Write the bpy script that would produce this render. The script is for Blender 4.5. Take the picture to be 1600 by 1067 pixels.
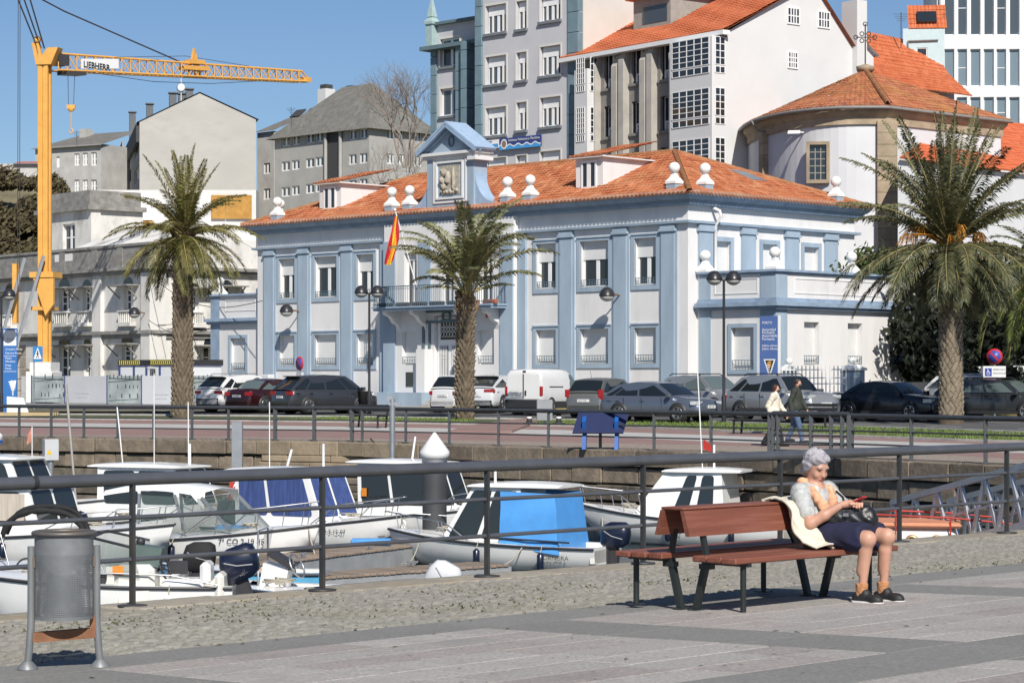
import bpy, math, random
import numpy as np
from mathutils import Vector, Matrix
R = math.radians
random.seed(7)
S = bpy.context.scene
COL = S.collection
for o in list(bpy.data.objects): bpy.data.objects.remove(o)

# ------------------------------------------------------------------ camera
CH, FPX, HZ = 1.775, 3600.0, 595.0
cd = bpy.data.cameras.new('camera'); cam = bpy.data.objects.new('camera', cd); COL.objects.link(cam)
cam.location = (0, 0, CH); cam.rotation_euler = (R(90), 0, 0)
cd.sensor_width = 36; cd.lens = FPX/1600*36; cd.shift_y = (HZ-533.5)/1600
cd.clip_start = .1; cd.clip_end = 6000
S.camera = cam
# ------------------------------------------------------------------ light
SUN_AZ, SUN_EL = R(282), R(40)
sd = Vector((math.cos(SUN_AZ)*math.cos(SUN_EL), math.sin(SUN_AZ)*math.cos(SUN_EL), math.sin(SUN_EL)))
w = bpy.data.worlds.new('World'); S.world = w; w.use_nodes = True
nt = w.node_tree; bg = nt.nodes['Background']
sk = nt.nodes.new('ShaderNodeTexSky'); sk.sky_type = 'NISHITA'; sk.sun_disc = False
sk.sun_elevation = SUN_EL; sk.sun_rotation = math.atan2(sd.x, sd.y)
sk.air_density = 1.0; sk.dust_density = 1.0; sk.ozone_density = 5.6; sk.altitude = 1200
nt.links.new(sk.outputs[0], bg.inputs[0]); bg.inputs[1].default_value = .077
sl = bpy.data.lights.new('sun', 'SUN'); sl.energy = 4.9; sl.angle = R(.55); sl.color = (1, .95, .87)
so = bpy.data.objects.new('sun', sl); COL.objects.link(so); so.rotation_euler = sd.to_track_quat('Z', 'Y').to_euler()
so.location = (30, -30, 60)
S.view_settings.view_transform = 'Standard'; S.view_settings.look = 'None'
S.view_settings.exposure = 0.2; S.view_settings.gamma = 1.0; S.view_settings.use_curve_mapping = False
S.cycles.max_bounces = 6; S.cycles.transparent_max_bounces = 12

# ------------------------------------------------------------------ materials
MATS = {}
def lin(c):
    return tuple((x/255/12.92 if x/255 <= .04045 else ((x/255+.055)/1.055)**2.4) for x in c)
class NT:
    def __init__(s, m): s.t = m.node_tree; s.n = s.t.nodes; s.b = s.n['Principled BSDF']
    def new(s, t, **k):
        x = s.n.new(t)
        for a, v in k.items(): setattr(x, a, v)
        return x
    def l(s, a, b): s.t.links.new(a, b)
    def ramp(s, fac, stops, interp='LINEAR'):
        r = s.new('ShaderNodeValToRGB'); e = r.color_ramp; e.interpolation = interp
        while len(e.elements) < len(stops): e.elements.new(.5)
        for el, (p, c) in zip(e.elements, stops): el.position = p; el.color = (*c[:3], 1)
        s.l(fac, r.inputs[0]); return r.outputs[0]
    def coord(s, sc=(1, 1, 1), kind='Object'):
        tc = s.new('ShaderNodeTexCoord'); mp = s.new('ShaderNodeMapping'); mp.inputs['Scale'].default_value = sc
        s.l(tc.outputs[kind], mp.inputs[0]); return mp.outputs[0]
    def noise(s, v, scale, detail=4, rough=.55):
        n = s.new('ShaderNodeTexNoise'); n.inputs['Scale'].default_value = scale; n.inputs['Detail'].default_value = detail
        n.inputs['Roughness'].default_value = rough; s.l(v, n.inputs[0]); return n.outputs[0]
    def mix(s, f, a, b, mode='MIX'):
        m = s.new('ShaderNodeMix', data_type='RGBA', blend_type=mode)
        for i, v in ((0, f), (6, a), (7, b)):
            if hasattr(v, 'links') or hasattr(v, 'is_linked'): s.l(v, m.inputs[i])
            else: m.inputs[i].default_value = v if i == 0 else (*v[:3], 1)
        return m.outputs[2]
    def bump(s, h, st, dist=.02):
        b = s.new('ShaderNodeBump'); b.inputs['Strength'].default_value = st; b.inputs['Distance'].default_value = dist
        s.l(h, b.inputs['Height']); s.l(b.outputs[0], s.b.inputs['Normal'])
    def math(s, op, a, b=None):
        m = s.new('ShaderNodeMath', operation=op)
        for i, v in ((0, a), (1, b)):
            if v is None: continue
            if hasattr(v, 'is_linked'): s.l(v, m.inputs[i])
            else: m.inputs[i].default_value = v
        return m.outputs[0]
    def rnd(s): return s.new('ShaderNodeObjectInfo').outputs['Random']
def mul(c, k): return tuple(min(1, x*k) for x in c[:3])
def mat(name, col, rough=.6, metal=0, var=.12, scale=3, bump=0, bscale=40, rnd=0, stain=None, sscale=1.2, samt=.5, coat=0, stretch=(1, 1, 1), spec=.5):
    """plain procedural surface: noise-varied colour, optional relief, stains and per-piece variation"""
    if name in MATS: return MATS[name]
    m = bpy.data.materials.new(name); m.use_nodes = True; n = NT(m); b = n.b
    b.inputs['Roughness'].default_value = rough; b.inputs['Metallic'].default_value = metal
    b.inputs['Specular IOR Level'].default_value = spec
    if coat: b.inputs['Coat Weight'].default_value = coat; b.inputs['Coat Roughness'].default_value = .06
    v = n.coord(stretch)
    c = None
    if var: c = n.ramp(n.noise(v, scale, 5), [(.3, mul(col, 1-var)), (.7, mul(col, 1+var*.7))])
    if stain:
        f = n.ramp(n.noise(v, sscale, 7, .68), [(.5, (0, 0, 0)), (.72, (samt,)*3)])
        c = n.mix(f, c if c else col, stain)
    if rnd:
        k = n.ramp(n.rnd(), [(0, (1-rnd,)*3), (1, (1+rnd*.5,)*3)])
        c = n.mix(1.0, c if c else col, k, 'MULTIPLY')
    if c: n.l(c, b.inputs['Base Color'])
    else: b.inputs['Base Color'].default_value = (*col[:3], 1)
    if bump: n.bump(n.noise(v, bscale, 5, .6), bump)
    MATS[name] = m; return m
def glass(name, tint=(.02, .025, .03), rough=.04, alpha=1.0):
    if name in MATS: return MATS[name]
    m = mat(name, tint, rough, var=0, spec=.8)
    m.node_tree.nodes['Principled BSDF'].inputs['IOR'].default_value = 1.5
    if alpha < 1: m.node_tree.nodes['Principled BSDF'].inputs['Alpha'].default_value = alpha
    return m
def newmat(name):
    m = bpy.data.materials.new(name); m.use_nodes = True; MATS[name] = m; return m, NT(m)

# ------------------------------------------------------------------ mesh builder
class MB:
    def __init__(s, M=None): s.v = []; s.f = []; s.mi = []; s.sm = []; s.M = M; s.k = 0
    def add(s, vs, fs, smooth=False):
        o = len(s.v)
        if s.M is not None: vs = [tuple(s.M @ Vector(v)) for v in vs]
        s.v.extend(tuple(v) for v in vs)
        for f in fs: s.f.append([i+o for i in f]); s.mi.append(s.k); s.sm.append(smooth)
        return s
    def slot(s, k): s.k = k; return s
    def box(s, x0, x1, y0, y1, z0, z1, c=0):
        if x0 > x1: x0, x1 = x1, x0
        if y0 > y1: y0, y1 = y1, y0
        if z0 > z1: z0, z1 = z1, z0
        if not c:
            return s.add([(x0,y0,z0),(x1,y0,z0),(x1,y1,z0),(x0,y1,z0),(x0,y0,z1),(x1,y0,z1),(x1,y1,z1),(x0,y1,z1)],
                [(0,3,2,1),(4,5,6,7),(0,1,5,4),(1,2,6,5),(2,3,7,6),(3,0,4,7)])
        c = min(c, (x1-x0)*.45, (y1-y0)*.45, (z1-z0)*.45)
        vs = []; idx = {}
        for i, X in enumerate((x0, x1)):
            for j, Y in enumerate((y0, y1)):
                for k, Z in enumerate((z0, z1)):
                    sx, sy, sz = (c if i == 0 else -c), (c if j == 0 else -c), (c if k == 0 else -c)
                    for a, p in enumerate(((X, Y+sy, Z+sz), (X+sx, Y, Z+sz), (X+sx, Y+sy, Z))):
                        idx[i,j,k,a] = len(vs); vs.append(p)
        g = lambda *t: idx[t]
        fs = [(g(0,0,0,0),g(0,0,1,0),g(0,1,1,0),g(0,1,0,0)),(g(1,0,0,0),g(1,1,0,0),g(1,1,1,0),g(1,0,1,0)),
              (g(0,0,0,1),g(1,0,0,1),g(1,0,1,1),g(0,0,1,1)),(g(0,1,0,1),g(0,1,1,1),g(1,1,1,1),g(1,1,0,1)),
              (g(0,0,0,2),g(0,1,0,2),g(1,1,0,2),g(1,0,0,2)),(g(0,0,1,2),g(1,0,1,2),g(1,1,1,2),g(0,1,1,2))]
        for j in (0, 1):
            for k in (0, 1): fs.append((g(0,j,k,1),g(1,j,k,1),g(1,j,k,2),g(0,j,k,2)))
        for i in (0, 1):
            for k in (0, 1): fs.append((g(i,0,k,0),g(i,1,k,0),g(i,1,k,2),g(i,0,k,2)))
            for j in (0, 1): fs.append((g(i,j,0,0),g(i,j,1,0),g(i,j,1,1),g(i,j,0,1)))
        for i in (0, 1):
            for j in (0, 1):
                for k in (0, 1): fs.append((g(i,j,k,0),g(i,j,k,1),g(i,j,k,2)))
        return s.add(vs, fs)
    def obox(s, c, ax, ay, az):      # box from centre and three half-axis vectors
        c, ax, ay, az = map(Vector, (c, ax, ay, az))
        vs = [c+i*ax+j*ay+k*az for k in (-1, 1) for i, j in ((-1,-1),(1,-1),(1,1),(-1,1))]
        return s.add(vs, [(0,3,2,1),(4,5,6,7),(0,1,5,4),(1,2,6,5),(2,3,7,6),(3,0,4,7)])
    def bar(s, p, q, w, h=None, up=(0, 0, 1)):   # rectangular bar between two points
        p, q = Vector(p), Vector(q); h = h or w; d = q-p
        if d.length < 1e-6: return s
        up = Vector(up); a = d.cross(up)
        if a.length < 1e-4: a = d.cross(Vector((1, 0, 0)))
        a.normalize(); b = a.cross(d).normalized()
        return s.obox((p+q)/2, a*w/2, d/2, b*h/2)
    def tube(s, pts, r, n=8, cap=True, closed=False):
        pts = [Vector(p) for p in pts]; rs = r if isinstance(r, (list, tuple)) else [r]*len(pts)
        vs = []; fs = []; N = len(pts); prev = None
        for i, p in enumerate(pts):
            t = (pts[(i+1) % N]-pts[i-1]) if closed else (pts[min(i+1, N-1)]-pts[max(i-1, 0)])
            if t.length < 1e-9: t = Vector((0, 0, 1))
            t.normalize()
            if prev is None:
                a = t.cross(Vector((0, 0, 1)))
                if a.length < .05: a = t.cross(Vector((0, 1, 0)))
            else: a = prev-t*prev.dot(t)
            a.normalize(); b = t.cross(a); prev = a
            for j in range(n):
                an = 2*math.pi*j/n; vs.append(p+(a*math.cos(an)+b*math.sin(an))*rs[i])
        for i in range(N if closed else N-1):
            i2 = (i+1) % N
            for j in range(n): fs.append((i*n+j, i*n+(j+1) % n, i2*n+(j+1) % n, i2*n+j))
        s.add(vs, fs, True)
        if cap and not closed: s.add(vs[:n], [tuple(range(n-1, -1, -1))]); s.add(vs[-n:], [tuple(range(n))])
        return s
    def cyl(s, p, q, r, r2=None, n=12): return s.tube([p, q], [r, r if r2 is None else r2], n)
    def lathe(s, prof, n=16, c=(0, 0, 0), smooth=True, axis='z'):
        vs = []; fs = []
        for r, z in prof:
            for j in range(n):
                a = 2*math.pi*j/n; x, y = r*math.cos(a), r*math.sin(a)
                p = (x, y, z) if axis == 'z' else ((z, x, y) if axis == 'x' else (y, z, x))
                vs.append((c[0]+p[0], c[1]+p[1], c[2]+p[2]))
        for i in range(len(prof)-1):
            for j in range(n): fs.append((i*n+j, i*n+(j+1) % n, (i+1)*n+(j+1) % n, (i+1)*n+j))
        fs.append(tuple(range(n-1, -1, -1))); fs.append(tuple(range((len(prof)-1)*n, len(prof)*n)))
        return s.add(vs, fs, smooth)
    def ball(s, c, r, n=14, m=9, sq=(1, 1, 1)):
        pr = [(max(1e-4, math.sin(math.pi*i/m)), -math.cos(math.pi*i/m)) for i in range(m+1)]
        vs = []; fs = []
        for a, z in pr:
            for j in range(n):
                t = 2*math.pi*j/n; vs.append((c[0]+r*sq[0]*a*math.cos(t), c[1]+r*sq[1]*a*math.sin(t), c[2]+r*sq[2]*z))
        for i in range(m):
            for j in range(n): fs.append((i*n+j, i*n+(j+1) % n, (i+1)*n+(j+1) % n, (i+1)*n+j))
        return s.add(vs, fs, True)
    def prism(s, poly, h0, h1, axis='z', smooth=False):   # polygon (a,b) extruded along axis
        def P(a, b, h): return (a, b, h) if axis == 'z' else ((h, a, b) if axis == 'x' else (a, h, b))
        n = len(poly); vs = [P(a, b, h0) for a, b in poly]+[P(a, b, h1) for a, b in poly]
        fs = [(i, (i+1) % n, n+(i+1) % n, n+i) for i in range(n)]
        s.add(vs, fs, smooth); return s.add(vs, [tuple(range(n-1, -1, -1)), tuple(range(n, 2*n))])
    def loft(s, secs, close=False, cap=True, smooth=True):  # sections: equal-length point lists (open unless close)
        n = len(secs[0]); vs = [p for q in secs for p in q]; fs = []
        for i in range(len(secs)-1):
            for j in range(n if close else n-1):
                k = (j+1) % n; fs.append((i*n+j, i*n+k, (i+1)*n+k, (i+1)*n+j))
        s.add(vs, fs, smooth)
        if cap:
            s.add(secs[0], [tuple(range(n-1, -1, -1))]); s.add(secs[-1], [tuple(range(n))])
        return s
    def quad(s, *p): return s.add(p, [tuple(range(len(p)))])
    def mesh(s, name, mats):
        me = bpy.data.meshes.new(name); me.from_pydata(s.v, [], s.f)
        for m in (mats if isinstance(mats, (list, tuple)) else [mats]): me.materials.append(m)
        me.polygons.foreach_set('material_index', s.mi); me.polygons.foreach_set('use_smooth', s.sm); me.update()
        return me
    def build(s, name, mats, parent=None, **k): return link(name, s.mesh(name, mats), parent, **k)
def link(name, me, parent=None, loc=(0, 0, 0), rot=(0, 0, 0), scale=None):
    o = bpy.data.objects.new(name, me); COL.objects.link(o); o.parent = parent; o.location = loc; o.rotation_euler = rot
    if scale: o.scale = scale if isinstance(scale, (tuple, list)) else (scale,)*3
    return o
def thing(name, label, cat, loc=(0, 0, 0), rz=0, group=None):
    o = bpy.data.objects.new(name, None); COL.objects.link(o); o.location = loc; o.rotation_euler = (0, 0, rz); o.empty_display_size = .3
    return tag(o, label, cat, group)
def tag(o, label, cat, group=None):
    o['label'] = label; o['category'] = cat
    if group: o['group'] = group
    return o
def struct(o, kind='structure'): o['kind'] = kind; return o
def dup(root, loc, rz, label, group=None):
    def cp(a, par):
        c = a.copy(); COL.objects.link(c); c.parent = par
        for ch in a.children: cp(ch, c)
        return c
    r = cp(root, None); r.location = loc; r.rotation_euler = (0, 0, rz); r['label'] = label
    if group: r['group'] = group
    return r
TS = bpy.data.scenes.new('lettering')
def text(body, parent, m, h, M, name='lettering', align='LEFT', ext=.002, bold=0):
    c = bpy.data.curves.new(name, 'FONT'); c.body = body; c.size = h; c.align_x = align; c.extrude = ext; c.offset = bold; c.resolution_u = 2
    t = bpy.data.objects.new(name, c); TS.collection.objects.link(t); vl = TS.view_layers[0]; vl.update()
    me = bpy.data.meshes.new_from_object(t.evaluated_get(vl.depsgraph))
    bpy.data.objects.remove(t); me.materials.clear(); me.materials.append(m)
    o = link(name, me, parent); o.matrix_local = M; return o
# ------------------------------------------------------------------ layout helpers
def P(px, py, d): return Vector(((px-800)/FPX*d, d, CH-(py-HZ)/FPX*d))
class Fr:   # a ground frame standing at image column px, d metres off: where its planes meet the sight lines
    def __init__(s, px, d, ang=-45):
        a = R(ang); s.ang = a; s.ox = (px-800)/FPX*d; s.oy = d; s.e = (math.cos(a), math.sin(a)); s.n = (-math.sin(a), math.cos(a))
    def X(s, px, Y=0):
        r = (px-800)/FPX; return (r*(s.oy+Y*s.n[1])-s.ox-Y*s.n[0])/(s.e[0]-r*s.e[1])
    def Y(s, px, X=0):
        r = (px-800)/FPX; return (r*(s.oy+X*s.e[1])-s.ox-X*s.e[0])/(s.n[0]-r*s.n[1])
    def d(s, X, Y): return s.oy+X*s.e[1]+Y*s.n[1]
    def Z(s, py, X=0, Y=0): return CH-(py-HZ)/FPX*s.d(X, Y)
    def W(s, X, Y, z=0): return Vector((s.ox+X*s.e[0]+Y*s.n[0], s.oy+X*s.e[1]+Y*s.n[1], z))
E1 = Vector((.70711, .70711, 0)); E2 = Vector((.70711, -.70711, 0))
SLOPE = .034
def near(a, b, z=0): return E1*a+E2*b+Vector((0, 0, SLOPE*(b+15)+z))      # near quay: a along the edge, b away from the water
QP = [(-70, 101), (-17.5, 73.5), (-5, 67), (4.9, 57), (11.0, 47.3), (21, 32), (33, 10)]
def qdist(x, y):
    best = 1e9
    for (x0, y0), (x1, y1) in zip(QP, QP[1:]):
        dx, dy = x1-x0, y1-y0; t = max(0, min(1, ((x-x0)*dx+(y-y0)*dy)/(dx*dx+dy*dy)))
        best = min(best, math.hypot(x-x0-t*dx, y-y0-t*dy))
    return best
def zf(x, y): return .0145*min(qdist(x, y), 40)
def FG(px, py):                     # point of the far ground seen at a pixel
    lo, hi = 40., 160.
    for _ in range(40):
        d = (lo+hi)/2; p = P(px, py, d)
        if p.z > zf(p.x, p.y): lo = d
        else: hi = d
    return p
def far(px, d): x = (px-800)/FPX*d; return Vector((x, d, zf(x, d)))
# ================================================================== ground, water, quays
WATER = -2.1
struct(MB().box(-3000, 3000, -1500, 5000, -6.2, -6).build('ground', mat('seabed', (.06, .06, .05), .9)))
m, n = newmat('water'); b = n.b
b.inputs['Base Color'].default_value = (.015, .03, .032, 1); b.inputs['Roughness'].default_value = .06; b.inputs['Specular IOR Level'].default_value = .6
v = n.coord((1, 1, 1)); n.bump(n.noise(v, 2.2, 4, .6), .35, .08)
struct(MB().box(-150, 60, -20, 120, WATER-.3, WATER).build('water', m))

# ---- near quay plaza
m_dark = mat('band_concrete', (.225, .22, .205), .85, var=.3, scale=40, bump=.5, bscale=90, rnd=.08, stain=(.17, .165, .155), sscale=1.5)
m_light = mat('panel_stone', (.44, .412, .385), .88, var=.34, scale=45, bump=.8, bscale=110, rnd=.12, stain=(.29, .272, .255), sscale=2.2, samt=.55)
m_lightb = mat('panel_stone_rosy', (.44, .395, .365), .88, var=.34, scale=40, bump=.8, bscale=110, rnd=.14, stain=(.25, .225, .21), sscale=2.0, samt=.5)
m_cop = mat('coping_stone', (.33, .295, .235), .9, var=.22, scale=8, bump=.6, bscale=60, rnd=.12, stain=(.34, .22, .1), sscale=1.3, samt=.55)
m_set = mat('sett_stone', (.265, .255, .22), .9, var=.25, scale=9, bump=.5, bscale=70, rnd=.12, stain=(.2, .22, .13), sscale=.5, samt=.35)
m_mort = mat('sett_joint', (.085, .078, .055), .95, var=.3, scale=4, bump=.6, bscale=60, stain=(.12, .17, .03), sscale=.7, samt=.9)
m_asph = mat('plaza_base', (.16, .16, .155), .9)
NQ = Matrix(((E1.x, E2.x, 0, 0), (E1.y, E2.y, 0, 0), (0, SLOPE, 1, SLOPE*15), (0, 0, 0, 1)))  # (a,b,z) -> world
NQ = NQ @ Matrix.Scale(1, 4)
plaza = struct(MB(NQ).box(-60, 90, -11.58, 60, -.6, -.03).build('plaza', m_asph))
cob = struct(MB(NQ).box(-60, 90, -14.62, -11.58, -.6, -.022).build('sett_strip', m_mort))
wall = struct(MB(NQ).box(-60, 90, -15.27, -14.62, -4, -.06).build('quay_edge', mat('quay_core', (.2, .18, .15), .9)))
def piece(par, name, a0, a1, b0, b1, z0, z1, m, c=.006, jit=0):
    o = MB(NQ).box(a0, a1, b0, b1, z0, z1+random.uniform(-jit, jit), c).build(name, m, par)
    return o
a = 4.
while a < 32:
    L = random.uniform(.9, 1.6); piece(wall, 'coping_stone', a, a+L-.015, -15.32, -14.63, -.35, .0, m_cop, .02, .008); a += L
# dark bands, big cast slabs
def band(a0, a1, b0, b1, na, nb):
    for i in range(na):
        for j in range(nb):
            piece(plaza, 'band_slab', a0+(a1-a0)*i/na+.003, a0+(a1-a0)*(i+1)/na-.003, b0+(b1-b0)*j/nb+.003, b0+(b1-b0)*(j+1)/nb-.003, -.06, 0, m_dark, .003, .001)
PA = [(-.2, 3.0), (3.75, 6.85), (7.6, 10.65), (11.42, 14.6), (15.4, 18.5), (19.3, 22.4), (23.2, 26.3)]
PB = [(-10.91, -7.66), (-6.9, -3.65), (-2.9, .4)]
band(0, 27, -11.575, -10.915, 20, 1)
for (b0, b1), (c0, c1) in zip(PB, PB[1:]): band(2, 26, b1+.004, c0-.004, 18, 1)
for (a0, a1), (c0, c1) in zip(PA, PA[1:]):
    for b0, b1 in PB[:2]: band(a1+.004, c0-.004, b0, b1, 1, 3)
for a0, a1 in PA[1:]:
    for b0, b1 in PB:
        if b0 > -3 and a0 > 8: continue
        nb = 8
        for j in range(nb):
            off = random.uniform(0, .5); cuts = [a0]+[a0+off+k for k in (.55, 1.6, 2.5) if a0+off+k < a1-.2]+[a1]
            for s0, s1 in zip(cuts, cuts[1:]):
                piece(plaza, 'paving_slab', s0+.003, s1-.003, b0+(b1-b0)*j/nb+.005, b0+(b1-b0)*(j+1)/nb-.005, -.06, 0, random.choice([m_light, m_light, m_lightb]), .004, .0015)
# setts: uneven little stones, the nearest as pieces, the rest one mass
def sett(mb, a, b, la, lb):
    h = random.uniform(-.007, .006); t = [random.uniform(-.006, .006) for _ in range(4)]
    g = .013; x0, x1, y0, y1 = a+g*random.uniform(.3, 1.4), a+la-g*random.uniform(.3, 1.4), b+g*random.uniform(.3, 1.4), b+lb-g*random.uniform(.3, 1.4)
    c = .016
    vs = [(x0, y0, -.04), (x1, y0, -.04), (x1, y1, -.04), (x0, y1, -.04), (x0, y0, h-.018+t[0]), (x1, y0, h-.018+t[1]), (x1, y1, h-.018+t[2]), (x0, y1, h-.018+t[3]),
          (x0+c, y0+c, h+t[0]), (x1-c, y0+c, h+t[1]), (x1-c, y1-c, h+t[2]), (x0+c, y1-c, h+t[3])]
    mb.add(vs, [(0,1,5,4),(1,2,6,5),(2,3,7,6),(3,0,4,7),(4,5,9,8),(5,6,10,9),(6,7,11,10),(7,4,8,11),(8,9,10,11)])
rest = MB(NQ); cand = []
bb = -14.6
while bb < -11.62:
    lb = min(random.uniform(.09, .115), -11.59-bb); a = 4.5+random.uniform(0, .1)
    if lb < .05: break
    while a < 27:
        la = random.uniform(.09, .16); cand.append((a, bb, la, lb)); a += la
    bb += lb
def seen(c):
    p = near(c[0], c[1]); px = 800+FPX*p.x/p.y; return 120 < px < 1600
vis = sorted([c for c in cand if seen(c)], key=lambda c: near(c[0], c[1]).y)
head = set(vis[:280])
for c in cand:
    if c in head: q = MB(NQ); sett(q, *c); q.build('sett', m_set, cob)
    else: sett(rest, *c)
m_set2, n = newmat('sett_mass'); v = n.coord()
vo = n.new('ShaderNodeTexVoronoi'); vo.inputs['Scale'].default_value = 8.5; n.l(v, vo.inputs[0])
cc = n.ramp(vo.outputs['Color'], [(.1, (.205, .193, .168)), (.9, (.27, .254, .222))])
f = n.ramp(n.noise(v, .55, 6, .7), [(.5, (0, 0, 0)), (.7, (.5, .5, .5))])
n.l(n.mix(f, cc, (.2, .19, .13)), n.b.inputs['Base Color']); n.b.inputs['Roughness'].default_value = .9; n.bump(n.noise(v, 70, 5), .5)
struct(rest.build('sett_mass', m_set2, cob), 'stuff')
# tufts of grass in the joints
tuft = MB(NQ); random.seed(3)
for k in range(1000):
    cl = random.choice([(9.5, -13.8), (10.5, -13.4), (12.2, -12.6), (13.5, -13.6), (19, -11.7), (17, -12), (21.5, -11.7), (6.6, -11.2), (11.3, -14.4), (14.8, -13)])
    a = cl[0]+random.gauss(0, .55); b = min(-11.6, cl[1]+random.gauss(0, .3))
    if cl[0] == 6.6: b = -11.15+random.gauss(0, .06); a = 6.62+random.gauss(0, .13)
    h = random.uniform(.004, .014)*(4 if cl[0] == 6.6 else 1); dx, dy = random.uniform(-.02, .02), random.uniform(-.02, .02)
    tuft.add([(a-.014, b, -.008), (a+.014, b+.006, -.008), (a+dx, b+dy, h)], [(0, 1, 2)])
m_gr = mat('joint_grass', (.075, .085, .03), .8, var=.4, scale=6)
struct(tag(tuft.build('joint_grass', m_gr), 'sparse moss and grass tufts between the grey setts', 'grass'), 'stuff')

# ---- far quay: strips that follow the quay line
def offs(q):
    out = []
    for i, (x, y) in enumerate(QP):
        ns = []
        for j in (i-1, i):
            if 0 <= j < len(QP)-1:
                dx, dy = QP[j+1][0]-QP[j][0], QP[j+1][1]-QP[j][1]; L = math.hypot(dx, dy); ns.append((-dy/L, dx/L))
        nx, ny = sum(a for a, _ in ns)/len(ns), sum(b for _, b in ns)/len(ns); k = 1/(nx*nx+ny*ny)
        qq = q[i] if isinstance(q, (list, tuple)) else q
        out.append((x+nx*k*qq, y+ny*k*qq, .0145*min(qq, 40)))
    return out
def strip(name, q0, q1, m, dz=0, thick=.3):
    mb = MB(); A, B = offs(q0), offs(q1)
    def sub(L):
        o = []
        for p, q in zip(L, L[1:]):
            for k in range(6): o.append(tuple(p[i]+(q[i]-p[i])*k/6 for i in range(3)))
        return o+[L[-1]]
    A, B = sub(A), sub(B); n_ = len(A)
    vs = [(x, y, z+dz) for x, y, z in A]+[(x, y, z+dz) for x, y, z in B]+[(x, y, z+dz-thick) for x, y, z in A]+[(x, y, z+dz-thick) for x, y, z in B]
    fs = []
    for i in range(n_-1): fs += [(i, i+1, n_+i+1, n_+i), (2*n_+i, 2*n_+i+1, i+1, i), (n_+i, n_+i+1, 3*n_+i+1, 3*n_+i)]
    return struct(mb.add(vs, fs).build(name, m))
m_red = mat('red_path', (.25, .16, .142), .9, var=.15, scale=1.5, bump=.3, bscale=60, stain=(.22, .14, .12), sscale=.8)
m_brn = mat('quay_setts_far', (.28, .23, .19), .95, var=.3, scale=9, bump=.5, bscale=30, stain=(.17, .15, .12))
m_gry = mat('grey_path', (.42, .41, .39), .9, var=.15, scale=2, bump=.2, bscale=60)
m_road = mat('asphalt', (.085, .085, .088), .9, var=.25, scale=3, bump=.3, bscale=90, stain=(.12, .12, .12), sscale=.4)
m_pave = mat('pavement', (.33, .325, .31), .9, var=.15, scale=3, bump=.2, bscale=60)
m_kerb = mat('kerb', (.42, .4, .37), .9, var=.2, scale=4)
q0 = [.6]*7; q1 = [2.2, 2.2, 2.4, 4.0, 1.6, 1.5, 1.5]; q2 = [9, 9, 8, 4.6, 5, 5, 5]; q3 = [12.5, 12.5, 11, 8, 9, 9, 9]; q4 = [16.3, 16.3, 14, 9.2, 10.5, 10.5, 10.5]
q5 = [22, 22, 20, 15, 22, 23, 23]; q6 = [34, 34, 36, 27.5, 34, 34, 34]; q7 = [140]*7
strip('quay_paving', q0, q1, m_brn); strip('red_path', q1, q2, m_red); strip('promenade_path', q2, q3, m_gry); strip('red_path', q3, q4, m_red)
kq = [x+.15 for x in q4]; strip('grass_kerb', q4, kq, m_kerb, .06)
gq = [x-.15 for x in q5]
verge = strip('grass_verge', kq, gq, mat('verge_soil', (.075, .09, .03), .95, var=.4, scale=3))
strip('road_kerb', gq, q5, m_kerb, .06); strip('road', q5, q6, m_road, -.06)
sq = [x+.25 for x in q6]; strip('pavement_kerb', q6, sq, mat('kerb_yellow', (.62, .46, .09), .8, var=.2, scale=4), .08)
strip('pavement', sq, q7, m_pave, .06)
# grass blades on the verge
random.seed(11); gm = MB()
ko, go = offs(kq), offs(gq)
for _ in range(26000):
    i = random.choice([1, 1, 2, 2, 3, 3, 3, 4]); t = random.random(); s_ = random.random()
    A = [ko[i][k]+(ko[i+1][k]-ko[i][k])*t for k in range(3)]; B = [go[i][k]+(go[i+1][k]-go[i][k])*t for k in range(3)]
    p = [A[k]+(B[k]-A[k])*s_ for k in range(3)]
    pp = 800+FPX*p[0]/p[1]
    if 742-(p[1]-75)*0 < pp < 835: continue
    h = random.uniform(.03, .1); w_ = .02; an = random.uniform(0, 3.14); dx, dy = w_*math.cos(an), w_*math.sin(an)
    gm.add([(p[0]-dx, p[1]-dy, p[2]-.01), (p[0]+dx, p[1]+dy, p[2]-.01), (p[0]+random.uniform(-.04, .04), p[1]+random.uniform(-.04, .04), p[2]+h)], [(0, 1, 2)])
m_gb, n = newmat('grass_blade'); v = n.coord()
n.l(n.ramp(n.noise(v, .8, 5, .6), [(.3, (.085, .135, .025)), (.55, (.13, .19, .035)), (.75, (.2, .2, .07))]), n.b.inputs['Base Color']); n.b.inputs['Roughness'].default_value = .7
struct(gm.build('grass_blades', m_gb, verge), 'stuff')
# red crossing path through the verge
def patch(name, pts, m, dz): 
    q = MB(); vs = [(x, y, zf(x, y)+dz) for x, y in pts]
    n_ = len(vs); vs += [(x, y, z-.2) for x, y, z in vs]
    return struct(q.add(vs, [tuple(range(n_))]+[(i, (i+1) % n_, n_+(i+1) % n_, n_+i) for i in range(n_)]).build(name, m))
c0 = [FG(p, y) for p, y in ((700, 676), (800, 676), (842, 660), (826, 655), (740, 666))]
patch('crossing_path', [(p.x, p.y) for p in c0], m_red, .07)
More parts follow.
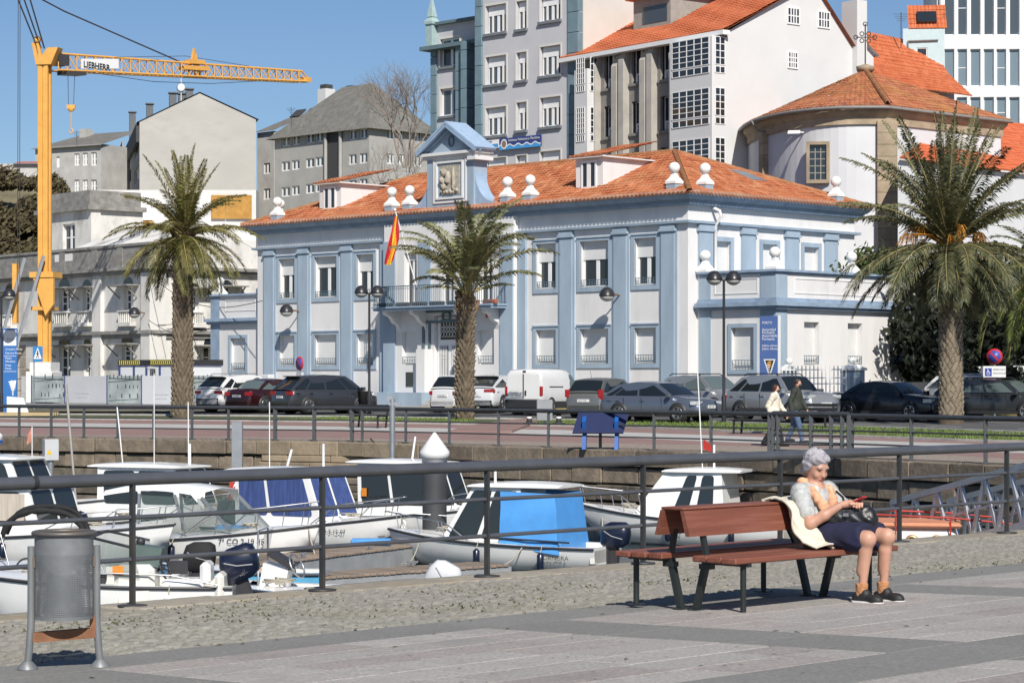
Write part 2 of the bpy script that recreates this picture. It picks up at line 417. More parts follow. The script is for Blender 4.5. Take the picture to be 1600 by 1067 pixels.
# road markings: dashed centre line
m_mark = mat('road_paint', (.75, .75, .72), .7, var=.1)
lr = struct(MB().add([(0, 0, -9), (.01, 0, -9), (0, .01, -9)], [(0, 1, 2)]).build('road_marking', m_mark))
for q in (25.6, 30):
    A = offs([x+(q-22) for x in q5])
    for i in (1, 2, 3, 4):
        p, r_ = Vector(A[i]), Vector(A[i+1]); L = (r_-p).length; d = (r_-p)/L; t = .5; sd_ = Vector((-d.y, d.x, 0))*.07
        while t < L-2:
            a_, b_ = p+d*t, p+d*(t+1.8); z = Vector((0, 0, -.054))
            MB().quad(a_-sd_+z, b_-sd_+z, b_+sd_+z, a_+sd_+z).build('lane_dash', m_mark, lr); t += 4.5

# ---- hillside behind the harbour street
hm = MB(); N = 50; xs = np.linspace(-140, 140, N); ys = np.linspace(104, 330, N)
def hz(x, y):
    u = (x+y)*.7071            # across the building depth
    q = qdist(x, y)
    t = max(0, min(1, (q-50)/28)); return .5+t*t*(3-2*t)*9.5+max(0, q-78)*.075
vs = [(x, y, hz(x, y)-.1) for y in ys for x in xs]
hm.add(vs, [(j*N+i, j*N+i+1, (j+1)*N+i+1, (j+1)*N+i) for j in range(N-1) for i in range(N-1)], True)
struct(hm.build('hillside', mat('hill_soil', (.16, .14, .085), .95, var=.4, scale=.6, stain=(.07, .08, .03), sscale=.3, bump=.5, bscale=6)))

# ---- far quay wall: coursed stone blocks
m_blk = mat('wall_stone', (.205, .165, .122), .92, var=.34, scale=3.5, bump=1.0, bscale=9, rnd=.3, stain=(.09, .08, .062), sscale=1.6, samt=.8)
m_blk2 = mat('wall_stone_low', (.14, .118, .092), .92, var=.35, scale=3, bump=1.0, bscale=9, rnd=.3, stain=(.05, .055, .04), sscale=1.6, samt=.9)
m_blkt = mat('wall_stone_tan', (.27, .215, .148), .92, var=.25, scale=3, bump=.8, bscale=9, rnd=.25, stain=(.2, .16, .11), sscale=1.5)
qw = MB()
A = offs(-.02); B = offs(.6)
back = MB(); n_ = len(A)
A2 = offs(.12)
back.add([(x, y, -4) for x, y, _ in A2]+[(x, y, -.02) for x, y, _ in A2], [(i, i+1, n_+i+1, n_+i) for i in range(n_-1)])
back.add([(x, y, -.004) for x, y, _ in A2]+[(x, y, -.004) for x, y, _ in B], [(i, i+1, n_+i+1, n_+i) for i in range(n_-1)])
farwall = struct(back.build('far_quay_wall', mat('wall_core', (.07, .06, .05), .95)))
random.seed(21)
STAIR = (430, 575)   # columns of the stair recess
courses = [(-.42, .0), (-.88, -.44), (-1.32, -.9), (-1.72, -1.34), (-2.12, -1.74), (-2.5, -2.14)]
for i in range(1, 5):
    p, r_ = Vector((*QP[i], 0)), Vector((*QP[i+1], 0)); L = (r_-p).length; d = (r_-p)/L; nn = Vector((-d.y, d.x, 0))
    lo = 8.5 if i == 1 and False else 0
    for ci, (z0, z1) in enumerate(courses):
        t = -random.uniform(0, .5) if ci else 0.
        if i == 4: L_ = min(L, 9)
        else: L_ = L
        while t < L_:
            ln = random.uniform(.75, 1.5) if ci else random.uniform(1.0, 1.5)
            t0, t1 = max(t, 0), min(t+ln, L_); t += ln
            if t1-t0 < .15: continue
            c = p+d*((t0+t1)/2); px = 800+FPX*c.x/c.y
            if px < -60 or px > 1660: continue
            if i <= 2 and ci and STAIR[0] < px < STAIR[1]: continue
            pro = random.uniform(-.03, .035)+(.1 if ci == 0 else 0)+ (0 if ci < 4 else .03)
            mm = MB(Matrix((( d.x, nn.x, 0, p.x), (d.y, nn.y, 0, p.y), (0, 0, 1, 0), (0, 0, 0, 1))))
            mm.box(t0+random.uniform(.004, .014), t1-random.uniform(.004, .014), -pro-.02, .62 if ci == 0 else .3, z0+random.uniform(0, .02), z1-(0 if ci == 0 else random.uniform(0, .03)), random.uniform(.012, .035))
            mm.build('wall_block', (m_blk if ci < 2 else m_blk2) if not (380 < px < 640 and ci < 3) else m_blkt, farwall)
# stair cut into the wall: flight going down to the right, landing on the left
pB = Vector((-5, 67, 0)); d = Vector((.885, -.46, 0)).normalized(); d = Vector((9.9, -10, 0)).normalized() if False else Vector((1, -.55, 0)).normalized()
nn = Vector((-d.y, d.x, 0)); p0 = P(428, 692, 1); p0 = Vector((-.1033*68.4, 68.4, 0))
SM = Matrix(((d.x, nn.x, 0, p0.x), (d.y, nn.y, 0, p0.y), (0, 0, 1, 0), (0, 0, 0, 1)))
stairs = struct(MB(SM).box(-.3, 5.2, .3, .6, -4, -.01).build('quay_stairs', m_blkt))
for k in range(9):
    z = -.0-.2*k
    x1 = 5.0
    x = -.2
    while x < 4.4:
        ln = random.uniform(.8, 1.5); xe = min(x+ln, 4.9)
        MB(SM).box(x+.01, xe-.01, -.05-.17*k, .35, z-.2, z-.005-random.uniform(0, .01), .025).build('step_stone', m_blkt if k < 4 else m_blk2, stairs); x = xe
for k in range(5):
    MB(SM)  .box(4.95, 5.5, -.35, .4, -.42*(k+1), -.42*k-.01, .03).build('wall_block', m_blk, stairs)
hb = MB(SM); hb.bar((3.5, -.35, -.1), (4.8, -.5, -1.3), .1, .06); hb.cyl((3.6, -.35, .12), (5.0, -.5, -1.1), .025)
tag(hb.build('stair_ramp_rail', mat('tarred_timber', (.03, .028, .025), .7)), 'dark slanting timber and handrail beside the quay steps', 'handrail')
# ================================================================== wall / window kit
def FL(u, dpt, z): return (u, dpt, z)            # left (front) plane: depth goes into +Y
def FRr(u, dpt, z): return (-dpt, u, z)          # right plane at X=0: depth goes into -X
def plane(kind, off=0, M=None):
    if kind == 'L': f = lambda u, dpt, z: (u, off+dpt, z)
    else: f = lambda u, dpt, z: (off-dpt, u, z)
    return f
def pbox(mb, f, u0, u1, d0, d1, z0, z1, c=0):
    a, b = f(u0, d0, z0), f(u1, d1, z1)
    return mb.box(a[0], b[0], a[1], b[1], a[2], b[2], c)
def wallp(mb, f, u0, u1, z0, z1, holes, dpt=.25):
    """front sheet with rectangular openings and their reveals"""
    us = sorted({u0, u1, *[h[0] for h in holes], *[h[1] for h in holes]}); zs = sorted({z0, z1, *[h[2] for h in holes], *[h[3] for h in holes]})
    us = [u for u in us if u0 <= u <= u1]; zs = [z for z in zs if z0 <= z <= z1]
    for a, b in zip(us, us[1:]):
        for c, d in zip(zs, zs[1:]):
            m_, k = (a+b)/2, (c+d)/2
            if any(h[0] < m_ < h[1] and h[2] < k < h[3] for h in holes): continue
            mb.quad(f(a, 0, c), f(b, 0, c), f(b, 0, d), f(a, 0, d))
    for a, b, c, d in holes:
        mb.quad(f(a, 0, c), f(a, dpt, c), f(a, dpt, d), f(a, 0, d)); mb.quad(f(b, 0, c), f(b, 0, d), f(b, dpt, d), f(b, dpt, c))
        mb.quad(f(a, 0, d), f(a, dpt, d), f(b, dpt, d), f(b, 0, d)); mb.quad(f(a, 0, c), f(b, 0, c), f(b, dpt, c), f(a, dpt, c))
    return mb
M_white = mat('white_pvc', (.78, .78, .77), .45, var=.04)
M_dglass = glass('window_glass')
M_dglass2 = glass('window_glass_pale', (.06, .075, .085), .06)
M_blind = mat('roller_blind', (.66, .66, .65), .6, var=.05, scale=2)
M_curt = mat('net_curtain', (.22, .22, .21), .9, var=.3, scale=6, stretch=(6, 6, .4))
M_iron = mat('painted_iron', (.10, .15, .19), .5, var=.2, scale=8)
def window(par, f, u0, u1, z0, z1, dpt=.2, cols=2, rows=1, blind=0., fr=.06, m_fr=None, m_gl=None, sash=True, name='window', bal=None):
    """casement set dpt deep; frame mesh is the part, panes and blind its sub-parts"""
    m_fr = m_fr or M_white; mb = MB(); t = .05
    pbox(mb, f, u0, u0+fr, dpt, dpt+t, z0, z1); pbox(mb, f, u1-fr, u1, dpt, dpt+t, z0, z1)
    pbox(mb, f, u0+fr, u1-fr, dpt, dpt+t, z0, z0+fr); pbox(mb, f, u0+fr, u1-fr, dpt, dpt+t, z1-fr, z1)
    a, b, c, d = u0+fr, u1-fr, z0+fr, z1-fr; bw = fr*.75
    for i in range(1, cols):
        x = a+(b-a)*i/cols; w_ = fr*1.1 if cols == 2 else bw*.6; pbox(mb, f, x-w_, x+w_, dpt-.004, dpt+t+.004, c, d)
    for j in range(1, rows):
        z = c+(d-c)*j/rows; pbox(mb, f, a, b, dpt+.004, dpt+t, z-bw*.5, z+bw*.5)
    o = mb.build(name, m_fr, par)
    g = MB(); 
    g.quad(f(a, dpt+.03, c), f(b, dpt+.03, c), f(b, dpt+.03, d), f(a, dpt+.03, d)); g.build('pane', m_gl or M_dglass, o)
    if blind > 0:
        s_ = MB(); zb = z1-(z1-z0)*blind; pbox(s_, f, u0+.01, u1-.01, dpt-.035, dpt-.008, zb, z1-.002)
        k = zb+.09
        s_.build('roller_blind', M_blind, o)
    if bal: guard(o, f, u0, u1, z0, bal)
    return o
def guard(par, f, u0, u1, z0, h=.38):
    q = MB()
    for z in (z0+.06, z0+h-.03): pbox(q, f, u0+.02, u1-.02, .0, .025, z, z+.03)
    n_ = max(5, int((u1-u0)/.16))
    for i in range(n_+1):
        u = u0+.03+(u1-u0-.06)*i/n_; pbox(q, f, u-.009, u+.009, .004, .02, z0+.06, z0+h)
    for i in range(n_):
        u = u0+.03+(u1-u0-.06)*(i+.5)/n_; cz = z0+h*.55; rr = .055
        q.tube([f(u+rr*math.cos(t), .012, cz+rr*math.sin(t)) for t in [2*math.pi*k/8 for k in range(8)]], .009, 4, closed=True)
    q.build('window_guard', M_iron, par)
def moulding(mb, f, u0, u1, d0, d1, z0, z1, w_=.14):
    pbox(mb, f, u0-w_, u0, d0, d1, z0-w_, z1+w_); pbox(mb, f, u1, u1+w_, d0, d1, z0-w_, z1+w_)
    pbox(mb, f, u0, u1, d0, d1, z1, z1+w_); pbox(mb, f, u0, u1, d0, d1, z0-w_, z0)
# ---- clay tile roof slopes: real rolls and laps, colour per tile
def tile_mat(name, cols, pitch, row, lich=(.3, .2, .06), lamt=.3, lsc=.5):
    if name in MATS: return MATS[name]
    m, n = newmat(name); v = n.coord(); sx = n.new('ShaderNodeSeparateXYZ'); n.l(v, sx.inputs[0])
    cx = n.new('ShaderNodeCombineXYZ')
    n.l(n.math('FLOOR', n.math('DIVIDE', sx.outputs[0], pitch)), cx.inputs[0]); n.l(n.math('FLOOR', n.math('DIVIDE', sx.outputs[1], row)), cx.inputs[1])
    wn = n.new('ShaderNodeTexWhiteNoise', noise_dimensions='2D'); n.l(cx.outputs[0], wn.inputs['Vector'])
    c = n.ramp(wn.outputs['Value'], [(i/(len(cols)-1), x) for i, x in enumerate(cols)])
    f = n.ramp(n.noise(v, lsc, 7, .7), [(.46, (0, 0, 0)), (.72, (lamt,)*3)])
    c = n.mix(f, c, lich)
    f2 = n.ramp(n.noise(v, 3.0, 6, .7), [(.5, (0, 0, 0)), (.75, (.55,)*3)])
    c = n.mix(f2, c, mul(cols[0], .45))
    n.l(c, n.b.inputs['Base Color']); n.b.inputs['Roughness'].default_value = .85; n.bump(n.noise(v, 25, 4), .3)
    return m
def tile_slope(name, par, O, ux, uy, poly, m, pitch=.24, row=.4, amp=.045, lap=.03, und=.02):
    """roof slope in its own plane: O origin, ux along the eave, uy up the slope; poly = convex outline in that plane"""
    O, ux, uy = Vector(O), Vector(ux).normalized(), Vector(uy).normalized(); nz = ux.cross(uy)
    if nz.z < 0: nz = -nz
    M = Matrix(((ux.x, uy.x, nz.x, O.x), (ux.y, uy.y, nz.y, O.y), (ux.z, uy.z, nz.z, O.z), (0, 0, 0, 1)))
    def span(y):
        xs = []
        for (x0, y0), (x1, y1) in zip(poly, poly[1:]+poly[:1]):
            if (y0-y)*(y1-y) <= 0 and abs(y1-y0) > 1e-9: xs.append(x0+(x1-x0)*(y-y0)/(y1-y0))
        return (min(xs), max(xs)) if len(xs) > 1 else None
    ys = [y for _, y in poly]; y0, y1 = min(ys), max(ys); mb = MB(); sub = 6
    nr = max(1, int(round((y1-y0)/row)))
    prof = [abs(math.cos(math.pi*k/sub)) for k in range(sub)]
    for j in range(nr):
        ya, yb = y0+(y1-y0)*j/nr, y0+(y1-y0)*(j+1)/nr
        sa, sb = span(ya+1e-4), span(yb-1e-4)
        if not sa or not sb: continue
        st = pitch/sub; k0, k1 = math.floor(min(sa[0], sb[0])/st), math.ceil(max(sa[1], sb[1])/st)
        va, vb, vc = [], [], []
        for k in range(k0, k1+1):
            x = k*st; h = amp*math.sqrt(prof[k % sub])
            wob = und*math.sin(x*1.3+ya*2.1)*math.sin(x*.37+ya)
            xa, xb = max(sa[0], min(sa[1], x)), max(sb[0], min(sb[1], x))
            va.append((xa, ya-.02, h+lap+wob)); vb.append((xb, yb, h+wob)); vc.append((xa, ya-.02, -.02))
        L = len(va); mb.add(va+vb+vc, [(i, i+1, L+i+1, L+i) for i in range(L-1)]+[(2*L+i, 2*L+i+1, i+1, i) for i in range(L-1)])
    o = mb.build(name, m, par); o.matrix_local = M; return o
TILE1 = [(.31, .08, .03), (.44, .14, .055), (.50, .185, .08), (.38, .11, .042), (.55, .25, .125)]

# ================================================================== blue and white harbour building
FB = Fr(1075, 100); KB = FB.W(0, 0, 0)
blue = thing('harbour_office', 'long two storey white and blue harbour office with orange tiled hip roof', 'building', KB, FB.ang)
m_w = mat('lilac_white_render', (.69, .678, .668), .85, var=.05, scale=1.2, stain=(.50, .49, .48), sscale=.9, samt=.45, bump=.15, bscale=30, stretch=(1, 1, .3))
m_bl = mat('blue_paint', (.315, .395, .475), .75, var=.1, scale=1.5, stain=(.24, .305, .375), sscale=.9, samt=.75, bump=.12, bscale=25, stretch=(1, 1, .3))
m_bld = mat('blue_cornice', (.26, .34, .44), .75, var=.15, scale=2, stain=(.13, .17, .24), sscale=1.4, samt=.6)
m_green = mat('grey_green_trim', (.10, .15, .17), .6, var=.1)
L0, D0, ZB, ZC = -29.7, 12.0, .3, 9.43
fl, fr_ = plane('L'), plane('R')
WC = [(-8.56, 1.28), (-5.53, 1.75), (-2.45, 1.28), (-21.14, 1.28), (-24.17, 1.75), (-27.25, 1.28)]
ho = []
for c, w_ in WC: ho += [(c-w_/2, c+w_/2, 2.55, 4.12), (c-w_/2, c+w_/2, 6.0, 8.08)]
CENT = (-19.35, -10.35)
# front wall, the centre bay 0.35 m forward
hs = sorted(ho)
wb = MB()
wallp(wb, fl, L0, CENT[0], ZB, ZC, [h for h in ho if h[1] < CENT[0]]); wallp(wb, fl, CENT[1], 0, ZB, ZC, [h for h in ho if h[0] > CENT[1]])
ZR = 6.0
RH = [(1.86, 2.86, 4.9, 7.92), (5.1, 6.12, 4.9, 7.92), (8.12, 9.2, 4.9, 7.92)]
wallp(wb, fr_, 0, D0, ZB, ZC, RH)
wb.quad((L0, 0, ZB), (L0, D0, ZB), (L0, D0, ZC), (L0, 0, ZC)); wb.quad((L0, D0, ZB), (0, D0, ZB), (0, D0, ZC), (L0, D0, ZC)); wb.quad((L0, 0, ZC), (0, 0, ZC), (0, D0, ZC), (L0, D0, ZC))
wb.build('wall', m_w, blue)
for i, (c, w_) in enumerate(WC):
    u0, u1 = c-w_/2, c+w_/2
    up = window(blue, fl, u0, u1, 6.0, 8.08, .22, 2, 1, .40 if i != 4 else .26, fr=.09, m_gl=M_dglass, bal=.34)
    q = MB(); pbox(q, fl, u0+.1, u1-.1, .262, .268, 6.1, 7.3); q.build('curtain', M_curt, up)
    lo = window(blue, fl, u0, u1, 2.55, 4.12, .22, 2, 1, .985, fr=.07, bal=.38)
    for z0, z1 in ((2.55, 4.12), (6.0, 8.08)):
        q = MB(); moulding(q, fl, u0, u1, -.06, .05, z0, z1, .2); pbox(q, fl, u0-.2, u1+.2, -.1, -.062, z1+.14, z1+.205)
        q.slot(1); moulding(q, fl, u0-.2, u1+.2, -.02, .0, z0-.2, z1+.2, .05); q.build('window_surround', [m_bl, m_w], blue)
for u0, u1, z0, z1 in RH:
    w_ = window(blue, fr_, u0, u1, z0, z1, .22, 2, 1, .97 if u0 < 2 else (.52 if u0 < 6 else .62), fr=.09)
    q = MB(); moulding(q, fr_, u0, u1, -.06, .05, z0, z1, .2); q.build('window_surround', m_bl, blue)
# pilasters with thin pale edges and capitals
for u in (-28.65, -25.88, -22.5, -7.24, -3.9, -1.08):
    q = MB(); pbox(q, fl, u-.38, u+.38, -.13, 0, ZB, 8.3); q.build('pilaster', m_bl, blue)
    q = MB(); pbox(q, fl, u+.383, u+.5, -.07, 0, ZB, 8.28); pbox(q, fl, u-.5, u-.383, -.07, 0, ZB, 8.28); q.build('pilaster_edge', m_bl if u else m_w, blue)
    q = MB(); pbox(q, fl, u-.47, u+.47, -.2, 0, 8.3, 8.42); pbox(q, fl, u-.42, u+.42, -.16, 0, 8.42, 8.6); q.build('capital', m_bl, blue)
for u in (1.1, 4.05, 7.18, 10.1):
    q = MB(); pbox(q, fr_, u-.46, u+.46, -.13, 0, 4.9, 8.3); q.build('pilaster', m_bl, blue)
    q = MB(); pbox(q, fr_, u-.55, u+.55, -.2, 0, 8.3, 8.42); pbox(q, fr_, u-.5, u+.5, -.16, 0, 8.42, 8.6); q.build('capital', m_bl, blue)
# frieze band and cornice, mitred round the two visible sides
def ring(mb, z0, z1, o0, o1, X0=L0, Y1=D0, x1=0.):
    a, b = (x1+o0, -o0), (x1+o1, -o1)
    vs = [(X0-o0, -o0, z0), (x1+o0, -o0, z0), (x1+o0, Y1+o0, z0), (X0-o1, -o1, z1), (x1+o1, -o1, z1), (x1+o1, Y1+o1, z1)]
    vs += [(X0-o0, Y1+o0, z0), (X0-o1, Y1+o1, z1)]
    mb.add(vs, [(0, 1, 4, 3), (1, 2, 5, 4), (6, 0, 3, 7), (2, 6, 7, 5)])
q = MB()
ring(q, 8.6, 8.63, 0, .22); ring(q, 8.63, 8.74, .22, .24); ring(q, 8.74, 8.76, .24, .0); q.build('frieze_band', m_bl, blue)
q = MB(); ring(q, 9.4, 9.44, 0, .28); ring(q, 9.44, 9.55, .28, .3); ring(q, 9.55, 9.62, .34, .36); ring(q, 9.62, 9.8, .42, .6); ring(q, 9.8, 9.86, .6, .62); ring(q, 9.86, 9.865, .62, 0); q.build('cornice', m_bld, blue)
# dentil beads under the cornice
q = MB()
for k in range(200):
    u = L0-.3+k*.15
    if u < .3: pbox(q, fl, u, u+.085, -.355, -.30, 9.56, 9.615)
for k in range(82): pbox(q, fr_, -.3+k*.15, -.215+k*.15, -.355, -.30, 9.56, 9.615)
struct(q.build('bead_course', m_bl, blue), 'stuff')
# plinth
for e in ((L0, CENT[0]), (CENT[1], .1)): pbox(MB(), fl, *e, -.1, 0, ZB, 1.15).build('plinth', m_bl, blue)
# ---- centre bay
fc = plane('L', -.35)
q = MB(); ch = [(-18.05, -16.95, 2.55, 4.15), (-12.75, -11.65, 2.55, 4.15), (-15.75, -13.95, .9, 4.9), (-17.9, -17.0, 5.35, 8.0), (-15.3, -14.4, 5.35, 8.0), (-12.7, -11.8, 5.35, 8.0)]
wallp(q, fc, CENT[0], CENT[1], ZB, ZC, ch, .3)
for u in CENT: q.quad((u, -.35, ZB), (u, 0, ZB), (u, 0, ZC), (u, -.35, ZC))
q.build('centre_wall', m_w, blue)
for u0, u1 in ((-19.34, -18.5), (-11.2, -10.36), (-16.8, -15.95), (-13.75, -12.9)): pbox(MB(), fc, u0, u1, -.08, 0, 1.2 if u0 not in (-16.8, -13.75) else 5.3, 8.6).build('pilaster', m_bl, blue)
for u0, u1 in ((-19.9, -19.42), (-10.28, -9.8)): pbox(MB(), fc, u0, u1, .2, .35, ZB, 8.6).build('pilaster', m_bl, blue)
for c in (-17.45, -14.85, -12.25):
    w_ = window(blue, fc, c-.45, c+.45, 5.35, 8.0, .25, 2, 1, .14, fr=.08, name='balcony_door')
    q = MB(); pbox(q, fc, c-.35, c+.35, .29, .295, 5.45, 7.6); q.build('curtain', mat('pale_curtain', (.5, .49, .47), .9, var=.25, scale=5, stretch=(5, 5, .3)), w_)
for u0, u1 in ((-18.05, -16.95), (-12.75, -11.65)): window(blue, fc, u0, u1, 2.55, 4.15, .26, 2, 1, .985, fr=.07, bal=.4)
# main door: white leaves with iron grilles
dr = MB(); pbox(dr, fc, -15.72, -13.98, .2, .26, .9, 4.86)
dro = dr.build('door', M_white, blue)
q = MB()
for s_ in (-1, 1):
    c = -14.85+s_*.42
    pbox(q, fc, c-.3, c+.3, .185, .198, 1.5, 3.45)
q.build('pane', M_dglass, dro)
q = MB()
for s_ in (-1, 1):
    c = -14.85+s_*.42
    for k in range(-2, 3): pbox(q, fc, c+k*.115-.018, c+k*.115+.018, .15, .18, 1.5, 3.45)
    for z in (1.72, 1.95, 2.95, 3.2):
        for k in range(-2, 2):
            cc_ = c+(k+.5)*.115; q.tube([fc(cc_+.055*math.cos(t), .16, z+.1*math.sin(t)) for t in [2*math.pi*i/8 for i in range(8)]], .014, 4, closed=True)
q.build('door_grille', M_white, dro)
q = MB(); pbox(q, fc, -15.5, -14.2, .185, .198, 3.75, 4.7); q.build('fanlight', M_dglass, dro)
q = MB()
for k in range(6):
    c = -15.35+k*.2
    for z, rr in ((4.0, .12), (4.25, .09), (4.48, .13)): q.tube([fc(c+rr*math.cos(t), .17, z+rr*math.sin(t)) for t in [2*math.pi*i/10 for i in range(10)]], .016, 4, closed=True)
q.build('fanlight_grille', M_white, dro)
# lintel trim over the door in grey green with an oval
q = MB()
for a in ((-16.55, -13.15, 5.05, 5.17), (-16.55, -13.15, 4.55, 4.67), (-16.55, -16.4, 2.2, 5.17), (-13.3, -13.15, 2.2, 5.17), (-16.1, -15.98, 2.2, 4.55), (-13.72, -13.6, 2.2, 4.55)): pbox(q, fc, a[0], a[1], -.07, 0, a[2], a[3])
q.tube([fc(-14.85+.28*math.cos(t), -.04, 4.86+.2*math.sin(t)) for t in [2*math.pi*i/16 for i in range(16)]], .07, 6, closed=True)
q.build('door_trim', m_green, blue)
for e in ((-16.5, -15.9), (-13.8, -13.2)): pbox(MB(), fc, *e, -.5, 0, ZB, 3.3).build('porch_pier', m_w, blue)
# raised blue terrace front before the entrance
q = MB(); pbox(q, fc, -22.0, -15.3, -1.25, -.5, ZB, 1.22); pbox(q, fc, -14.3, -10.3, -1.25, -.5, ZB, 1.22); pbox(q, fc, -19.34, -16.0, -.5, 0, ZB, 1.22); pbox(q, fc, -13.7, -10.36, -.5, 0, ZB, 1.22); q.build('terrace_front', m_bl, blue)
q = MB()
for k in range(4): pbox(q, fc, -15.29, -14.31, -1.6+.3*k, -.2, ZB, .5+.17*k)
q.build('entrance_steps', m_kerb, blue)
q = MB(); pbox(q, fc, -17.75, -17.25, -.03, 0, 1.5, 2.2); q.build('plaque', mat('bronze_plaque', (.08, .085, .08), .4, .4), blue)
q = MB(); pbox(q, fc, -12.05, -11.75, -.16, 0, 4.75, 5.15); q.build('alarm_box', mat('red_box', (.4, .03, .03), .5), blue)
# balcony
q = MB(); pbox(q, fc, -19.0, -10.7, -1.15, 0, 5.28, 5.36); pbox(q, fc, -18.95, -10.75, -1.08, 0, 5.16, 5.28); q.build('balcony_slab', m_bld, blue)
for u in (-18.3, -16.4, -13.3, -11.4):
    q = MB(); q.prism([(-.35, 5.16), (-1.3, 5.16), (-1.25, 4.98), (-.95, 4.9), (-.7, 4.6), (-.45, 4.5), (-.35, 4.2)], u-.14, u+.14, 'x'); q.build('bracket', m_w, blue)
q = MB(); zt = 6.33
pth = [fc(-18.95, 0, zt), fc(-18.95, -1.1, zt), fc(-10.75, -1.1, zt), fc(-10.75, 0, zt)]
for a_, b_ in zip(pth, pth[1:]): q.bar(a_, b_, .06, .045); q.bar(Vector(a_)-Vector((0, 0, .86)), Vector(b_)-Vector((0, 0, .86)), .035); q.bar(Vector(a_)-Vector((0, 0, .12)), Vector(b_)-Vector((0, 0, .12)), .025)
rail = q.build('balcony_rail', M_iron, blue)
for k in range(60):
    u = -18.9+8.1*k/59; q = MB(); q.cyl(fc(u, -1.1, 5.36), fc(u, -1.1, zt-.02), .016, n=5); q.build('baluster', M_iron, rail)
for s_ in (-18.95, -10.75):
    for k in range(7): q = MB(); q.cyl(fc(s_, -.15-.14*k, 5.36), fc(s_, -.15-.14*k, zt-.02), .016, n=5); q.build('baluster', M_iron, rail)
for k in range(7):
    o = MB(); u = -18.6+k*1.2
    pbox(o, fc, u, u+.85, -1.02, -.8, 5.37, 5.55, .02)
    tag(o.build('planter', mat('terracotta', (.35, .1, .05), .8) if k > 4 else mat('dark_planter', (.06, .045, .04), .8), None), ('leftmost', 'second', 'third', 'fourth', 'fifth', 'sixth', 'rightmost')[k]+(' terracotta' if k > 4 else ' dark')+' planter trough along the balcony, counted from the left', 'planter', 'balcony planters')
    o_ = bpy.data.objects['planter' if k == 0 else 'planter.%03d' % k]; o_.location = KB; o_.rotation_euler = (0, 0, FB.ang)
# ---- hip roof
EZ, OV = 9.88, .62; RZ = 12.56; ym = D0/2
hx0, hx1 = L0-OV, OV
run = ym+OV; rise = RZ-EZ; sl_ = math.hypot(run, rise); Ux = (1, 0, 0)
m_t1 = tile_mat('orange_tiles', TILE1, .24, .42, (.3, .17, .06), .35)
ra, rb = L0+ym, -ym      # ridge ends
tile_slope('roof_tiles', blue, (hx0, -OV, EZ), (1, 0, 0), (0, run, rise), [(0, 0), (hx1-hx0, 0), (rb-hx0, sl_), (ra-hx0, sl_)], m_t1)
tile_slope('roof_tiles', blue, (OV, -OV, EZ), (0, 1, 0), (-run, 0, rise), [(0, 0), (D0+2*OV, 0), (run, sl_), (run-.001, sl_)], m_t1)
q = MB(); q.add([(hx0, -OV, EZ-.03), (hx0, D0+OV, EZ-.03), (hx1, D0+OV, EZ-.03), (hx1, -OV, EZ-.03), (ra, ym, RZ-.05), (rb, ym, RZ-.05)], [(0, 1, 4), (1, 2, 5, 4), (2, 3, 5), (3, 0, 4, 5)]); q.build('roof_deck', mat('roof_dark', (.3, .09, .04), .9), blue)
def ridge_tiles(par, p, q_, m, r=.13, n=None, name='ridge_tile'):
    p, q_ = Vector(p), Vector(q_); L = (q_-p).length; n = n or int(L/.42); me = None
    d = (q_-p)/L; a = d.cross(Vector((0, 0, 1))).normalized(); b = a.cross(d)
    o = MB()
    for i in range(n):
        c0, c1 = p+d*L*i/n, p+d*(L*(i+1)/n+.05); s0 = []; s1 = []
        for k in range(7):
            t = math.pi*k/6; s0.append(c0+(a*math.cos(t)+b*math.sin(t))*r*1.08); s1.append(c1+(a*math.cos(t)+b*math.sin(t))*r*.92)
        o.loft([s0, s1], cap=False)
    ob = o.build(name, m, par); struct(ob, 'stuff'); return ob
m_rg = mat('ridge_clay', (.33, .14, .06), .9, var=.3, scale=3, stain=(.3, .22, .08), sscale=2)
ridge_tiles(blue, (ra, ym, RZ), (rb, ym, RZ), m_rg); ridge_tiles(blue, (hx1, -OV, EZ+.05), (rb, ym, RZ), m_rg); ridge_tiles(blue, (hx1, D0+OV, EZ+.05), (rb, ym, RZ), m_rg); ridge_tiles(blue, (hx0, -OV, EZ+.05), (ra, ym, RZ), m_rg)
# row of clay tile ends along the eave
q = MB()
for k in range(int((hx1-hx0)/.24)):
    u = hx0+k*.24+.12; q.tube([(u, -OV-.08, EZ+.0), (u, -OV+.25, EZ+.13)], .075, 7)
for k in range(int((D0+2*OV)/.24)):
    u = -OV+k*.24+.12; q.tube([(OV+.08, u, EZ), (OV-.25, u, EZ+.13)], .075, 7)
struct(q.build('eave_tiles', tile_mat('dull_tiles', [(.27, .12, .075), (.36, .19, .12), (.31, .15, .1), (.4, .24, .17)], .24, .42, (.3, .25, .18), .5), blue), 'stuff')
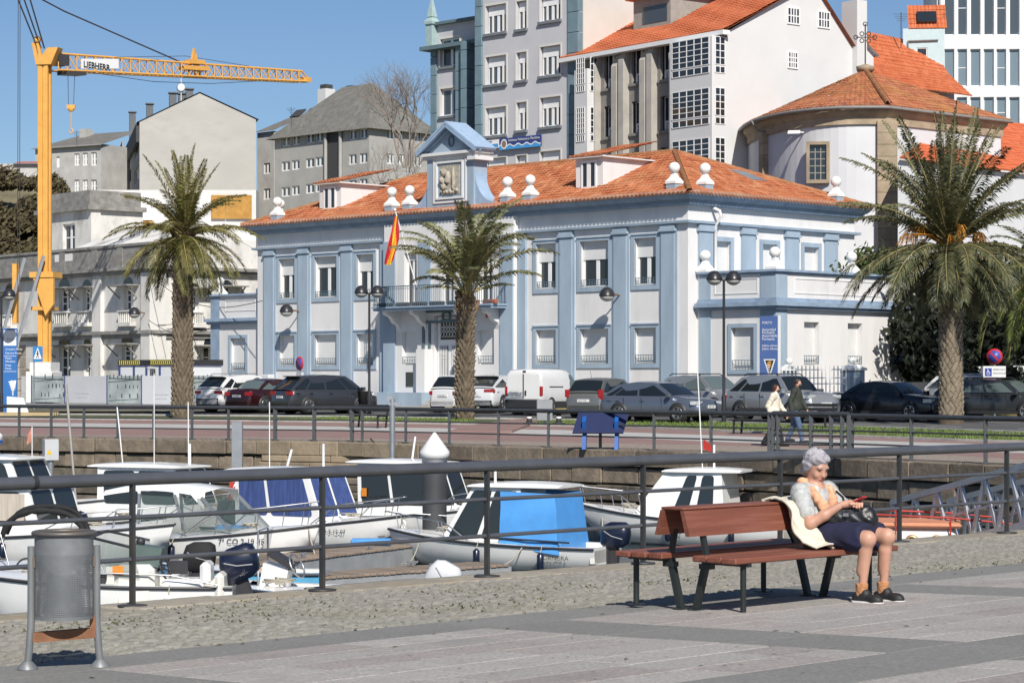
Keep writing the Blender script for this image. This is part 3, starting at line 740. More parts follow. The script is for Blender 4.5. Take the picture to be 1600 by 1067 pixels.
# ---- gabled centrepiece
pc = -14.85; pw = 1.62; y0, y1 = -.15, .75; zt = 12.75
q = MB(); q.box(pc-pw, pc+pw, y0, y1, 9.9, zt)
q.prism([(pc-pw-.1, zt), (pc+pw+.1, zt), (pc, zt+1.2)], y0+.1, y1-.1, 'y')
ped = q.build('pediment', m_bl, blue)
q = MB()
for s_ in (-1, 1):     # raking roof slabs and returns
    A = Vector((pc+s_*(pw+.42), 0, zt-.02)); B = Vector((pc, 0, zt+1.3)); n_ = Vector((B.z-A.z, 0, -(B.x-A.x)))*s_*-1; n_.normalize()
    if n_.z < 0: n_ = -n_
    vs = []
    for y in (y0-.35, y1+.15):
        for p in (A, B, B+Vector((0, 0, .14)), A+n_*.12): vs.append((p.x, y, p.z))
    q.add(vs, [(0, 1, 2, 3), (7, 6, 5, 4), (0, 4, 5, 1), (3, 2, 6, 7), (0, 3, 7, 4)])
    for dy in (.0, .35): q.bar((A.x, y0-.3+dy, A.z-.07), (B.x, y0-.3+dy, B.z-.09), .1, .1)
q.build('gable_roof', mat('blue_pale', (.30, .41, .55), .7, var=.12), ped)
q = MB(); q.box(pc-pw-.3, pc+pw+.3, y0-.22, y1+.15, zt-.16, zt-.02); q.box(pc-pw-.18, pc+pw+.18, y0-.1, y1+.05, zt-.32, zt-.162); q.box(pc+pw-.25, pc+pw+.32, y0-.2, y1+.1, zt-.5, zt-.322); q.build('gable_cornice', m_w, ped)
q = MB(); q.tube([(pc+.17*math.cos(t), y0+.08, zt+.5+.25*math.sin(t)) for t in [2*math.pi*i/16 for i in range(16)]], .04, 6, closed=True); q.build('oculus', m_green, ped)
q = MB()
for a, b_, z0, z1, d_ in ((-1.15, 1.15, 10.3, 12.45, .05), (-.95, .95, 10.48, 12.3, .09)):
    for e in ((a, a+.09, z0, z1), (b_-.09, b_, z0, z1), (a+.09, b_-.09, z0, z0+.09), (a+.09, b_-.09, z1-.09, z1)): q.box(pc+e[0], pc+e[1], y0-d_, y0-.001, e[2], e[3])
q.build('panel_frame', m_w, ped)
m_rel = mat('carved_stone', (.42, .38, .31), .9, var=.3, scale=5, bump=.8, bscale=14, stain=(.16, .14, .12), sscale=2.2, samt=.8)
q = MB(); q.box(pc-.68, pc+.68, y0-.03, y0-.002, 10.7, 12.1)
random.seed(5)
q.tube([(pc-.42+.1*math.sin(k*.9), y0-.06, 11.0+.09*k) for k in range(11)], [.13+.05*math.sin(k*1.7) for k in range(11)], 7)
q.tube([(pc+.28, y0-.06, 10.95), (pc+.3, y0-.06, 11.5), (pc+.27, y0-.05, 12.0)], [.07, .1, .03], 7)
q.tube([(pc-.15, y0-.06, 11.3), (pc-.05, y0-.08, 11.55), (pc-.12, y0-.05, 11.8)], [.14, .16, .06], 7)
for k in range(26): q.ball((pc+random.uniform(-.55, .55), y0-.05, 10.78+abs(random.gauss(0, .16))), random.uniform(.05, .1), 7, 5)
for k in range(14): q.ball((pc-.5+random.uniform(-.08, .12), y0-.05, random.uniform(10.9, 11.9)), random.uniform(.04, .08), 7, 5)
q.build('carved_relief', m_rel, ped)
for s_ in (-1, 1):      # sweeping side scrolls
    pts = [(pc+s_*pw, 9.95)]; n_ = 12
    arc = [(pc+s_*(pw+1.35*(1-math.cos(t))), 10.15+1.75*(1-math.sin(t))) for t in [math.pi/2*k/n_ for k in range(n_+1)]]
    poly = [(pc+s_*pw, 9.95)]+[(pc+s_*(pw+1.4*(1-math.cos(t))), 10.2+1.5*(1-math.sin(t))) for t in [math.pi/2*k/n_ for k in range(n_+1)]]+[(pc+s_*(pw+1.4), 9.95)]
    q = MB(); q.prism(poly if s_ < 0 else poly[::-1], y0+.1, y0+.85, 'y'); q.build('scroll', mat('blue_pale', (1, 1, 1)), ped)
# ball finials on blue plinths
def finial_mesh():
    q = MB(); q.slot(0).box(-.34, .34, -.34, .34, -.5, .12); q.slot(1)
    def sq(r, z): return [(r, -r, z), (r, r, z), (-r, r, z), (-r, -r, z)]
    q.loft([sq(.38, .12), sq(.38, .26), sq(.2, .5), sq(.12, .72), sq(.16, .76)], True, True, False)
    q.ball((0, 0, 1.05), .33, 18, 12); return q.mesh('finial', [m_bl, mat('white_paint', (.76, .76, .74), .7, var=.06, stain=(.45, .45, .42), sscale=3, samt=.35)])
fm = finial_mesh()
for u, y in ((-28.3, .2), (-29.3, 1.2), (-19.4, .2), (-18.1, .2), (-11.3, .2), (-9.8, .2), (-1.0, .25), (-.3, 1.5), (-.25, 10.9)): link('ball_finial', fm, blue, (u, y, EZ+.42), (0, 0, 0), .76)
# ---- dormers
for ux, zb, zt in ((FB.X(921, 1.2), 10.3, 12.05), (FB.X(516, 1.2), 10.3, 11.95)):
    dw, yd = .85, 1.2
    q = MB(); q.box(ux-dw, ux+dw, yd, yd+3.6, zb, zt); dm = q.build('dormer', m_w, blue)
    window(dm, plane('L', yd-.06), ux-.48, ux+.48, zb+.28, zt-.18, .0, 2, 1, 0, fr=.1)
    tile_slope('dormer_tiles', dm, (ux-dw-.2, yd-.25, zt+.02), (1, 0, 0), (0, 1, .22), [(0, 0), (2*dw+.4, 0), (2*dw+.4, 3.9), (0, 3.9)], m_t1)
    q = MB(); q.box(ux-dw-.22, ux+dw+.22, yd-.25, yd+3.5, zt-.06, zt+.0); q.build('dormer_eave', m_w, dm)
# skylight on the hip
q = MB(); q.obox((-2.9, 7.6, 11.26), (.0, .55, 0), Vector((-run, 0, rise)).normalized()*.75, Vector((rise, 0, run)).normalized()*.12); q.build('skylight', mat('skylight_grey', (.14, .17, .2), .3), blue)
# downpipe, cables
q = MB(); q.tube([(.12, 1.55, 9.35), (.45, 1.6, 9.2), (.5, 1.66, 8.95), (.16, 1.68, 8.6), (.14, 1.68, 6.5)], .075, 8); q.build('downpipe', m_w, blue)
# ---- low wing on the right
wX = FB.X; WL = 4.35
wy0 = .6
q = MB(); hw = []
fwl, fwr = plane('L', wy0), plane('R', WL)
wz0, wz1, wz2 = ZB, 4.85, 6.48
lh = [(1.95, 3.2, 2.25, 4.05)]; YR1 = 11.6
rh = [(fu, fu+1.05, 2.45, 4.3) for fu in (2.55, 5.65, 8.75)]
wallp(q, fwl, 0, WL, ZB, wz2-.1, lh); wallp(q, fwr, wy0, YR1, ZB, wz2-.1, rh, .3)
q.quad((0, YR1, ZB), (WL, YR1, ZB), (WL, YR1, wz2-.1), (0, YR1, wz2-.1)); q.quad((0, wy0, 5.2), (WL, wy0, 5.2), (WL, YR1, 5.2), (0, YR1, 5.2))
q.build('wing_wall', m_w, blue)
for h in lh:
    window(blue, fwl, *h, .22, 2, 1, .985, fr=.07, bal=.42); q = MB(); moulding(q, fwl, h[0], h[1], -.06, .05, h[2], h[3], .18); q.build('window_surround', m_bl, blue)
for h in rh: window(blue, fwr, *h, .28, 2, 1, .985, fr=.05, bal=.42)
for f_, e in ((fwl, (3.55, WL+.04)), (fwl, (.15, .8)), (fwr, (wy0-.037, 1.35)), (fwr, (YR1-.75, YR1+.04))): pbox(MB(), f_, *e, -.04, 0, ZB, wz2-.12).build('wing_corner', m_bl, blue)
def lring(mb, z0, z1, o):
    mb.box(.1, WL+o, wy0-o, YR1+o, z0, z1)
q = MB(); lring(q, 4.95, 5.12, .32); lring(q, 4.82, 4.95, .2); lring(q, 5.12, 5.3, .1); lring(q, 6.4, 6.5, .16); lring(q, 6.32, 6.4, .08); q.build('wing_ledge', m_bld, blue)
q = MB()
for f_, a, b_ in ((fwl, 1.0, 3.4), (fwr, 1.9, 10.4)):
    for e in ((a, b_, 5.5, 5.54), (a, b_, 6.12, 6.16), (a, a+.04, 5.54, 6.12), (b_-.04, b_, 5.54, 6.12)): pbox(q, f_, e[0], e[1], -.025, 0, e[2], e[3])
q.build('parapet_panel', m_w, blue)
q = MB(); s_ = .62
q.loft([[(r, -r, z), (r, r, z), (-r, r, z), (-r, -r, z)] for r, z in ((.3, 0), (.3, .1), (.14, .35), (.1, .52))], True, True, False); q.ball((0, 0, .72), .24, 16, 10)
bm_ = q.mesh('parapet_ball', mat('white_paint', (1, 1, 1)))
for u, y in ((.35, wy0+.15), (WL-.2, wy0+.2), (WL-.2, 6.2), (WL-.2, YR1-.3)): link('parapet_ball', bm_, blue, (u, y, 6.5))
# ---- low wing on the left
X1 = L0; X0w = -34.3; ly = .5
q = MB(); f2 = plane('L', ly); h2 = [(-32.6, -31.3, 2.3, 4.05)]
wallp(q, f2, X0w, X1, ZB, 6.4, h2); q.quad((X0w, ly, ZB), (X0w, ly, 6.4), (X0w, 9, 6.4), (X0w, 9, ZB)); q.quad((X0w, ly, 5.2), (X1, ly, 5.2), (X1, 9, 5.2), (X0w, 9, 5.2)); q.build('wing_wall', m_w, blue)
window(blue, f2, *h2[0], .22, 2, 1, .985, fr=.07, bal=.42); q = MB(); moulding(q, f2, h2[0][0], h2[0][1], -.06, .05, h2[0][2], h2[0][3], .18); q.build('window_surround', m_bl, blue)
q = MB(); pbox(q, f2, X0w-.02, X0w+.75, -.04, 0, ZB, 6.3); pbox(q, f2, X1-.35, X1, -.04, 0, ZB, 6.3); q.box(X0w-.3, X1, ly-.3, 9, 4.95, 5.12); q.box(X0w-.18, X1, ly-.2, 9, 4.82, 4.95); q.box(X0w-.15, X1, ly-.15, 9, 6.32, 6.42); q.build('wing_ledge', m_bld, blue)
link('parapet_ball', bm_, blue, (X0w+.5, ly+.2, 6.42)); link('parapet_ball', bm_, blue, (X1-.6, ly+.3, 6.42))
q = MB(); 
for e in ((-33.1, -30.5, 5.5, 5.54), (-33.1, -30.5, 6.05, 6.09), (-33.1, -33.06, 5.54, 6.05), (-30.54, -30.5, 5.54, 6.05)): pbox(q, f2, e[0], e[1], -.025, 0, e[2], e[3])
q.build('parapet_panel', m_w, blue)
# chimney vents on the ridge
q = MB(); q.box(-13.2, -12.2, ym+.6, ym+1.4, 11.6, 12.9); q.build('roof_vent', mat('zinc', (.3, .31, .32), .5, .6), blue)
# ================================================================== buildings behind
def hole(F, kind, off, x0, x1, y0, y1):
    """opening of a facade plane from its place in the view"""
    if kind == 'L': a, b = F.X(x0, off), F.X(x1, off); c = F.d((a+b)/2, off)
    else: a, b = F.Y(x0, off), F.Y(x1, off); c = F.d(off, (a+b)/2)
    return (min(a, b), max(a, b), CH-(y1-HZ)/FPX*c, CH-(y0-HZ)/FPX*c)
def house(name, label, F, x0, y1, zb, zt, m, holesL=(), holesR=(), par=None, offL=0, dpt=.2, cat='building'):
    """box building standing at frame F: front plane from x0 to 0, right plane from 0 to y1"""
    t = par or thing(name, label, cat, F.W(0, 0, 0), F.ang)
    q = MB(); wallp(q, plane('L'), x0, 0, zb, zt, holesL, dpt); wallp(q, plane('R'), 0, y1, zb, zt, holesR, dpt)
    q.quad((x0, 0, zb), (x0, 0, zt), (x0, y1, zt), (x0, y1, zb)); q.quad((x0, y1, zb), (x0, y1, zt), (0, y1, zt), (0, y1, zb)); q.quad((x0, 0, zt), (0, 0, zt), (0, y1, zt), (x0, y1, zt))
    q.build('wall', m, t); return t
m_gold = mat('ochre_board', (.42, .22, .05), .85, var=.2, scale=3)
m_slate = mat('old_slate', (.155, .15, .135), .9, var=.25, scale=2, stain=(.25, .24, .21), sscale=.4, bump=.4, bscale=12)
m_conc = mat('grey_render', (.43, .415, .385), .9, var=.1, scale=.5, stain=(.33, .32, .30), sscale=.25, samt=.6, stretch=(1, 1, 2))
m_grey = mat('apartment_grey', (.37, .365, .345), .9, var=.1, scale=.6, stain=(.28, .27, .25), sscale=.35)
m_dk = mat('dark_cladding_shade', (.05, .05, .052), .7)
# ---- institute: pale grey facade, teal corner piers
F5 = Fr(905, 135); zb = 8
g_i = mat('institute_grey', (.50, .50, .52), .85, var=.05, scale=.8, stain=(.43, .43, .45), sscale=.3, samt=.4)
g_t = mat('teal_stone', (.155, .235, .275), .8, var=.15, scale=1.2, rnd=.1)
g_w = mat('cream_render', (.62, .59, .54), .85, var=.05, scale=.6)
cols5 = [(759, 791), (807, 823), (844, 876)]
h5 = []
for (a, b), ys in zip(cols5, ([(8, 52), (88, 132), (168, 212), (247, 290)], [(2, 46), (82, 126), (160, 204), (243, 286)], [(-8, 33), (72, 118), (152, 198), (236, 280)])):
    for y0, y1 in ys: h5.append(hole(F5, 'L', 0, a, b, y0, y1))
x5 = F5.X(745); zt5 = 27.5
inst = house('institute_building', 'tall pale grey office block with teal corner piers and blue banner', F5, x5, 16, zb, zt5, g_i, h5, [])
for h in h5:
    narrow = h[1]-h[0] < 1.2
    w_ = window(inst, plane('L'), *h, .22, 1 if narrow else 2, 1, 0, fr=.09, m_gl=M_dglass2)
    q = MB(); pbox(q, plane('L'), h[0]+.1, h[1]-.1, .19, .218, h[3]-.62, h[3]-.09); 
    for k in range(1 if narrow else 2):
        wd = (h[1]-h[0])/(1 if narrow else 2); c = h[0]+wd*(k+.5); pbox(q, plane('L'), c-.07, c+.07, .17, .21, h[2]+.1, h[3]-.63)
    q.build('transom', M_white, w_)
    q = MB(); pbox(q, plane('L'), h[0]-.1, h[1]+.1, -.16, .1, h[2]-.16, h[2]-.002); q.build('sill', mat('dark_sill', (.16, .18, .2), .8), inst)
    q = MB(); moulding(q, plane('L'), h[0], h[1], -.03, .0, h[2], h[3], .1); q.build('window_surround', g_w, inst)
def courses_pier(par, f, u0, u1, d0, d1, z0, z1, m, h=.75, name='pier_stone'):
    z = z0
    while z < z1-.05:
        q = MB(); pbox(q, f, u0, u1, d0, d1, z+.012, min(z+h, z1)-.012, .02); q.build(name, m, par); z += h
courses_pier(inst, plane('L'), -.85, .02, -.12, .3, 15, zt5, g_t, 1.2); courses_pier(inst, plane('L'), x5-.05, x5+.55, -.14, .3, 15, zt5, g_t, 1.2)
q = MB(); pbox(q, plane('R'), .3, 14, -.05, .0, 18, zt5); q.build('side_cladding', g_w, inst)
# left part, set back and lower, pinnacle on its parapet
yo = 2.2; xa, xb = F5.X(676, yo), F5.X(738, yo); zl = F5.Z(38, xa, yo)
fl5 = plane('L', yo)
h5b = [hole(F5, 'L', yo, 688, 718, a, b) for a, b in ((60, 104), (138, 181))]
q = MB(); wallp(q, fl5, xa, x5, zb, zl, h5b); q.quad((xa, yo, zb), (xa, yo, zl), (xa, 14, zl), (xa, 14, zb)); q.quad((xa, yo, zl), (x5, yo, zl), (x5, 14, zl), (xa, 14, zl)); q.quad((x5, 0, zb), (x5, 0, zt5), (x5, yo, zt5), (x5, yo, zb)); q.build('setback_wall', g_i, inst)
for h in h5b:
    w_ = window(inst, fl5, *h, .2, 2, 1, 0, fr=.1, m_gl=M_dglass2); q = MB(); pbox(q, fl5, h[0]-.1, h[1]+.1, -.15, 0, h[2]-.15, h[2]-.002); q.build('sill', mat('dark_sill', (1, 1, 1)), inst)
    q = MB(); moulding(q, fl5, h[0], h[1], -.03, 0, h[2], h[3], .12); q.build('window_surround', g_w, inst)
xm = F5.X(720, yo)
courses_pier(inst, fl5, xm, xm+.5, -.5, 0, 14, zl-1.6, g_t, 1.2); courses_pier(inst, fl5, xm+.9, xm+1.5, -.9, 0, 14, zl-1.6, g_t, 1.2); courses_pier(inst, fl5, xa-.1, xa+.45, -.12, 0, 14, zl-1.6, g_t, 1.2)
q = MB(); pbox(q, fl5, xa-.5, x5, -.7, .2, zl-1.75, zl-1.5); pbox(q, fl5, xa-.2, x5, -.3, .2, zl-.16, zl+.02); q.build('cornice', mat('teal_dark', (.11, .17, .19), .8), inst)
q = MB(); q.loft([[(xa+.15+r, yo-.2-r, z), (xa+.15+r, yo-.2+r, z), (xa+.15-r, yo-.2+r, z), (xa+.15-r, yo-.2-r, z)] for r, z in ((.28, zl-1.5), (.28, zl-.1), (.36, zl-.08), (.36, zl+.1), (.2, zl+.35), (.24, zl+.4), (.1, zl+1.3), (.02, zl+1.7))], True, True, False); q.build('pinnacle', mat('teal_pale', (.33, .45, .45), .8), inst)
q = MB(); pbox(q, plane('L'), x5-.3, .4, -.5, .1, zt5-.02, zt5+.5); q.build('roof_cornice', mat('teal_dark', (1, 1, 1)), inst)
# banner sign with wave and round seal
a, b, z0, z1 = hole(F5, 'L', -.2, 781, 846, 214, 232)
fs = plane('L', -.25); m_nv = mat('banner_navy', (.03, .05, .20), .5, var=0); m_cy = mat('banner_cyan', (.06, .30, .62), .5, var=0); m_si = mat('sign_white', (.78, .78, .78), .5, var=0)
q = MB(); pbox(q, fs, a, b, 0, .08, z0, z1); bn = q.build('banner', m_nv, inst)
q = MB(); n_ = 28; zz = (z0+z1)/2-.1
top = [(a+(b-a)*k/n_, zz+.07*math.sin(k*1.1)) for k in range(n_+1)]
q.add([fs(u, -.008, z) for u, z in top]+[fs(u, -.008, z0) for u, _ in top], [(k, k+1, n_+2+k, n_+1+k) for k in range(n_)]); q.build('banner_wave', m_cy, bn)
q = MB(); q.add([fs(u, -.012, z+.03) for u, z in top]+[fs(u, -.012, z-.04) for u, z in top], [(k, k+1, n_+2+k, n_+1+k) for k in range(n_)]); q.build('banner_foam', m_si, bn)
cx, cz = a+.42, (z0+z1)/2
q = MB(); q.add([fs(cx+.27*math.cos(t), -.018, cz+.3*math.sin(t)) for t in [2*math.pi*i/20 for i in range(20)]], [tuple(range(20))]); q.build('banner_seal', m_si, bn)
q = MB(); q.add([fs(cx+.19*math.cos(t), -.024, cz+.22*math.sin(t)) for t in [2*math.pi*i/20 for i in range(20)]], [tuple(range(20))]); q.build('seal_ring', mat('seal_brown', (.25, .16, .12), .6), bn)
def LM(u, dpt, z): return Matrix.Translation((u, dpt, z)) @ Matrix.Rotation(R(90), 4, 'X')
text('Instituto Politécnico Marítimo', bn, m_si, .22, LM(a+.8, -.28, zz+.22), ext=.001)
a2, b2, c2, d2 = hole(F5, 'L', -.2, 762, 780, 219, 232)
q = MB(); pbox(q, fs, a2, b2, 0, .08, c2, d2); bn2 = q.build('banner', m_si, inst)
q = MB(); pbox(q, fs, a2+.03, b2-.03, -.01, -.002, c2+.05, c2+.25); q.build('banner_wave', m_cy, bn2)
text('CIFP', bn2, m_nv, .2, LM(a2+.06, -.27, c2+.32), ext=.001)
# ---- blank cream block behind
F7 = Fr(1060, 150, -45)
house('blank_block', 'tall blank cream gable wall rising behind the tiled roof', F7, -12, 10, 8, 30, g_w)
# ---- glazed gallery house: grey front, white bays, orange roof
F6 = Fr(1136, 125, -52.5); gw = mat('gallery_white', (.63, .63, .625), .7, var=.04, scale=.6, stain=(.62, .62, .62), sscale=.3, samt=.3)
g_s = mat('gallery_granite', (.245, .235, .215), .9, var=.2, scale=1.5, stain=(.16, .155, .145), sscale=.6, rnd=.08)
x6 = F6.X(893); z6 = F6.Z(50, 0, 0)
hl = []
for x_, (ya, yb) in ((( 944, 961), (84, 138)), ((987, 1006), (76, 130)), ((1032, 1051), (66, 124)), ((944, 961), (166, 214)), ((987, 1006), (158, 208)), ((1032, 1051), (150, 204)), ((987, 1006), (237, 262)), ((1032, 1051), (230, 262))):
    hl.append(hole(F6, 'L', 0, *x_, ya, yb))
rr = [hole(F6, 'R', 0, 1229, 1249, 12, 39), hole(F6, 'R', 0, 1277, 1296, 18, 45), hole(F6, 'R', 0, 1230, 1246, 81, 108)]
y6 = F6.Y(1332)
gal = house('gallery_house', 'granite fronted house with white glazed bays, blank white side and orange roof', F6, x6, y6, 6, z6, g_s, hl, [])
for h in hl: 
    w_ = window(gal, plane('L'), *h, .3, 2, 1, 0, fr=.07); q = MB()
    for k in range(4):
        u = h[0]+(h[1]-h[0])*(k+.5)/4; pbox(q, plane('L'), u-.08, u+.08, .26, .29, h[2]+.08, h[2]+.5)
    pbox(q, plane('L'), h[0]+.05, h[1]-.05, .285, .295, h[2]+.5, h[2]+.58)
    q.build('lower_lights', M_white, w_)
    q = MB(); pbox(q, plane('L'), h[0]-.15, h[1]+.15, -.12, 0, h[2]-.16, h[2]-.01); q.build('sill', g_s, gal)
for px in (935, 968, 979, 1012, 1023, 1058):     # tall stone ribs
    u = F6.X(px); zt_ = F6.Z(105 if px < 970 else (95 if px < 1015 else 85), u, 0); q = MB(); pbox(q, plane('L'), u-.22, u+.22, -.45, 0, 6, zt_); q.prism([(-.45, zt_), (0, zt_), (0, zt_+.7)], u-.22, u+.22, 'x'); q.build('stone_rib', mat('rib_stone', (.42, .395, .355), .9, var=.15, scale=1.5), gal)
def bay(par, u0, u1, d0, z1, rows, ncol, side=True):
    f_ = plane('L'); q = MB(); pbox(q, f_, u0, u1, d0, 0, 6, z1, .03); b_ = q.build('glazed_bay', gw, par)
    def pane(f, a, b, za, zb_, nc, nr):
        o = MB(); pbox(o, f, a, b, -.012, 0, za, zb_); p = o.build('bay_window', M_dglass, b_)
        o = MB()
        for i in range(nc+1): u = a+(b-a)*i/nc; pbox(o, f, u-.025, u+.025, -.04, -.013, za, zb_)
        for j in range(nr+1): z = za+(zb_-za)*j/nr; pbox(o, f, a+.026, b-.026, -.035, -.013, z-.02, z+.02)
        o.build('bay_bars', M_white, b_)
    for z in rows:
        pane(plane('L', d0), u0+.25, u1-.25, z, z+1.5, ncol, 5); pane(plane('L', d0), u0+.25, u1-.25, z-.45, z-.1, ncol, 1)
        pane(plane('R', u1), d0+.2, -.2 if d0 < -.6 else -.1, z, z+1.5, 2, 4); pane(plane('R', u1), d0+.2, -.2 if d0 < -.6 else -.1, z-.45, z-.1, 2, 1)
    return b_
ru = F6.X(1069); rw = F6.X(1113, -1.1); zr = [F6.Z(y, rw, -1.1) for y in (100, 180, 258)]
bay(gal, ru, rw, -1.1, z6-.3, zr, 5)
lu, lw = F6.X(897, -.9), F6.X(918, -.9); zr = [F6.Z(y, lw, -.9) for y in (130, 208)]
bay(gal, lu, lw, -.9, z6-.9, zr, 4)
q = MB(); yy = [0, y6]; fR = plane('R', .01)
apx = F6.Y(1268, .01); za = F6.Z(-28, 0, apx)
q = MB(); wallp(q, fR, -.02, y6, 6, z6, [], .15); q.add([(.01, -.02, z6), (.01, y6, z6), (.01, apx, za)], [(0, 1, 2)]); q.build('side_wall', gw, gal)
for i, h in enumerate(rr): window(gal, fR, *h, -.06, 4, 2 if i < 2 else 3, 0, fr=.08)
m_t2 = tile_mat('new_tiles', [(.42, .10, .035), (.50, .135, .05), (.46, .12, .045), (.54, .16, .07)], .24, .42, (.4, .16, .06), .15)
ln = x6-.5; up = Vector((0, apx+.5, za-z6)); L_ = up.length
tile_slope('roof_tiles', gal, (ln, -.5, z6+.05), (1, 0, 0), up, [(0, 0), (-ln+.3, 0), (-ln+.3, L_), (0, L_)], m_t2)
q = MB(); q.box(ln, .35, -.62, -.1, z6-.22, z6+.02); q.build('eave', M_white, gal)
q = MB(); q.add([(ln, -.45, z6), (.3, -.45, z6), (.3, apx, za-.03), (ln, apx, za-.03), (ln, y6, z6), (.3, y6, z6)], [(0, 1, 2, 3), (3, 2, 5, 4)]); q.build('roof_deck', mat('roof_dark', (1, 1, 1)), gal)
# roof dormer with glass front
u0, u1 = F6.X(998, 3), F6.X(1056, 3); zz = F6.Z(38, u0, 3); q = MB(); q.box(u0, u1, 2.6, 6, zz-.6, zz+1.3); dm = q.build('dormer', mat('grey_timber', (.3, .29, .26), .8), gal)
q = MB(); pbox(q, plane('L', 2.6), u0+.8, u1-.3, -.02, 0, zz-.2, zz+.8); q.build('pane', M_dglass2, dm)
q = MB(); q.box(u0-.3, u1+.3, 2.2, 6, zz+1.3, zz+1.5); q.build('dormer_roof', m_t2, dm)
# white chimney stack at the gable's right, lower annex
fch = F6.Y(1338); q = MB(); q.box(-.8, .4, fch-.35, fch+.45, z6-6, F6.Z(2, 0, fch)); q.build('chimney', gw, gal)
q = MB(); y7 = F6.Y(1365); zq = F6.Z(50, 0, fch); q.add([(0, y6, 6), (0, y7, 6), (0, y7, zq-1.2), (0, y6+.3, zq)], [(0, 1, 2, 3)]); q.add([(-5, y6, zq), (.3, y6, zq), (.3, y7+.2, zq-1.3), (-5, y7+.2, zq-1.3)], [(0, 1, 2, 3)]); q.build('annex_wall', gw, gal)
# ---- round white hall with stone bands and old tiled roof
hall = thing('round_hall', 'curved white hall with brown stone bands and lichen covered tiled roof', 'building', (0, 0, 0), 0)
pts = [Vector(((px-800)/FPX*d, d, 0)) for px, d in ((1150, 131), (1170, 125.5), (1197, 121), (1245, 117.6), (1310, 115.8), (1385, 115.6))]
def cr(P_, n):     # smooth curve through points
    o = []
    for i in range(len(P_)-1):
        a, b, c, d = P_[max(i-1, 0)], P_[i], P_[i+1], P_[min(i+2, len(P_)-1)]
        for k in range(n):
            t = k/n; o.append(.5*((2*b)+(c-a)*t+(2*a-5*b+4*c-d)*t*t+(3*b-a-3*c+d)*t**3))
    return o+[P_[-1]]
cv = cr(pts, 6); corner = cv[-1]; rend = Vector((25.8, 121.6, 0)); br = Vector((20, 134, 0)); bl = Vector((13, 137, 0))
ez = 15.2
m_hw = mat('hall_white', (.60, .605, .62), .85, var=.06, scale=.5, stain=(.58, .59, .6), sscale=.3); m_hs = mat('hall_stone', (.36, .285, .195), .9, var=.25, scale=1.5, rnd=.15, stain=(.22, .175, .13), sscale=.8, bump=.4, bscale=12)
q = MB(); ring_ = cv+[rend, br, bl]
n_ = len(ring_); q.add([(p.x, p.y, 5) for p in ring_]+[(p.x, p.y, ez) for p in ring_], [(i, (i+1) % n_, n_+(i+1) % n_, n_+i) for i in range(n_)]); q.build('wall', m_hw, hall)
ctr = P(1352, 103, 122); apexz = ctr.z; cen = Vector((ctr.x, ctr.y, 0))
def out(p, o): d_ = (p-cen).normalized(); return p+d_*o
# stone frieze under the eave
q = MB(); fz = cv+[rend]
for o0, z0, o1, z1 in ((.12, 14.62, .12, 15.0), (.12, 15.0, .34, 15.2), (.34, 15.2, .42, 15.45)):
    A = [out(p, o0) for p in fz]; B = [out(p, o1) for p in fz]; k_ = len(A)
    q.add([(p.x, p.y, z0) for p in A]+[(p.x, p.y, z1) for p in B], [(i, i+1, k_+i+1, k_+i) for i in range(k_-1)])
q.build('stone_frieze', m_hs, hall)
def pier(p, w_, hgt0, hgt1, ang=None):
    z = hgt0; t = (p-cen).normalized(); s_ = Vector((-t.y, t.x, 0))
    while z < hgt1:
        o = MB(); o.obox(p+t*.05+Vector((0, 0, z+.3)), s_*w_, t*.25, Vector((0, 0, .29))); o.build('pier_stone', m_hs, hall); z += .6
pier(cv[12], .35, 7, 14.3)
for k, w_ in ((-1, .5),): pier(corner+Vector((0, 0, 0)), w_, 7, 14.3)
# window with stone surround
wp = Vector((( 1278-800)/FPX*116.4, 116.4, 0)); t = Vector((-.12, -1, 0)).normalized(); s_ = Vector((t.y, -t.x, 0))*-1
M = Matrix(((s_.x, -t.x, 0, wp.x), (s_.y, -t.y, 0, wp.y), (0, 0, 1, 0), (0, 0, 0, 1)))
z0, z1 = P(0, 287, 116.2).z, P(0, 222, 116.2).z
o = MB(M); f_ = plane('L', -.35)
for e in ((-.58, -.42, z0, z1), (.42, .58, z0, z1), (-.42, .42, z1-.16, z1), (-.42, .42, z0, z0+.18)): pbox(o, f_, e[0], e[1], -.1, .4, e[2], e[3])
ws = o.build('window', m_hs, hall)
o = MB(M); pbox(o, f_, -.42, .42, .12, .14, z0+.18, z1-.16); o.build('pane', M_dglass, ws)
o = MB(M)
for k in range(1, 3): pbox(o, f_, -.42+.28*k-.02, -.42+.28*k+.02, .08, .115, z0+.18, z1-.16)
for k in range(1, 5): pbox(o, f_, -.42, .42, .09, .115, z0+.18+.35*k-.02, z0+.18+.35*k+.02)
o.build('glazing_bars', mat('old_bars', (.3, .28, .24), .8), ws)
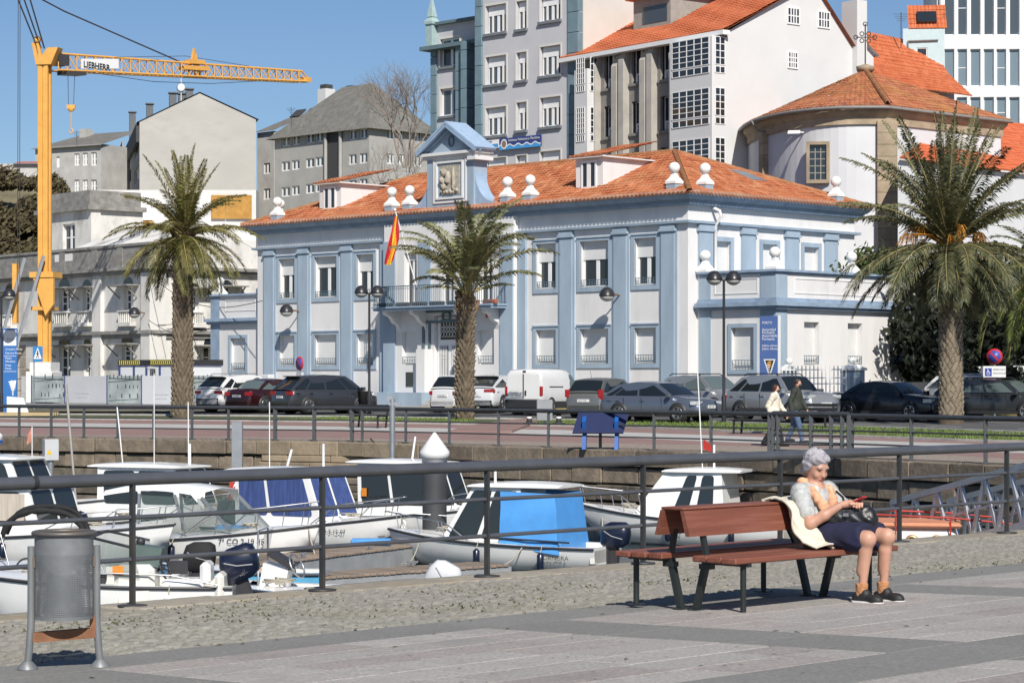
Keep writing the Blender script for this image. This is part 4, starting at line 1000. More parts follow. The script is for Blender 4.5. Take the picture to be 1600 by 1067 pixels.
# roof: fan of tile rows up to the apex
m_t3 = tile_mat('old_tiles', [(.30, .09, .04), (.44, .15, .07), (.35, .115, .05), (.48, .2, .095), (.25, .085, .045)], .25, .42, (.36, .23, .05), .7, .3)
def fan(base, nrow, m):
    for i in range(len(base)-1):
        a, b = out(base[i], .55), out(base[i+1], .55)
        if (b-a).length < .05: continue
        A, B, C = Vector((a.x, a.y, 15.5)), Vector((b.x, b.y, 15.5)), Vector((ctr.x, ctr.y, apexz-.25))
        ux = (B-A).normalized(); w_ = (B-A).length; nz = ux.cross(C-A).normalized(); uy = nz.cross(ux)
        if uy.z < 0: uy = -uy
        cx_, cy_ = (C-A).dot(ux), (C-A).dot(uy)
        tile_slope('roof_tiles', hall, A, ux, uy, [(0, 0), (w_, 0), (cx_+.01, cy_), (cx_, cy_)], m, .25, .42)
fan(cv[::3]+([cv[-1]] if (len(cv)-1) % 3 else []), 10, m_t3); fan([corner, rend], 10, m_t3); fan([rend, br], 4, m_t3)
a = out(corner, .7); ridge_tiles(hall, (a.x, a.y, 15.58), (ctr.x, ctr.y, apexz-.2), m_rg, .16)
q = MB(); q.lathe([(.45, apexz-.3), (.5, apexz-.05), (.3, apexz), (.02, apexz+.1)], 12, (ctr.x, ctr.y, 0)); q.build('apex_cap', m_hs, hall)
q = MB(); c = (ctr.x, ctr.y, apexz); q.cyl(c, (c[0], c[1], apexz+2.2), .035, n=6); q.cyl((c[0]-.5, c[1], apexz+1.5), (c[0]+.5, c[1], apexz+1.5), .03, n=6)
for dx, dz in ((-.5, 1.5), (.5, 1.5), (0, 2.2), (-.18, 1.68), (.18, 1.68), (-.18, 1.32), (.18, 1.32)): q.tube([(c[0]+dx+.11*math.cos(t), c[1], apexz+dz+.11*math.sin(t)) for t in [2*math.pi*i/8 for i in range(8)]], .025, 4, closed=True)
q.build('iron_cross', mat('black_iron', (.03, .03, .032), .6), hall)
q = MB(); g_ = [out(p, .6) for p in fz]; q.tube([(p.x, p.y, 15.42) for p in g_], .09, 6); p1 = out(cv[12], .8); q.tube([(p1.x, p1.y, 15.4), (p1.x+.3, p1.y, 14.9), (p1.x+1.2, p1.y-.3, 14.7)], .05, 6); q.build('gutter', mat('gutter_grey', (.22, .21, .2), .6), hall)
# floodlight on the hall wall
p = P(1240, 207, 116.5); q = MB(); q.bar(p, p+Vector((.9, .9, .1)), .06); q.obox(p, (.3, -.05, 0), (0, .15, 0), (.02, 0, .08)); tag(q.build('floodlight', M_white), 'white floodlight arm on the curved white hall wall', 'light')
# ---- lower orange roofed wing right of the hall
fw = thing('hall_annex', 'white annex with bright orange tiled roof behind the right palm', 'building', (0, 0, 0), 0)
A = P(1405, 247, 112); uy = Vector((-5.66, 5.66, 4.1)); L_ = uy.length
m_t4 = tile_mat('bright_tiles', [(.50, .105, .04), (.56, .135, .05), (.52, .12, .045), (.60, .16, .07)], .26, .44, (.45, .14, .06), .1)
tile_slope('roof_tiles', fw, A, E1, uy, [(0, 0), (30, 0), (30, L_), (17, L_)], m_t4, .26, .44, .05)
q = MB(); B = A+E1*30; in_ = Vector((0, .4, -.05)); A_, B_ = A+in_, B+in_; bk = Vector((1.5, 7, 0)); dn = Vector((0, 0, 12))
q.add([A_-dn, B_-dn, B_, A_, A_+bk-dn, A_+bk], [(0, 1, 2, 3), (4, 0, 3, 5)]); q.build('wall', m_hw, fw)
# ---- modern white block at the right edge
F9 = Fr(1464, 150, -6)
m9 = mat('white_panels', (.66, .67, .68), .6, var=.04, scale=.7)
mod = thing('modern_block', 'modern white block with tall narrow windows at the upper right', 'building', F9.W(0, 0, 0), F9.ang)
h9 = []
for (ya, yb) in ((-30, 55), (77, 135), (152, 200)):
    for xa, xb in ((1475, 1491), (1496, 1511), (1516, 1532), (1537, 1553), (1557, 1572), (1577, 1593), (1600, 1616)): h9.append(hole(F9, 'L', 0, xa, xb, ya, yb))
q = MB(); wallp(q, plane('L'), 0, 9, 8, 32, h9, .25); q.quad((0, 0, 8), (0, 0, 32), (0, 12, 32), (0, 12, 8)); q.build('wall', m9, mod)
m_gb = glass('bluish_glass', (.16, .21, .24), .05)
for i, h in enumerate(h9): window(mod, plane('L'), *h, .18, 1, 2 if i % 7 in (1, 4) else 1, 0, fr=.06, m_gl=m_gb if i > 6 else M_dglass2)
q = MB(); q.tube([(.15, -.1, 8), (.15, -.1, 32)], .07, 6); q.build('downpipe', mat('zinc', (1, 1, 1)), mod)
# ---- red roofed houses behind
rh_ = thing('red_roof_house', 'house with steep red tiled roofs seen between white buildings', 'house', (0, 0, 0), 0)
for (x0, y0, x1, y1, d, nm) in ((1345, 102, 1440, 46, 142, 0), (1358, 128, 1466, 96, 138, 1)):
    a, b = P(x0, y0, d), P(x1+25, y0, d+4); top = P(x0+10, y1, d+3); ux = (Vector((b.x, b.y, 0))-Vector((a.x, a.y, 0))); W_ = ux.length; uy = Vector((-.1, 3, top.z-a.z)); 
    tile_slope('roof_tiles', rh_, a, ux, uy, [(0, 0), (W_, 0), (W_, uy.length), (0, uy.length)], m_t2, .25, .42)
    q = MB(); q.add([a-Vector((0, 0, 12)), Vector((b.x, b.y, a.z-12)), Vector((b.x, b.y, a.z)), a], [(0, 1, 2, 3)]); q.build('wall', gw, rh_)
F10 = Fr(1411, 146, -4); bh = thing('pale_blue_house', 'narrow pale blue house with orange roof window beside modern block', 'house', F10.W(0, 0, 0), F10.ang)
q = MB(); hb = [hole(F10, 'L', 0, 1432, 1449, 75, 100)]; zt = F10.Z(45, 1, 0); wallp(q, plane('L'), 0, 2.6, 8, zt, hb, .1); q.build('wall', mat('pale_blue', (.47, .58, .60), .8, var=.06), bh)
window(bh, plane('L'), *hb[0], .05, 1, 2, 0)
q = MB(); q.tube([(.3, -.1, zt-.8), (2.2, -.1, zt-.75)], .05, 6); q.tube([(.3, -.1, zt-.8), (.25, -.1, 10)], .05, 6); q.build('pipe', mat('gutter_grey', (1, 1, 1)), bh)
tile_slope('roof_tiles', bh, (.35, 0, zt), (1, 0, 0), (0, .8, 1.3), [(0, 0), (2.4, 0), (2.4, 1.9), (0, 1.9)], m_t2)
q = MB(); q.obox((1.5, .25, zt+.75), (.62, 0, 0), (0, .22, .36), (0, -.06, .04)); q.build('roof_window', M_dglass, bh)
# ---- far hillside: gabled block, older houses, slate roofed apartments
F1 = Fr(218, 250, -78)
zg = F1.Z(190, 0, 0); y1 = F1.Y(400); apz = F1.Z(146, 0, F1.Y(312)); apy = F1.Y(312); xl = F1.X(158)
hl = [hole(F1, 'L', 0, a, b, c, d) for a, b, c, d in ((166, 171, 234, 252), (184, 191, 229, 250), (197, 204, 225, 247), (210, 217, 220, 243), (168, 174, 272, 292), (186, 192, 270, 290), (199, 205, 268, 288), (210, 217, 263, 284))]
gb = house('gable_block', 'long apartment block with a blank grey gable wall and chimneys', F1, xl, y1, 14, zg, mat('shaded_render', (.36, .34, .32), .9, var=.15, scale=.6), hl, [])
for h in hl: window(gb, plane('L'), *h, .15, 2, 1, 0, fr=.12)
q = MB(); fR = plane('R', .02); q.add([(.02, 0, 14), (.02, y1, 14), (.02, y1, zg+.5), (.02, apy, apz), (.02, 0, zg)], [(0, 1, 2, 3, 4)]); q.build('gable_wall', m_conc, gb)
q = MB(); q.add([(xl, -.3, zg-.1), (.2, -.3, zg-.1), (.2, apy, apz+.12), (xl, apy, apz+.12), (.2, y1+.3, zg+.5), (xl, y1+.3, zg+.5)], [(0, 1, 2, 3), (3, 2, 4, 5)]); q.build('roof', m_slate, gb)
q = MB(); pbox(q, plane('L'), xl, -.3, -.35, 0, zg-2.2, zg-.2); q.build('roof_parapet', m_dk, gb)
for k, (px, y0, y1_) in enumerate(((207, 175, 200), (234, 162, 188), (270, 145, 168), (284, 146, 160), (296, 139, 155))):
    fr1 = (.2, .4, .7, .82, .93)[k]; yy_ = apy*fr1; u = min(F1.X(px, yy_), -.8); z0 = zg+(apz-zg)*fr1-.3; z1 = max(F1.Z(y0, u, yy_), z0+1.6)
    q = MB(); q.box(u-.5, u+.5, yy_-.4, yy_+.4, z0, z1-.3); q.box(u-.65, u+.65, yy_-.5, yy_+.5, z1-.14, z1)
    for sx in (-.35, .35): q.box(u+sx-.08, u+sx+.08, yy_-.3, yy_+.3, z1-.3, z1-.14)
    q.build('chimney', mat('chimney_grey', (.12, .13, .14), .8), gb)
p = P(283, 138, 252); q = MB(); q.cyl(p-Vector((0, 0, 1.5)), p+Vector((0, 0, 1.1)), .05, n=5); q.lathe([(.02, 0), (.3, .05), (.5, .15)], 12, p-Vector((0, .2, 0)), axis='y'); tag(q.build('satellite_dish', M_white), 'white satellite dish on the gable block roof', 'dish')
F2 = Fr(158, 268, -30); hl = [hole(F2, 'L', 0, a, b, c, d) for a, b, c, d in ((116, 124, 240, 259), (129, 137, 239, 259), (142, 151, 238, 259), (88, 93, 245, 262), (116, 124, 281, 300), (129, 137, 281, 300), (142, 151, 281, 300))]
old = house('old_grey_house', 'old grey house with shallow slate roof left of gable block', F2, F2.X(55), 8, 14, F2.Z(225, 0, 0), mat('weathered_wall', (.45, .44, .42), .9, var=.2, scale=.5, stain=(.3, .3, .29), sscale=.4), hl, [])
for h in hl: window(old, plane('L'), *h, .15, 2, 2, 0, fr=.14)
z2 = F2.Z(225, 0, 0); xl = F2.X(50); q = MB(); q.add([(xl, -.5, z2-.2), (.3, -.5, z2-.2), (.3, 7, z2+2.2), (xl+2, 7, z2+2.2)], [(0, 1, 2, 3)]); q.build('roof', m_slate, old)
q = MB(); q.box(F2.X(80), F2.X(90), 5, 6.5, z2, z2+2.6); q.build('chimney', m_conc, old)
F4 = Fr(577, 240, -45); z4 = F4.Z(200, 0, 0); x4 = F4.X(429); y4 = F4.Y(676)
hl = []; hr = []
for dy in (0, 38.5, 78.5):
    for a, b, y in ((440, 453, 214), (456, 468, 212), (478, 491, 209), (493, 505, 207)): hl.append(hole(F4, 'L', 0, a, b, y+dy, y+15+dy))
    for a, b, y in ((545, 557, 203), (562, 574, 201)): hl.append(hole(F4, 'L', 0, a, b, y+dy, y+16+dy))
    for a, b, y in ((605, 616, 202), (621, 631, 203), (648, 659, 206)): hr.append(hole(F4, 'R', 0, a, b, y+dy, y+16+dy))
apt = house('slate_apartments', 'grey apartment block with hipped slate roof and white windows', F4, x4, y4, 12, z4, m_grey, hl, hr)
for h in hl: window(apt, plane('L'), *h, .12, 2, 1, 0, fr=.13, m_gl=M_dglass2)
for h in hr: window(apt, plane('R'), *h, .12, 2, 1, 0, fr=.13, m_gl=M_dglass2)
q = MB(); pbox(q, plane('L'), F4.X(510), F4.X(533), -.03, .0, 12, z4); q.build('recess_shade', m_dk, apt)  # flat dark strip on the wall stands in for the recess shade
for px in (511, 534): u = F4.X(px); q = MB(); q.cyl((u, -.2, 12), (u, -.2, z4), .2, n=6); q.build('downpipe', m_grey, apt)
rz = F4.Z(140, -12, y4/2)
q = MB(); e = .7; q.add([(x4-e, -e, z4-.1), (e, -e, z4-.1), (e, y4+e, z4-.1), (x4-e, y4+e, z4-.1), (x4+6, y4/2, rz), (-4.5, y4/2, rz)], [(0, 1, 5, 4), (1, 2, 5), (2, 3, 4, 5), (3, 0, 4)]); q.build('roof', m_slate, apt)
for px, y0, y1_ in ((510, 140, 155), (550, 142, 162)):
    u = F4.X(px, 7); z1 = F4.Z(y0, u, 7); q = MB(); q.box(u-.7, u+.7, 6.3, 7.7, z1-3, z1, .02); q.slot(1).box(u-.5, u+.5, 6.5, 7.5, z1, z1+.5); q.build('chimney', [gw, m_dk], apt)
q = MB()
for px, y in ((470, 178), (492, 175), (518, 172)):
    t_ = .45; u = F4.X(px, 4); z = F4.Z(y, u, 4); q = MB(); q.obox((u, 3.6, z-.0), (.8, 0, 0), (0, .5, .42), (0, -.05, .06)); q.build('roof_window', m_dk, apt)
F3 = Fr(428, 262, -45); hl = [hole(F3, 'L', 0, a, b, c, d) for a, b, c, d in ((412, 422, 255, 272), (412, 422, 295, 312))]
nar = house('narrow_house', 'narrow grey house squeezed between the gable block and apartments', F3, F3.X(402), 6, 12, F3.Z(205, 0, 0), mat('weathered_wall', (1, 1, 1)), hl, [])
for h in hl: window(nar, plane('L'), *h, .12, 2, 1, 0, fr=.14)
q = MB(); z3 = F3.Z(205, 0, 0); q.add([(F3.X(400), -.4, z3), (.3, -.4, z3), (.3, 5, z3+2.2), (F3.X(400), 5, z3+2.2)], [(0, 1, 2, 3)]); q.build('roof', m_slate, nar)
# ================================================================== derelict white building, building site, crane
FD = Fr(236, 135, -50)
m_dw = mat('peeling_white', (.66, .645, .61), .9, var=.1, scale=1.2, stain=(.28, .265, .24), sscale=.55, samt=.75, bump=.3, bscale=12, stretch=(1, 1, .55))
m_dg = mat('sooty_stone', (.24, .23, .215), .95, var=.3, scale=2, stain=(.45, .44, .41), sscale=.8, samt=.6, bump=.4, bscale=10, stretch=(1, 1, 1.6))
m_rust = mat('rusted_iron', (.15, .12, .1), .9, var=.4, scale=6)
zbD = .3; zl = FD.Z(517, 0, 0); zc = FD.Z(420, 0, 0); zp = FD.Z(378, 0, 0); xD = -34; yD = FD.Y(420)
up = [(92, 109, 451, 487), (129, 142, 450, 486), (193, 208, 447, 485), (9, 22, 456, 492)]; lo = [(92, 110, 541, 592), (131, 142, 540, 590), (190, 208, 538, 566), (9, 22, 545, 590)]
hl = [hole(FD, 'L', 0, *h) for h in up+lo]; hr = [hole(FD, 'R', 0, *h) for h in ((298, 311, 451, 487), (345, 362, 448, 486), (318, 345, 541, 590))]
der = thing('derelict_building', 'decaying white two storey building with sooty parapet and hooded windows', 'building', FD.W(0, 0, 0), FD.ang)
q = MB(); wallp(q, plane('L'), xD, 0, zbD, zc+.05, hl, .3); wallp(q, plane('R'), 0, yD, zbD, zc+.05, hr, .3); q.quad((xD, 0, zc), (0, 0, zc), (0, yD, zc), (xD, yD, zc))
ga = yD*.42; q.add([(-.02, 0, zc+.1), (-.02, yD, zc+.1), (-.02, yD, zc+1.0), (-.02, ga, zc+2.9), (-.02, 0, zc+1.6)], [(0, 1, 2, 3, 4)]); q.build('wall', m_dw, der)
q = MB(); q.add([(-9, 0, zc+1.6), (0, 0, zc+1.6), (0, ga, zc+2.95), (-9, ga, zc+2.95), (-9, yD, zc+1.0), (0, yD, zc+1.0)], [(0, 1, 2, 3), (3, 2, 5, 4)]); q.build('roof', m_dw, der)
for i, h in enumerate(hl+hr):
    f_ = plane('L') if i < len(hl) else plane('R')
    w_ = window(der, f_, *h, .25, 2, 3, 0, fr=.1)
    q = MB()
    if i < 4 or i == 8:      # little balustrade and projecting slab
        pbox(q, f_, h[0]-.35, h[1]+.35, -.45, 0, h[2]-.95, h[2]-.72); pbox(q, f_, h[0]-.2, h[1]+.2, -.35, 0, h[2]-.08, h[2])
        n_ = 7
        for k in range(n_): u = h[0]-.1+(h[1]-h[0]+.2)*k/(n_-1); q.cyl(f_(u, -.25, h[2]-.72), f_(u, -.25, h[2]-.08), .05, n=6)
        q.build('balustrade', m_dw, der)
    q = MB(); pbox(q, f_, h[0]-.7, h[1]+.7, -.85, 0, h[3]-.02, h[3]+.06)      # hood
    for u in (h[0]-.45, h[1]+.45): q.bar(f_(u, -.8, h[3]-.02), f_(u, -.02, h[3]-.7), .07)
    q.build('window_hood', m_dg, der)
    q = MB(); c = (h[0]+h[1])/2; r_ = (h[1]-h[0])/2; q.add([f_(c+r_*math.cos(t), -.02, h[3]+.1+r_*.8*math.sin(t)) for t in [math.pi*k/10 for k in range(11)]], [tuple(range(11))]); q.build('arch_light', M_dglass, der)
for px in (156, 240): u = FD.X(px) if px < 236 else -.25; q = MB(); pbox(q, plane('L'), u-.5, u+.5, -.25, 0, zbD, zc); q.build('pilaster', m_dw, der)
q = MB(); pbox(q, plane('R'), 0, .9, -.2, 0, zbD, zc); q.build('pilaster', m_dw, der)
def lb(q, z0, z1, o): pbox(q, plane('L'), xD, o, -o, 0, z0, z1); pbox(q, plane('R'), 0, yD, -o, 0, z0, z1)
q = MB(); lb(q, zl-.15, zl+.05, .35); lb(q, zl-.4, zl-.15, .15); q.build('ledge', m_dg, der)
q = MB(); lb(q, zc, zc+.18, .5); lb(q, zc-.22, zc, .28); q.build('cornice', m_dg, der)
q = MB(); pbox(q, plane('L'), xD, 0, -.1, .25, zc+.18, zp-.15); pbox(q, plane('L'), xD, .12, -.18, .32, zp-.15, zp); pbox(q, plane('R'), .35, yD*.1, -.1, .3, zc+.18, zp-.3); q.build('parapet', m_dg, der)
for px in (100, 150, 190): u = FD.X(px); q = MB(); pbox(q, plane('L'), u-.35, u+.35, -.15, -.102, zc+.2, zp-.16); q.build('parapet_pier', m_dg, der)
# balusters in the parapet opening
u0 = FD.X(88); q = MB(); pbox(q, plane('L'), u0, u0+2.2, -.115, -.102, zp-.75, zp-.3); q.build('parapet_opening', mat('white_paint', (1, 1, 1)), der)
# attic block set back
ya = 6.; xa, xb = FD.X(60, ya), FD.X(141, ya); za, zb_ = FD.Z(297, xb, ya), zc
q = MB(); fA = plane('L', ya); hA = [hole(FD, 'L', ya, 98, 117, 350, 392)]; wallp(q, fA, xa, xb, zb_, za-1.0, hA, .25); wallp(q, plane('R', xb), ya, ya+4, zb_, za-1.0, []); q.build('attic_wall', m_dw, der)
window(der, fA, *hA[0], .2, 2, 2, 0, fr=.1)
q = MB(); pbox(q, fA, xa, xb+.1, -.1, 3.8, za-1.0, za); pbox(q, fA, xa, xb+.35, -.35, 4.1, za-1.3, za-1.0); pbox(q, fA, xa, xb, -.6, 0, zb_+1.6, zb_+1.72); q.build('attic_parapet', m_dg, der)
pbox(MB(), plane('R', xb), ya-.02, ya+.7, -.15, 0, zb_, za-1.3).build('attic_pier', m_dw, der)
# ivy-free weeds and hanging cables across the wall
q = MB()
for k in range(5):
    z = zl+random.uniform(-.1, .35); q.tube([plane('R')(.3+i*1.0, -.25, z-.25*math.sin(i*.9+k)-.05*k) for i in range(9)], .018, 4)
q.build('cable', mat('black_cable', (.02, .02, .02), .6), der)
# wall lamp heads on brackets
m_lamp = mat('lamp_black', (.025, .025, .028), .35, var=.1); m_opal = mat('lamp_opal', (.35, .35, .33), .3, var=.1)
def dome(mb, c, r=.3):
    mb.slot(0).lathe([(.02, .30*r/.3), (.12*r/.3, .28*r/.3), (.24*r/.3, .17*r/.3), (.3*r/.3, .0), (.31*r/.3, -.03)], 16, c); mb.slot(1).lathe([(.28*r/.3, -.031), (.24*r/.3, -.14*r/.3), (.12*r/.3, -.22*r/.3), (.02, -.24*r/.3)], 16, c); mb.slot(0)
def wall_lamp(F, px, py, label, X=None):
    u = F.X(px); z = F.Z(py, u, 0); t = thing('wall_lamp', label, 'lamp', F.W(u, 0, z), F.ang, 'dome lamps on the walls')
    q = MB(); q.box(-.1, .1, -.12, 0, -.15, .15); q.tube([(0, -.05, 0), (0, -.5, .06), (0, -.75, .12)], .04, 7); q.build('bracket', mat('rusty_red', (.2, .1, .05), .7), t)
    q = MB(); dome(q, (0, -.95, .0), .36); q.build('lamp_head', [m_lamp, m_opal], t); return t
wall_lamp(FB, 470, 487, 'black dome lamp on the blue pilaster left of the flag')
wall_lamp(FB, 971, 462, 'black dome lamp on the blue pilaster above the grey hatchback')
wall_lamp(FD, 232, 490, 'black dome lamp on the derelict building corner')
# ---- terrace behind with boards, rail and a parked car
ter = thing('terrace_wall', 'white terrace wall with ochre boards above the derelict building', 'wall', (0, 0, 0), 0)
def card(x0, x1, y0, y1, d, m, name, th=.3):
    a, b = P(x0, y1, d), P(x1, y0, d); q = MB(); q.box(a.x, b.x, d, d+th, a.z, b.z); return q.build(name, m, ter)
card(132, 400, 297, 420, 168, mat('terrace_white', (.62, .61, .59), .9, var=.08, scale=.6), 'back_wall', 2)
for i, (x0, x1, y0, y1) in enumerate(((141, 184, 317, 341), (184, 240, 345, 352), (330, 352, 305, 342), (353, 393, 305, 342))): card(x0, x1, y0, y1, 167.8-.01*i, m_gold, 'ochre_board', .1)
card(141, 160, 333, 352, 167.6, mat('green_banner', (.1, .3, .2), .7, var=.3), 'banner', .05); card(186, 238, 299, 344, 167.7, mat('sheet_white', (.72, .72, .72), .8, var=.05), 'white_sheet', .05)
card(132, 400, 376, 430, 158, mat('terrace_white', (1, 1, 1)), 'terrace_front', 9.7)
q = MB()
for k in range(26): p = P(148+k*5, 380, 157.6); q.cyl(p, p+Vector((0, 0, .95)), .03, n=5)
for z in (.3, .6, .95): a, b = P(146, 380, 157.6), P(276, 380, 157.6); q.cyl(a+Vector((0, 0, z)), b+Vector((0, 0, z)), .03, n=5)
q.build('terrace_rail', mat('galvanised', (.38, .39, .4), .4, .6), ter)
# ---- hoarding panels round the site
pa, pb = P(345, 600, 112), P(36, 600, 124); pa.z = pb.z = 0
hd = (pb-pa); HL = hd.length; hang = math.atan2(-hd.y, -hd.x)
m_hp = mat('hoarding_white', (.66, .67, .69), .5, var=.05, scale=.8); m_hg = mat('hoarding_grey', (.52, .53, .55), .5, var=.06, scale=.8); m_hpic = mat('hoarding_print', (.36, .41, .40), .55, var=.35, scale=.9, stain=(.6, .62, .62), sscale=.7, samt=.7)
m_ink = mat('print_ink', (.07, .09, .09), .6, var=.2); m_fnt = mat('faint_ink', (.4, .42, .45), .6, var=0)
m_post = mat('hoarding_post', (.06, .08, .2), .5)
seq = [(28, 50, 'g', 'plain grey hoarding panel beside the blue totem'), (50, 102, 'p', 'hoarding panel with pale building picture below the crane'), (102, 168, 'g', 'grey hoarding panel with faint lettering left of the palm'), (168, 222, 'p', 'hoarding panel printed with green building facade and windows'), (222, 300, 'w', 'clean white hoarding panel behind the left palm trunk'), (300, 345, 'p', 'hoarding panel with white house drawing next to the parked cars')]
for i, (x0, x1, kind, lab) in enumerate(seq):
    def tt(px):
        r = (px-800)/FPX; return (pa.x-r*pa.y)/(r*hd.y/HL-hd.x/HL)
    t0, t1 = tt(x1), tt(x0); w_ = t1-t0; pos = pa+hd/HL*t1; pos.z = zf(pos.x, pos.y)
    t = thing('hoarding_panel', lab, 'hoarding', pos, hang, 'site hoarding panels')
    zt = 2.03-pos.z
    q = MB(); q.box(.02, w_-.02, -.02, .02, .06, zt, .006); q.build('panel', {'g': m_hg, 'p': m_hpic, 'w': m_hp}[kind], t)
    q = MB(); q.box(-.045, .015, -.04, .04, 0, zt+.04); q.build('post', m_post, t)
    if kind == 'p':
        q = MB()
        for r_ in range(3):
            for c in range(int(w_/.34)):
                if random.random() < .6: u = .2+c*.34; z = .35+r_*.48; q.box(u, u+random.uniform(.06, .12), -.024, -.021, z, z+random.uniform(.14, .26))
        q.bar((.1, -.023, .2), (w_-.3, -.023, .3), .004, .03); q.bar((.1, -.023, 1.15), (w_-.2, -.023, 1.3), .004, .04); q.bar((.15, -.023, zt-.12), (w_-.1, -.023, zt-.2), .004, .05)
        q.build('print', m_ink, t)
    else:
        for k, sname in enumerate(('Obras de rehabilitación', 'Autoridad Portuaria')): text(sname, t, m_fnt, .13, Matrix.Translation((w_*.25, -.024, .5-.2*k)) @ Matrix.Rotation(R(90), 4, 'X'), 'print', ext=.001)
# ---- site cabin
p0 = P(187, 600, 121); p0.z = zf(p0.x, p0.y)
cab = thing('site_cabin', 'white site cabin with navy frame and yellow chevron band', 'cabin', p0, R(-38)); W_ = 5.2; zt = P(0, 566, 121).z-p0.z
q = MB(); q.box(0, W_, 0, 2.3, 0, zt-.2); q.build('wall', m_hp, cab)
q = MB(); 
for u in (0, 1.1, 2.05, 3.05, W_): q.box(u-.07, u+.07, -.03, 0, 0, zt-.2)
q.box(-.07, W_+.07, -.05, 2.35, zt-.2, zt-.16); q.build('frame', m_post, cab)
q = MB(); q.box(-.08, W_+.08, -.06, 2.36, zt-.16, zt+.12); bd = q.build('fascia', mat('fascia_dark', (.03, .03, .03), .5), cab)
cm = MB().add([(0, -.065, -.12), (.06, -.065, -.12), (.11, -.065, 0), (.06, -.065, .12), (0, -.065, .12), (.05, -.065, 0)], [(0, 1, 2, 5), (5, 2, 3, 4)]).mesh('chevron', mat('chevron_yellow', (.75, .62, .06), .5, var=0))
for k in range(34):
    if not 1.5 < k*.15 < 2.3: link('chevron', cm, bd, (k*.15, 0, zt-.02))
q = MB()
for k in range(3): q.box(2.35+k*.14, 2.43+k*.14, -.04, -.001, zt-.85, zt-.35)
q.build('window_bars', m_dk, cab)
text('CABINA', cab, m_si, .16, Matrix.Translation((2.1, -.06, zt-.33)) @ Matrix.Rotation(R(90), 4, 'X'))
# ---- tower crane
cb = P(70, 600, 124); cb.z = zf(cb.x, cb.y)
m_or = mat('crane_orange', (.70, .37, .085), .5, var=.1, scale=1.5, stain=(.5, .22, .04), sscale=1.2, samt=.4); m_cdk = mat('crane_dark', (.05, .05, .055), .5)
cr_ = thing('tower_crane', 'orange tower crane with lattice jib over the derelict building', 'crane', cb, R(-12))
Zp = lambda y: P(70, y, 124).z-cb.z
q = MB(); w_ = .21; z0, z1, z2 = Zp(566), Zp(430), Zp(85)
for s_ in ((-1, -1), (1, -1), (1, 1), (-1, 1)): q.box(s_[0]*w_-.07, s_[0]*w_+.07, s_[1]*w_-.07, s_[1]*w_+.07, z0, z2)
q.box(-w_+.03, w_-.03, -w_+.03, w_-.03, z0, z2-.3)
q.box(-w_-.06, -w_*.15, -w_-.05, -w_, z0, z2-.4); q.box(w_*.15, w_+.06, -w_-.05, -w_, z0, z2-.4)
q.build('mast', m_or, cr_)
q = MB(); q.box(-.6, .75, -.65, .6, z1-.15, z1+.15); q.prism([(-.4, z1-.2), (.75, z1-.2), (.75, z1-1.6), (.3, z1-2.2)], -.62, -.4, 'y'); q.box(-.55, .55, -.55, .55, z1-1.9, z1-1.7); q.build('slewing_collar', m_or, cr_)
for a, b in (((-.9, -.6, z1+.9), (-2.3, -1.6, 1.8)), ((.2, -.6, z1+1.0), (-1.2, -1.6, 2.2))): MB().bar(a, b, .16).build('stabiliser_strut', mat('galvanised', (1, 1, 1)), cr_)
MB().box(-1.75, -1.5, -.3, 0, Zp(505), Zp(412)).build('erection_mast', m_or, cr_)
q = MB(); q.box(-.8, .7, -.7, .7, .0, z0-.5, .03); q.box(-.6, .6, -.6, .6, z0-.5, z0); q.build('ballast_base', mat('ballast_white', (.66, .66, .65), .7, var=.1), cr_)
for k in range(5): MB().box(-2.6, -1.25, -.5, .4, .05+.62*k, .65+.62*k, .03).build('counterweight_block', mat('counterweight', (.40, .36, .31), .9, var=.15, scale=2), cr_)
q = MB(); q.bar((-.3, -.2, z2-.6), (-.55, -.2, z2+.6), .18); q.bar((-.05, -.2, z2-.4), (-.35, -.2, z2+.65), .14); q.prism([(-.4, z2-.6), (.5, z2-.6), (.9, z2+.3), (.3, z2+.3)], -.35, .35, 'y'); q.ball((-.35, -.2, z2+.75), .2); q.build('mast_head', m_or, cr_)
# jib in world coordinates turned back to the crane frame
Mi = Matrix.Rotation(R(12), 4, 'Z') @ Matrix.Translation(-cb)
j0, j1 = P(84, 97, 124), P(472, 120, 140); jd = (j1-j0); JL = jd.length; jx = jd/JL; js = Vector((-jx.y, jx.x, 0)).normalized()
q = MB(Mi); n_ = 30; up_ = Vector((0, 0, 1))
def jh(t): return .46-.14*t
chords = {}
for nm, f_ in (('a', lambda t: js*.36-up_*jh(t)), ('b', lambda t: -js*.36-up_*jh(t)), ('c', lambda t: up_*jh(t))):
    chords[nm] = [j0+jd*(k/n_)+f_(k/n_) for k in range(n_+1)]
    q.tube(chords[nm], .06 if nm != 'c' else .07, 6)
for k in range(n_):
    for nm in ('a', 'b'):
        q.tube([chords[nm][k], chords['c'][k]+(chords['c'][k+1]-chords['c'][k])*.5], .03, 4); q.tube([chords['c'][k]+(chords['c'][k+1]-chords['c'][k])*.5, chords[nm][k+1]], .03, 4)
    q.tube([chords['a'][k], chords['b'][k+1]], .025, 4)
q.tube([chords['c'][-1], j1+jx*.4], .05, 5); q.obox(j1+jx*.2-up_*.2, jx*.3, js*.3, up_*.15)
q.build('jib', m_or, cr_)
q = MB(Mi); 
for dz in (0, 1): q.obox(j0+jd*.535+up_*(.1+.35*dz), jx*(.9-.35*dz), js*.35, up_*.12)
for s_ in (-.5, .1, .5): q.bar(j0+jd*.535-up_*.4+jx*s_, j0+jd*.535+up_*1.25, .1)
q.build('jib_tower', m_or, cr_)
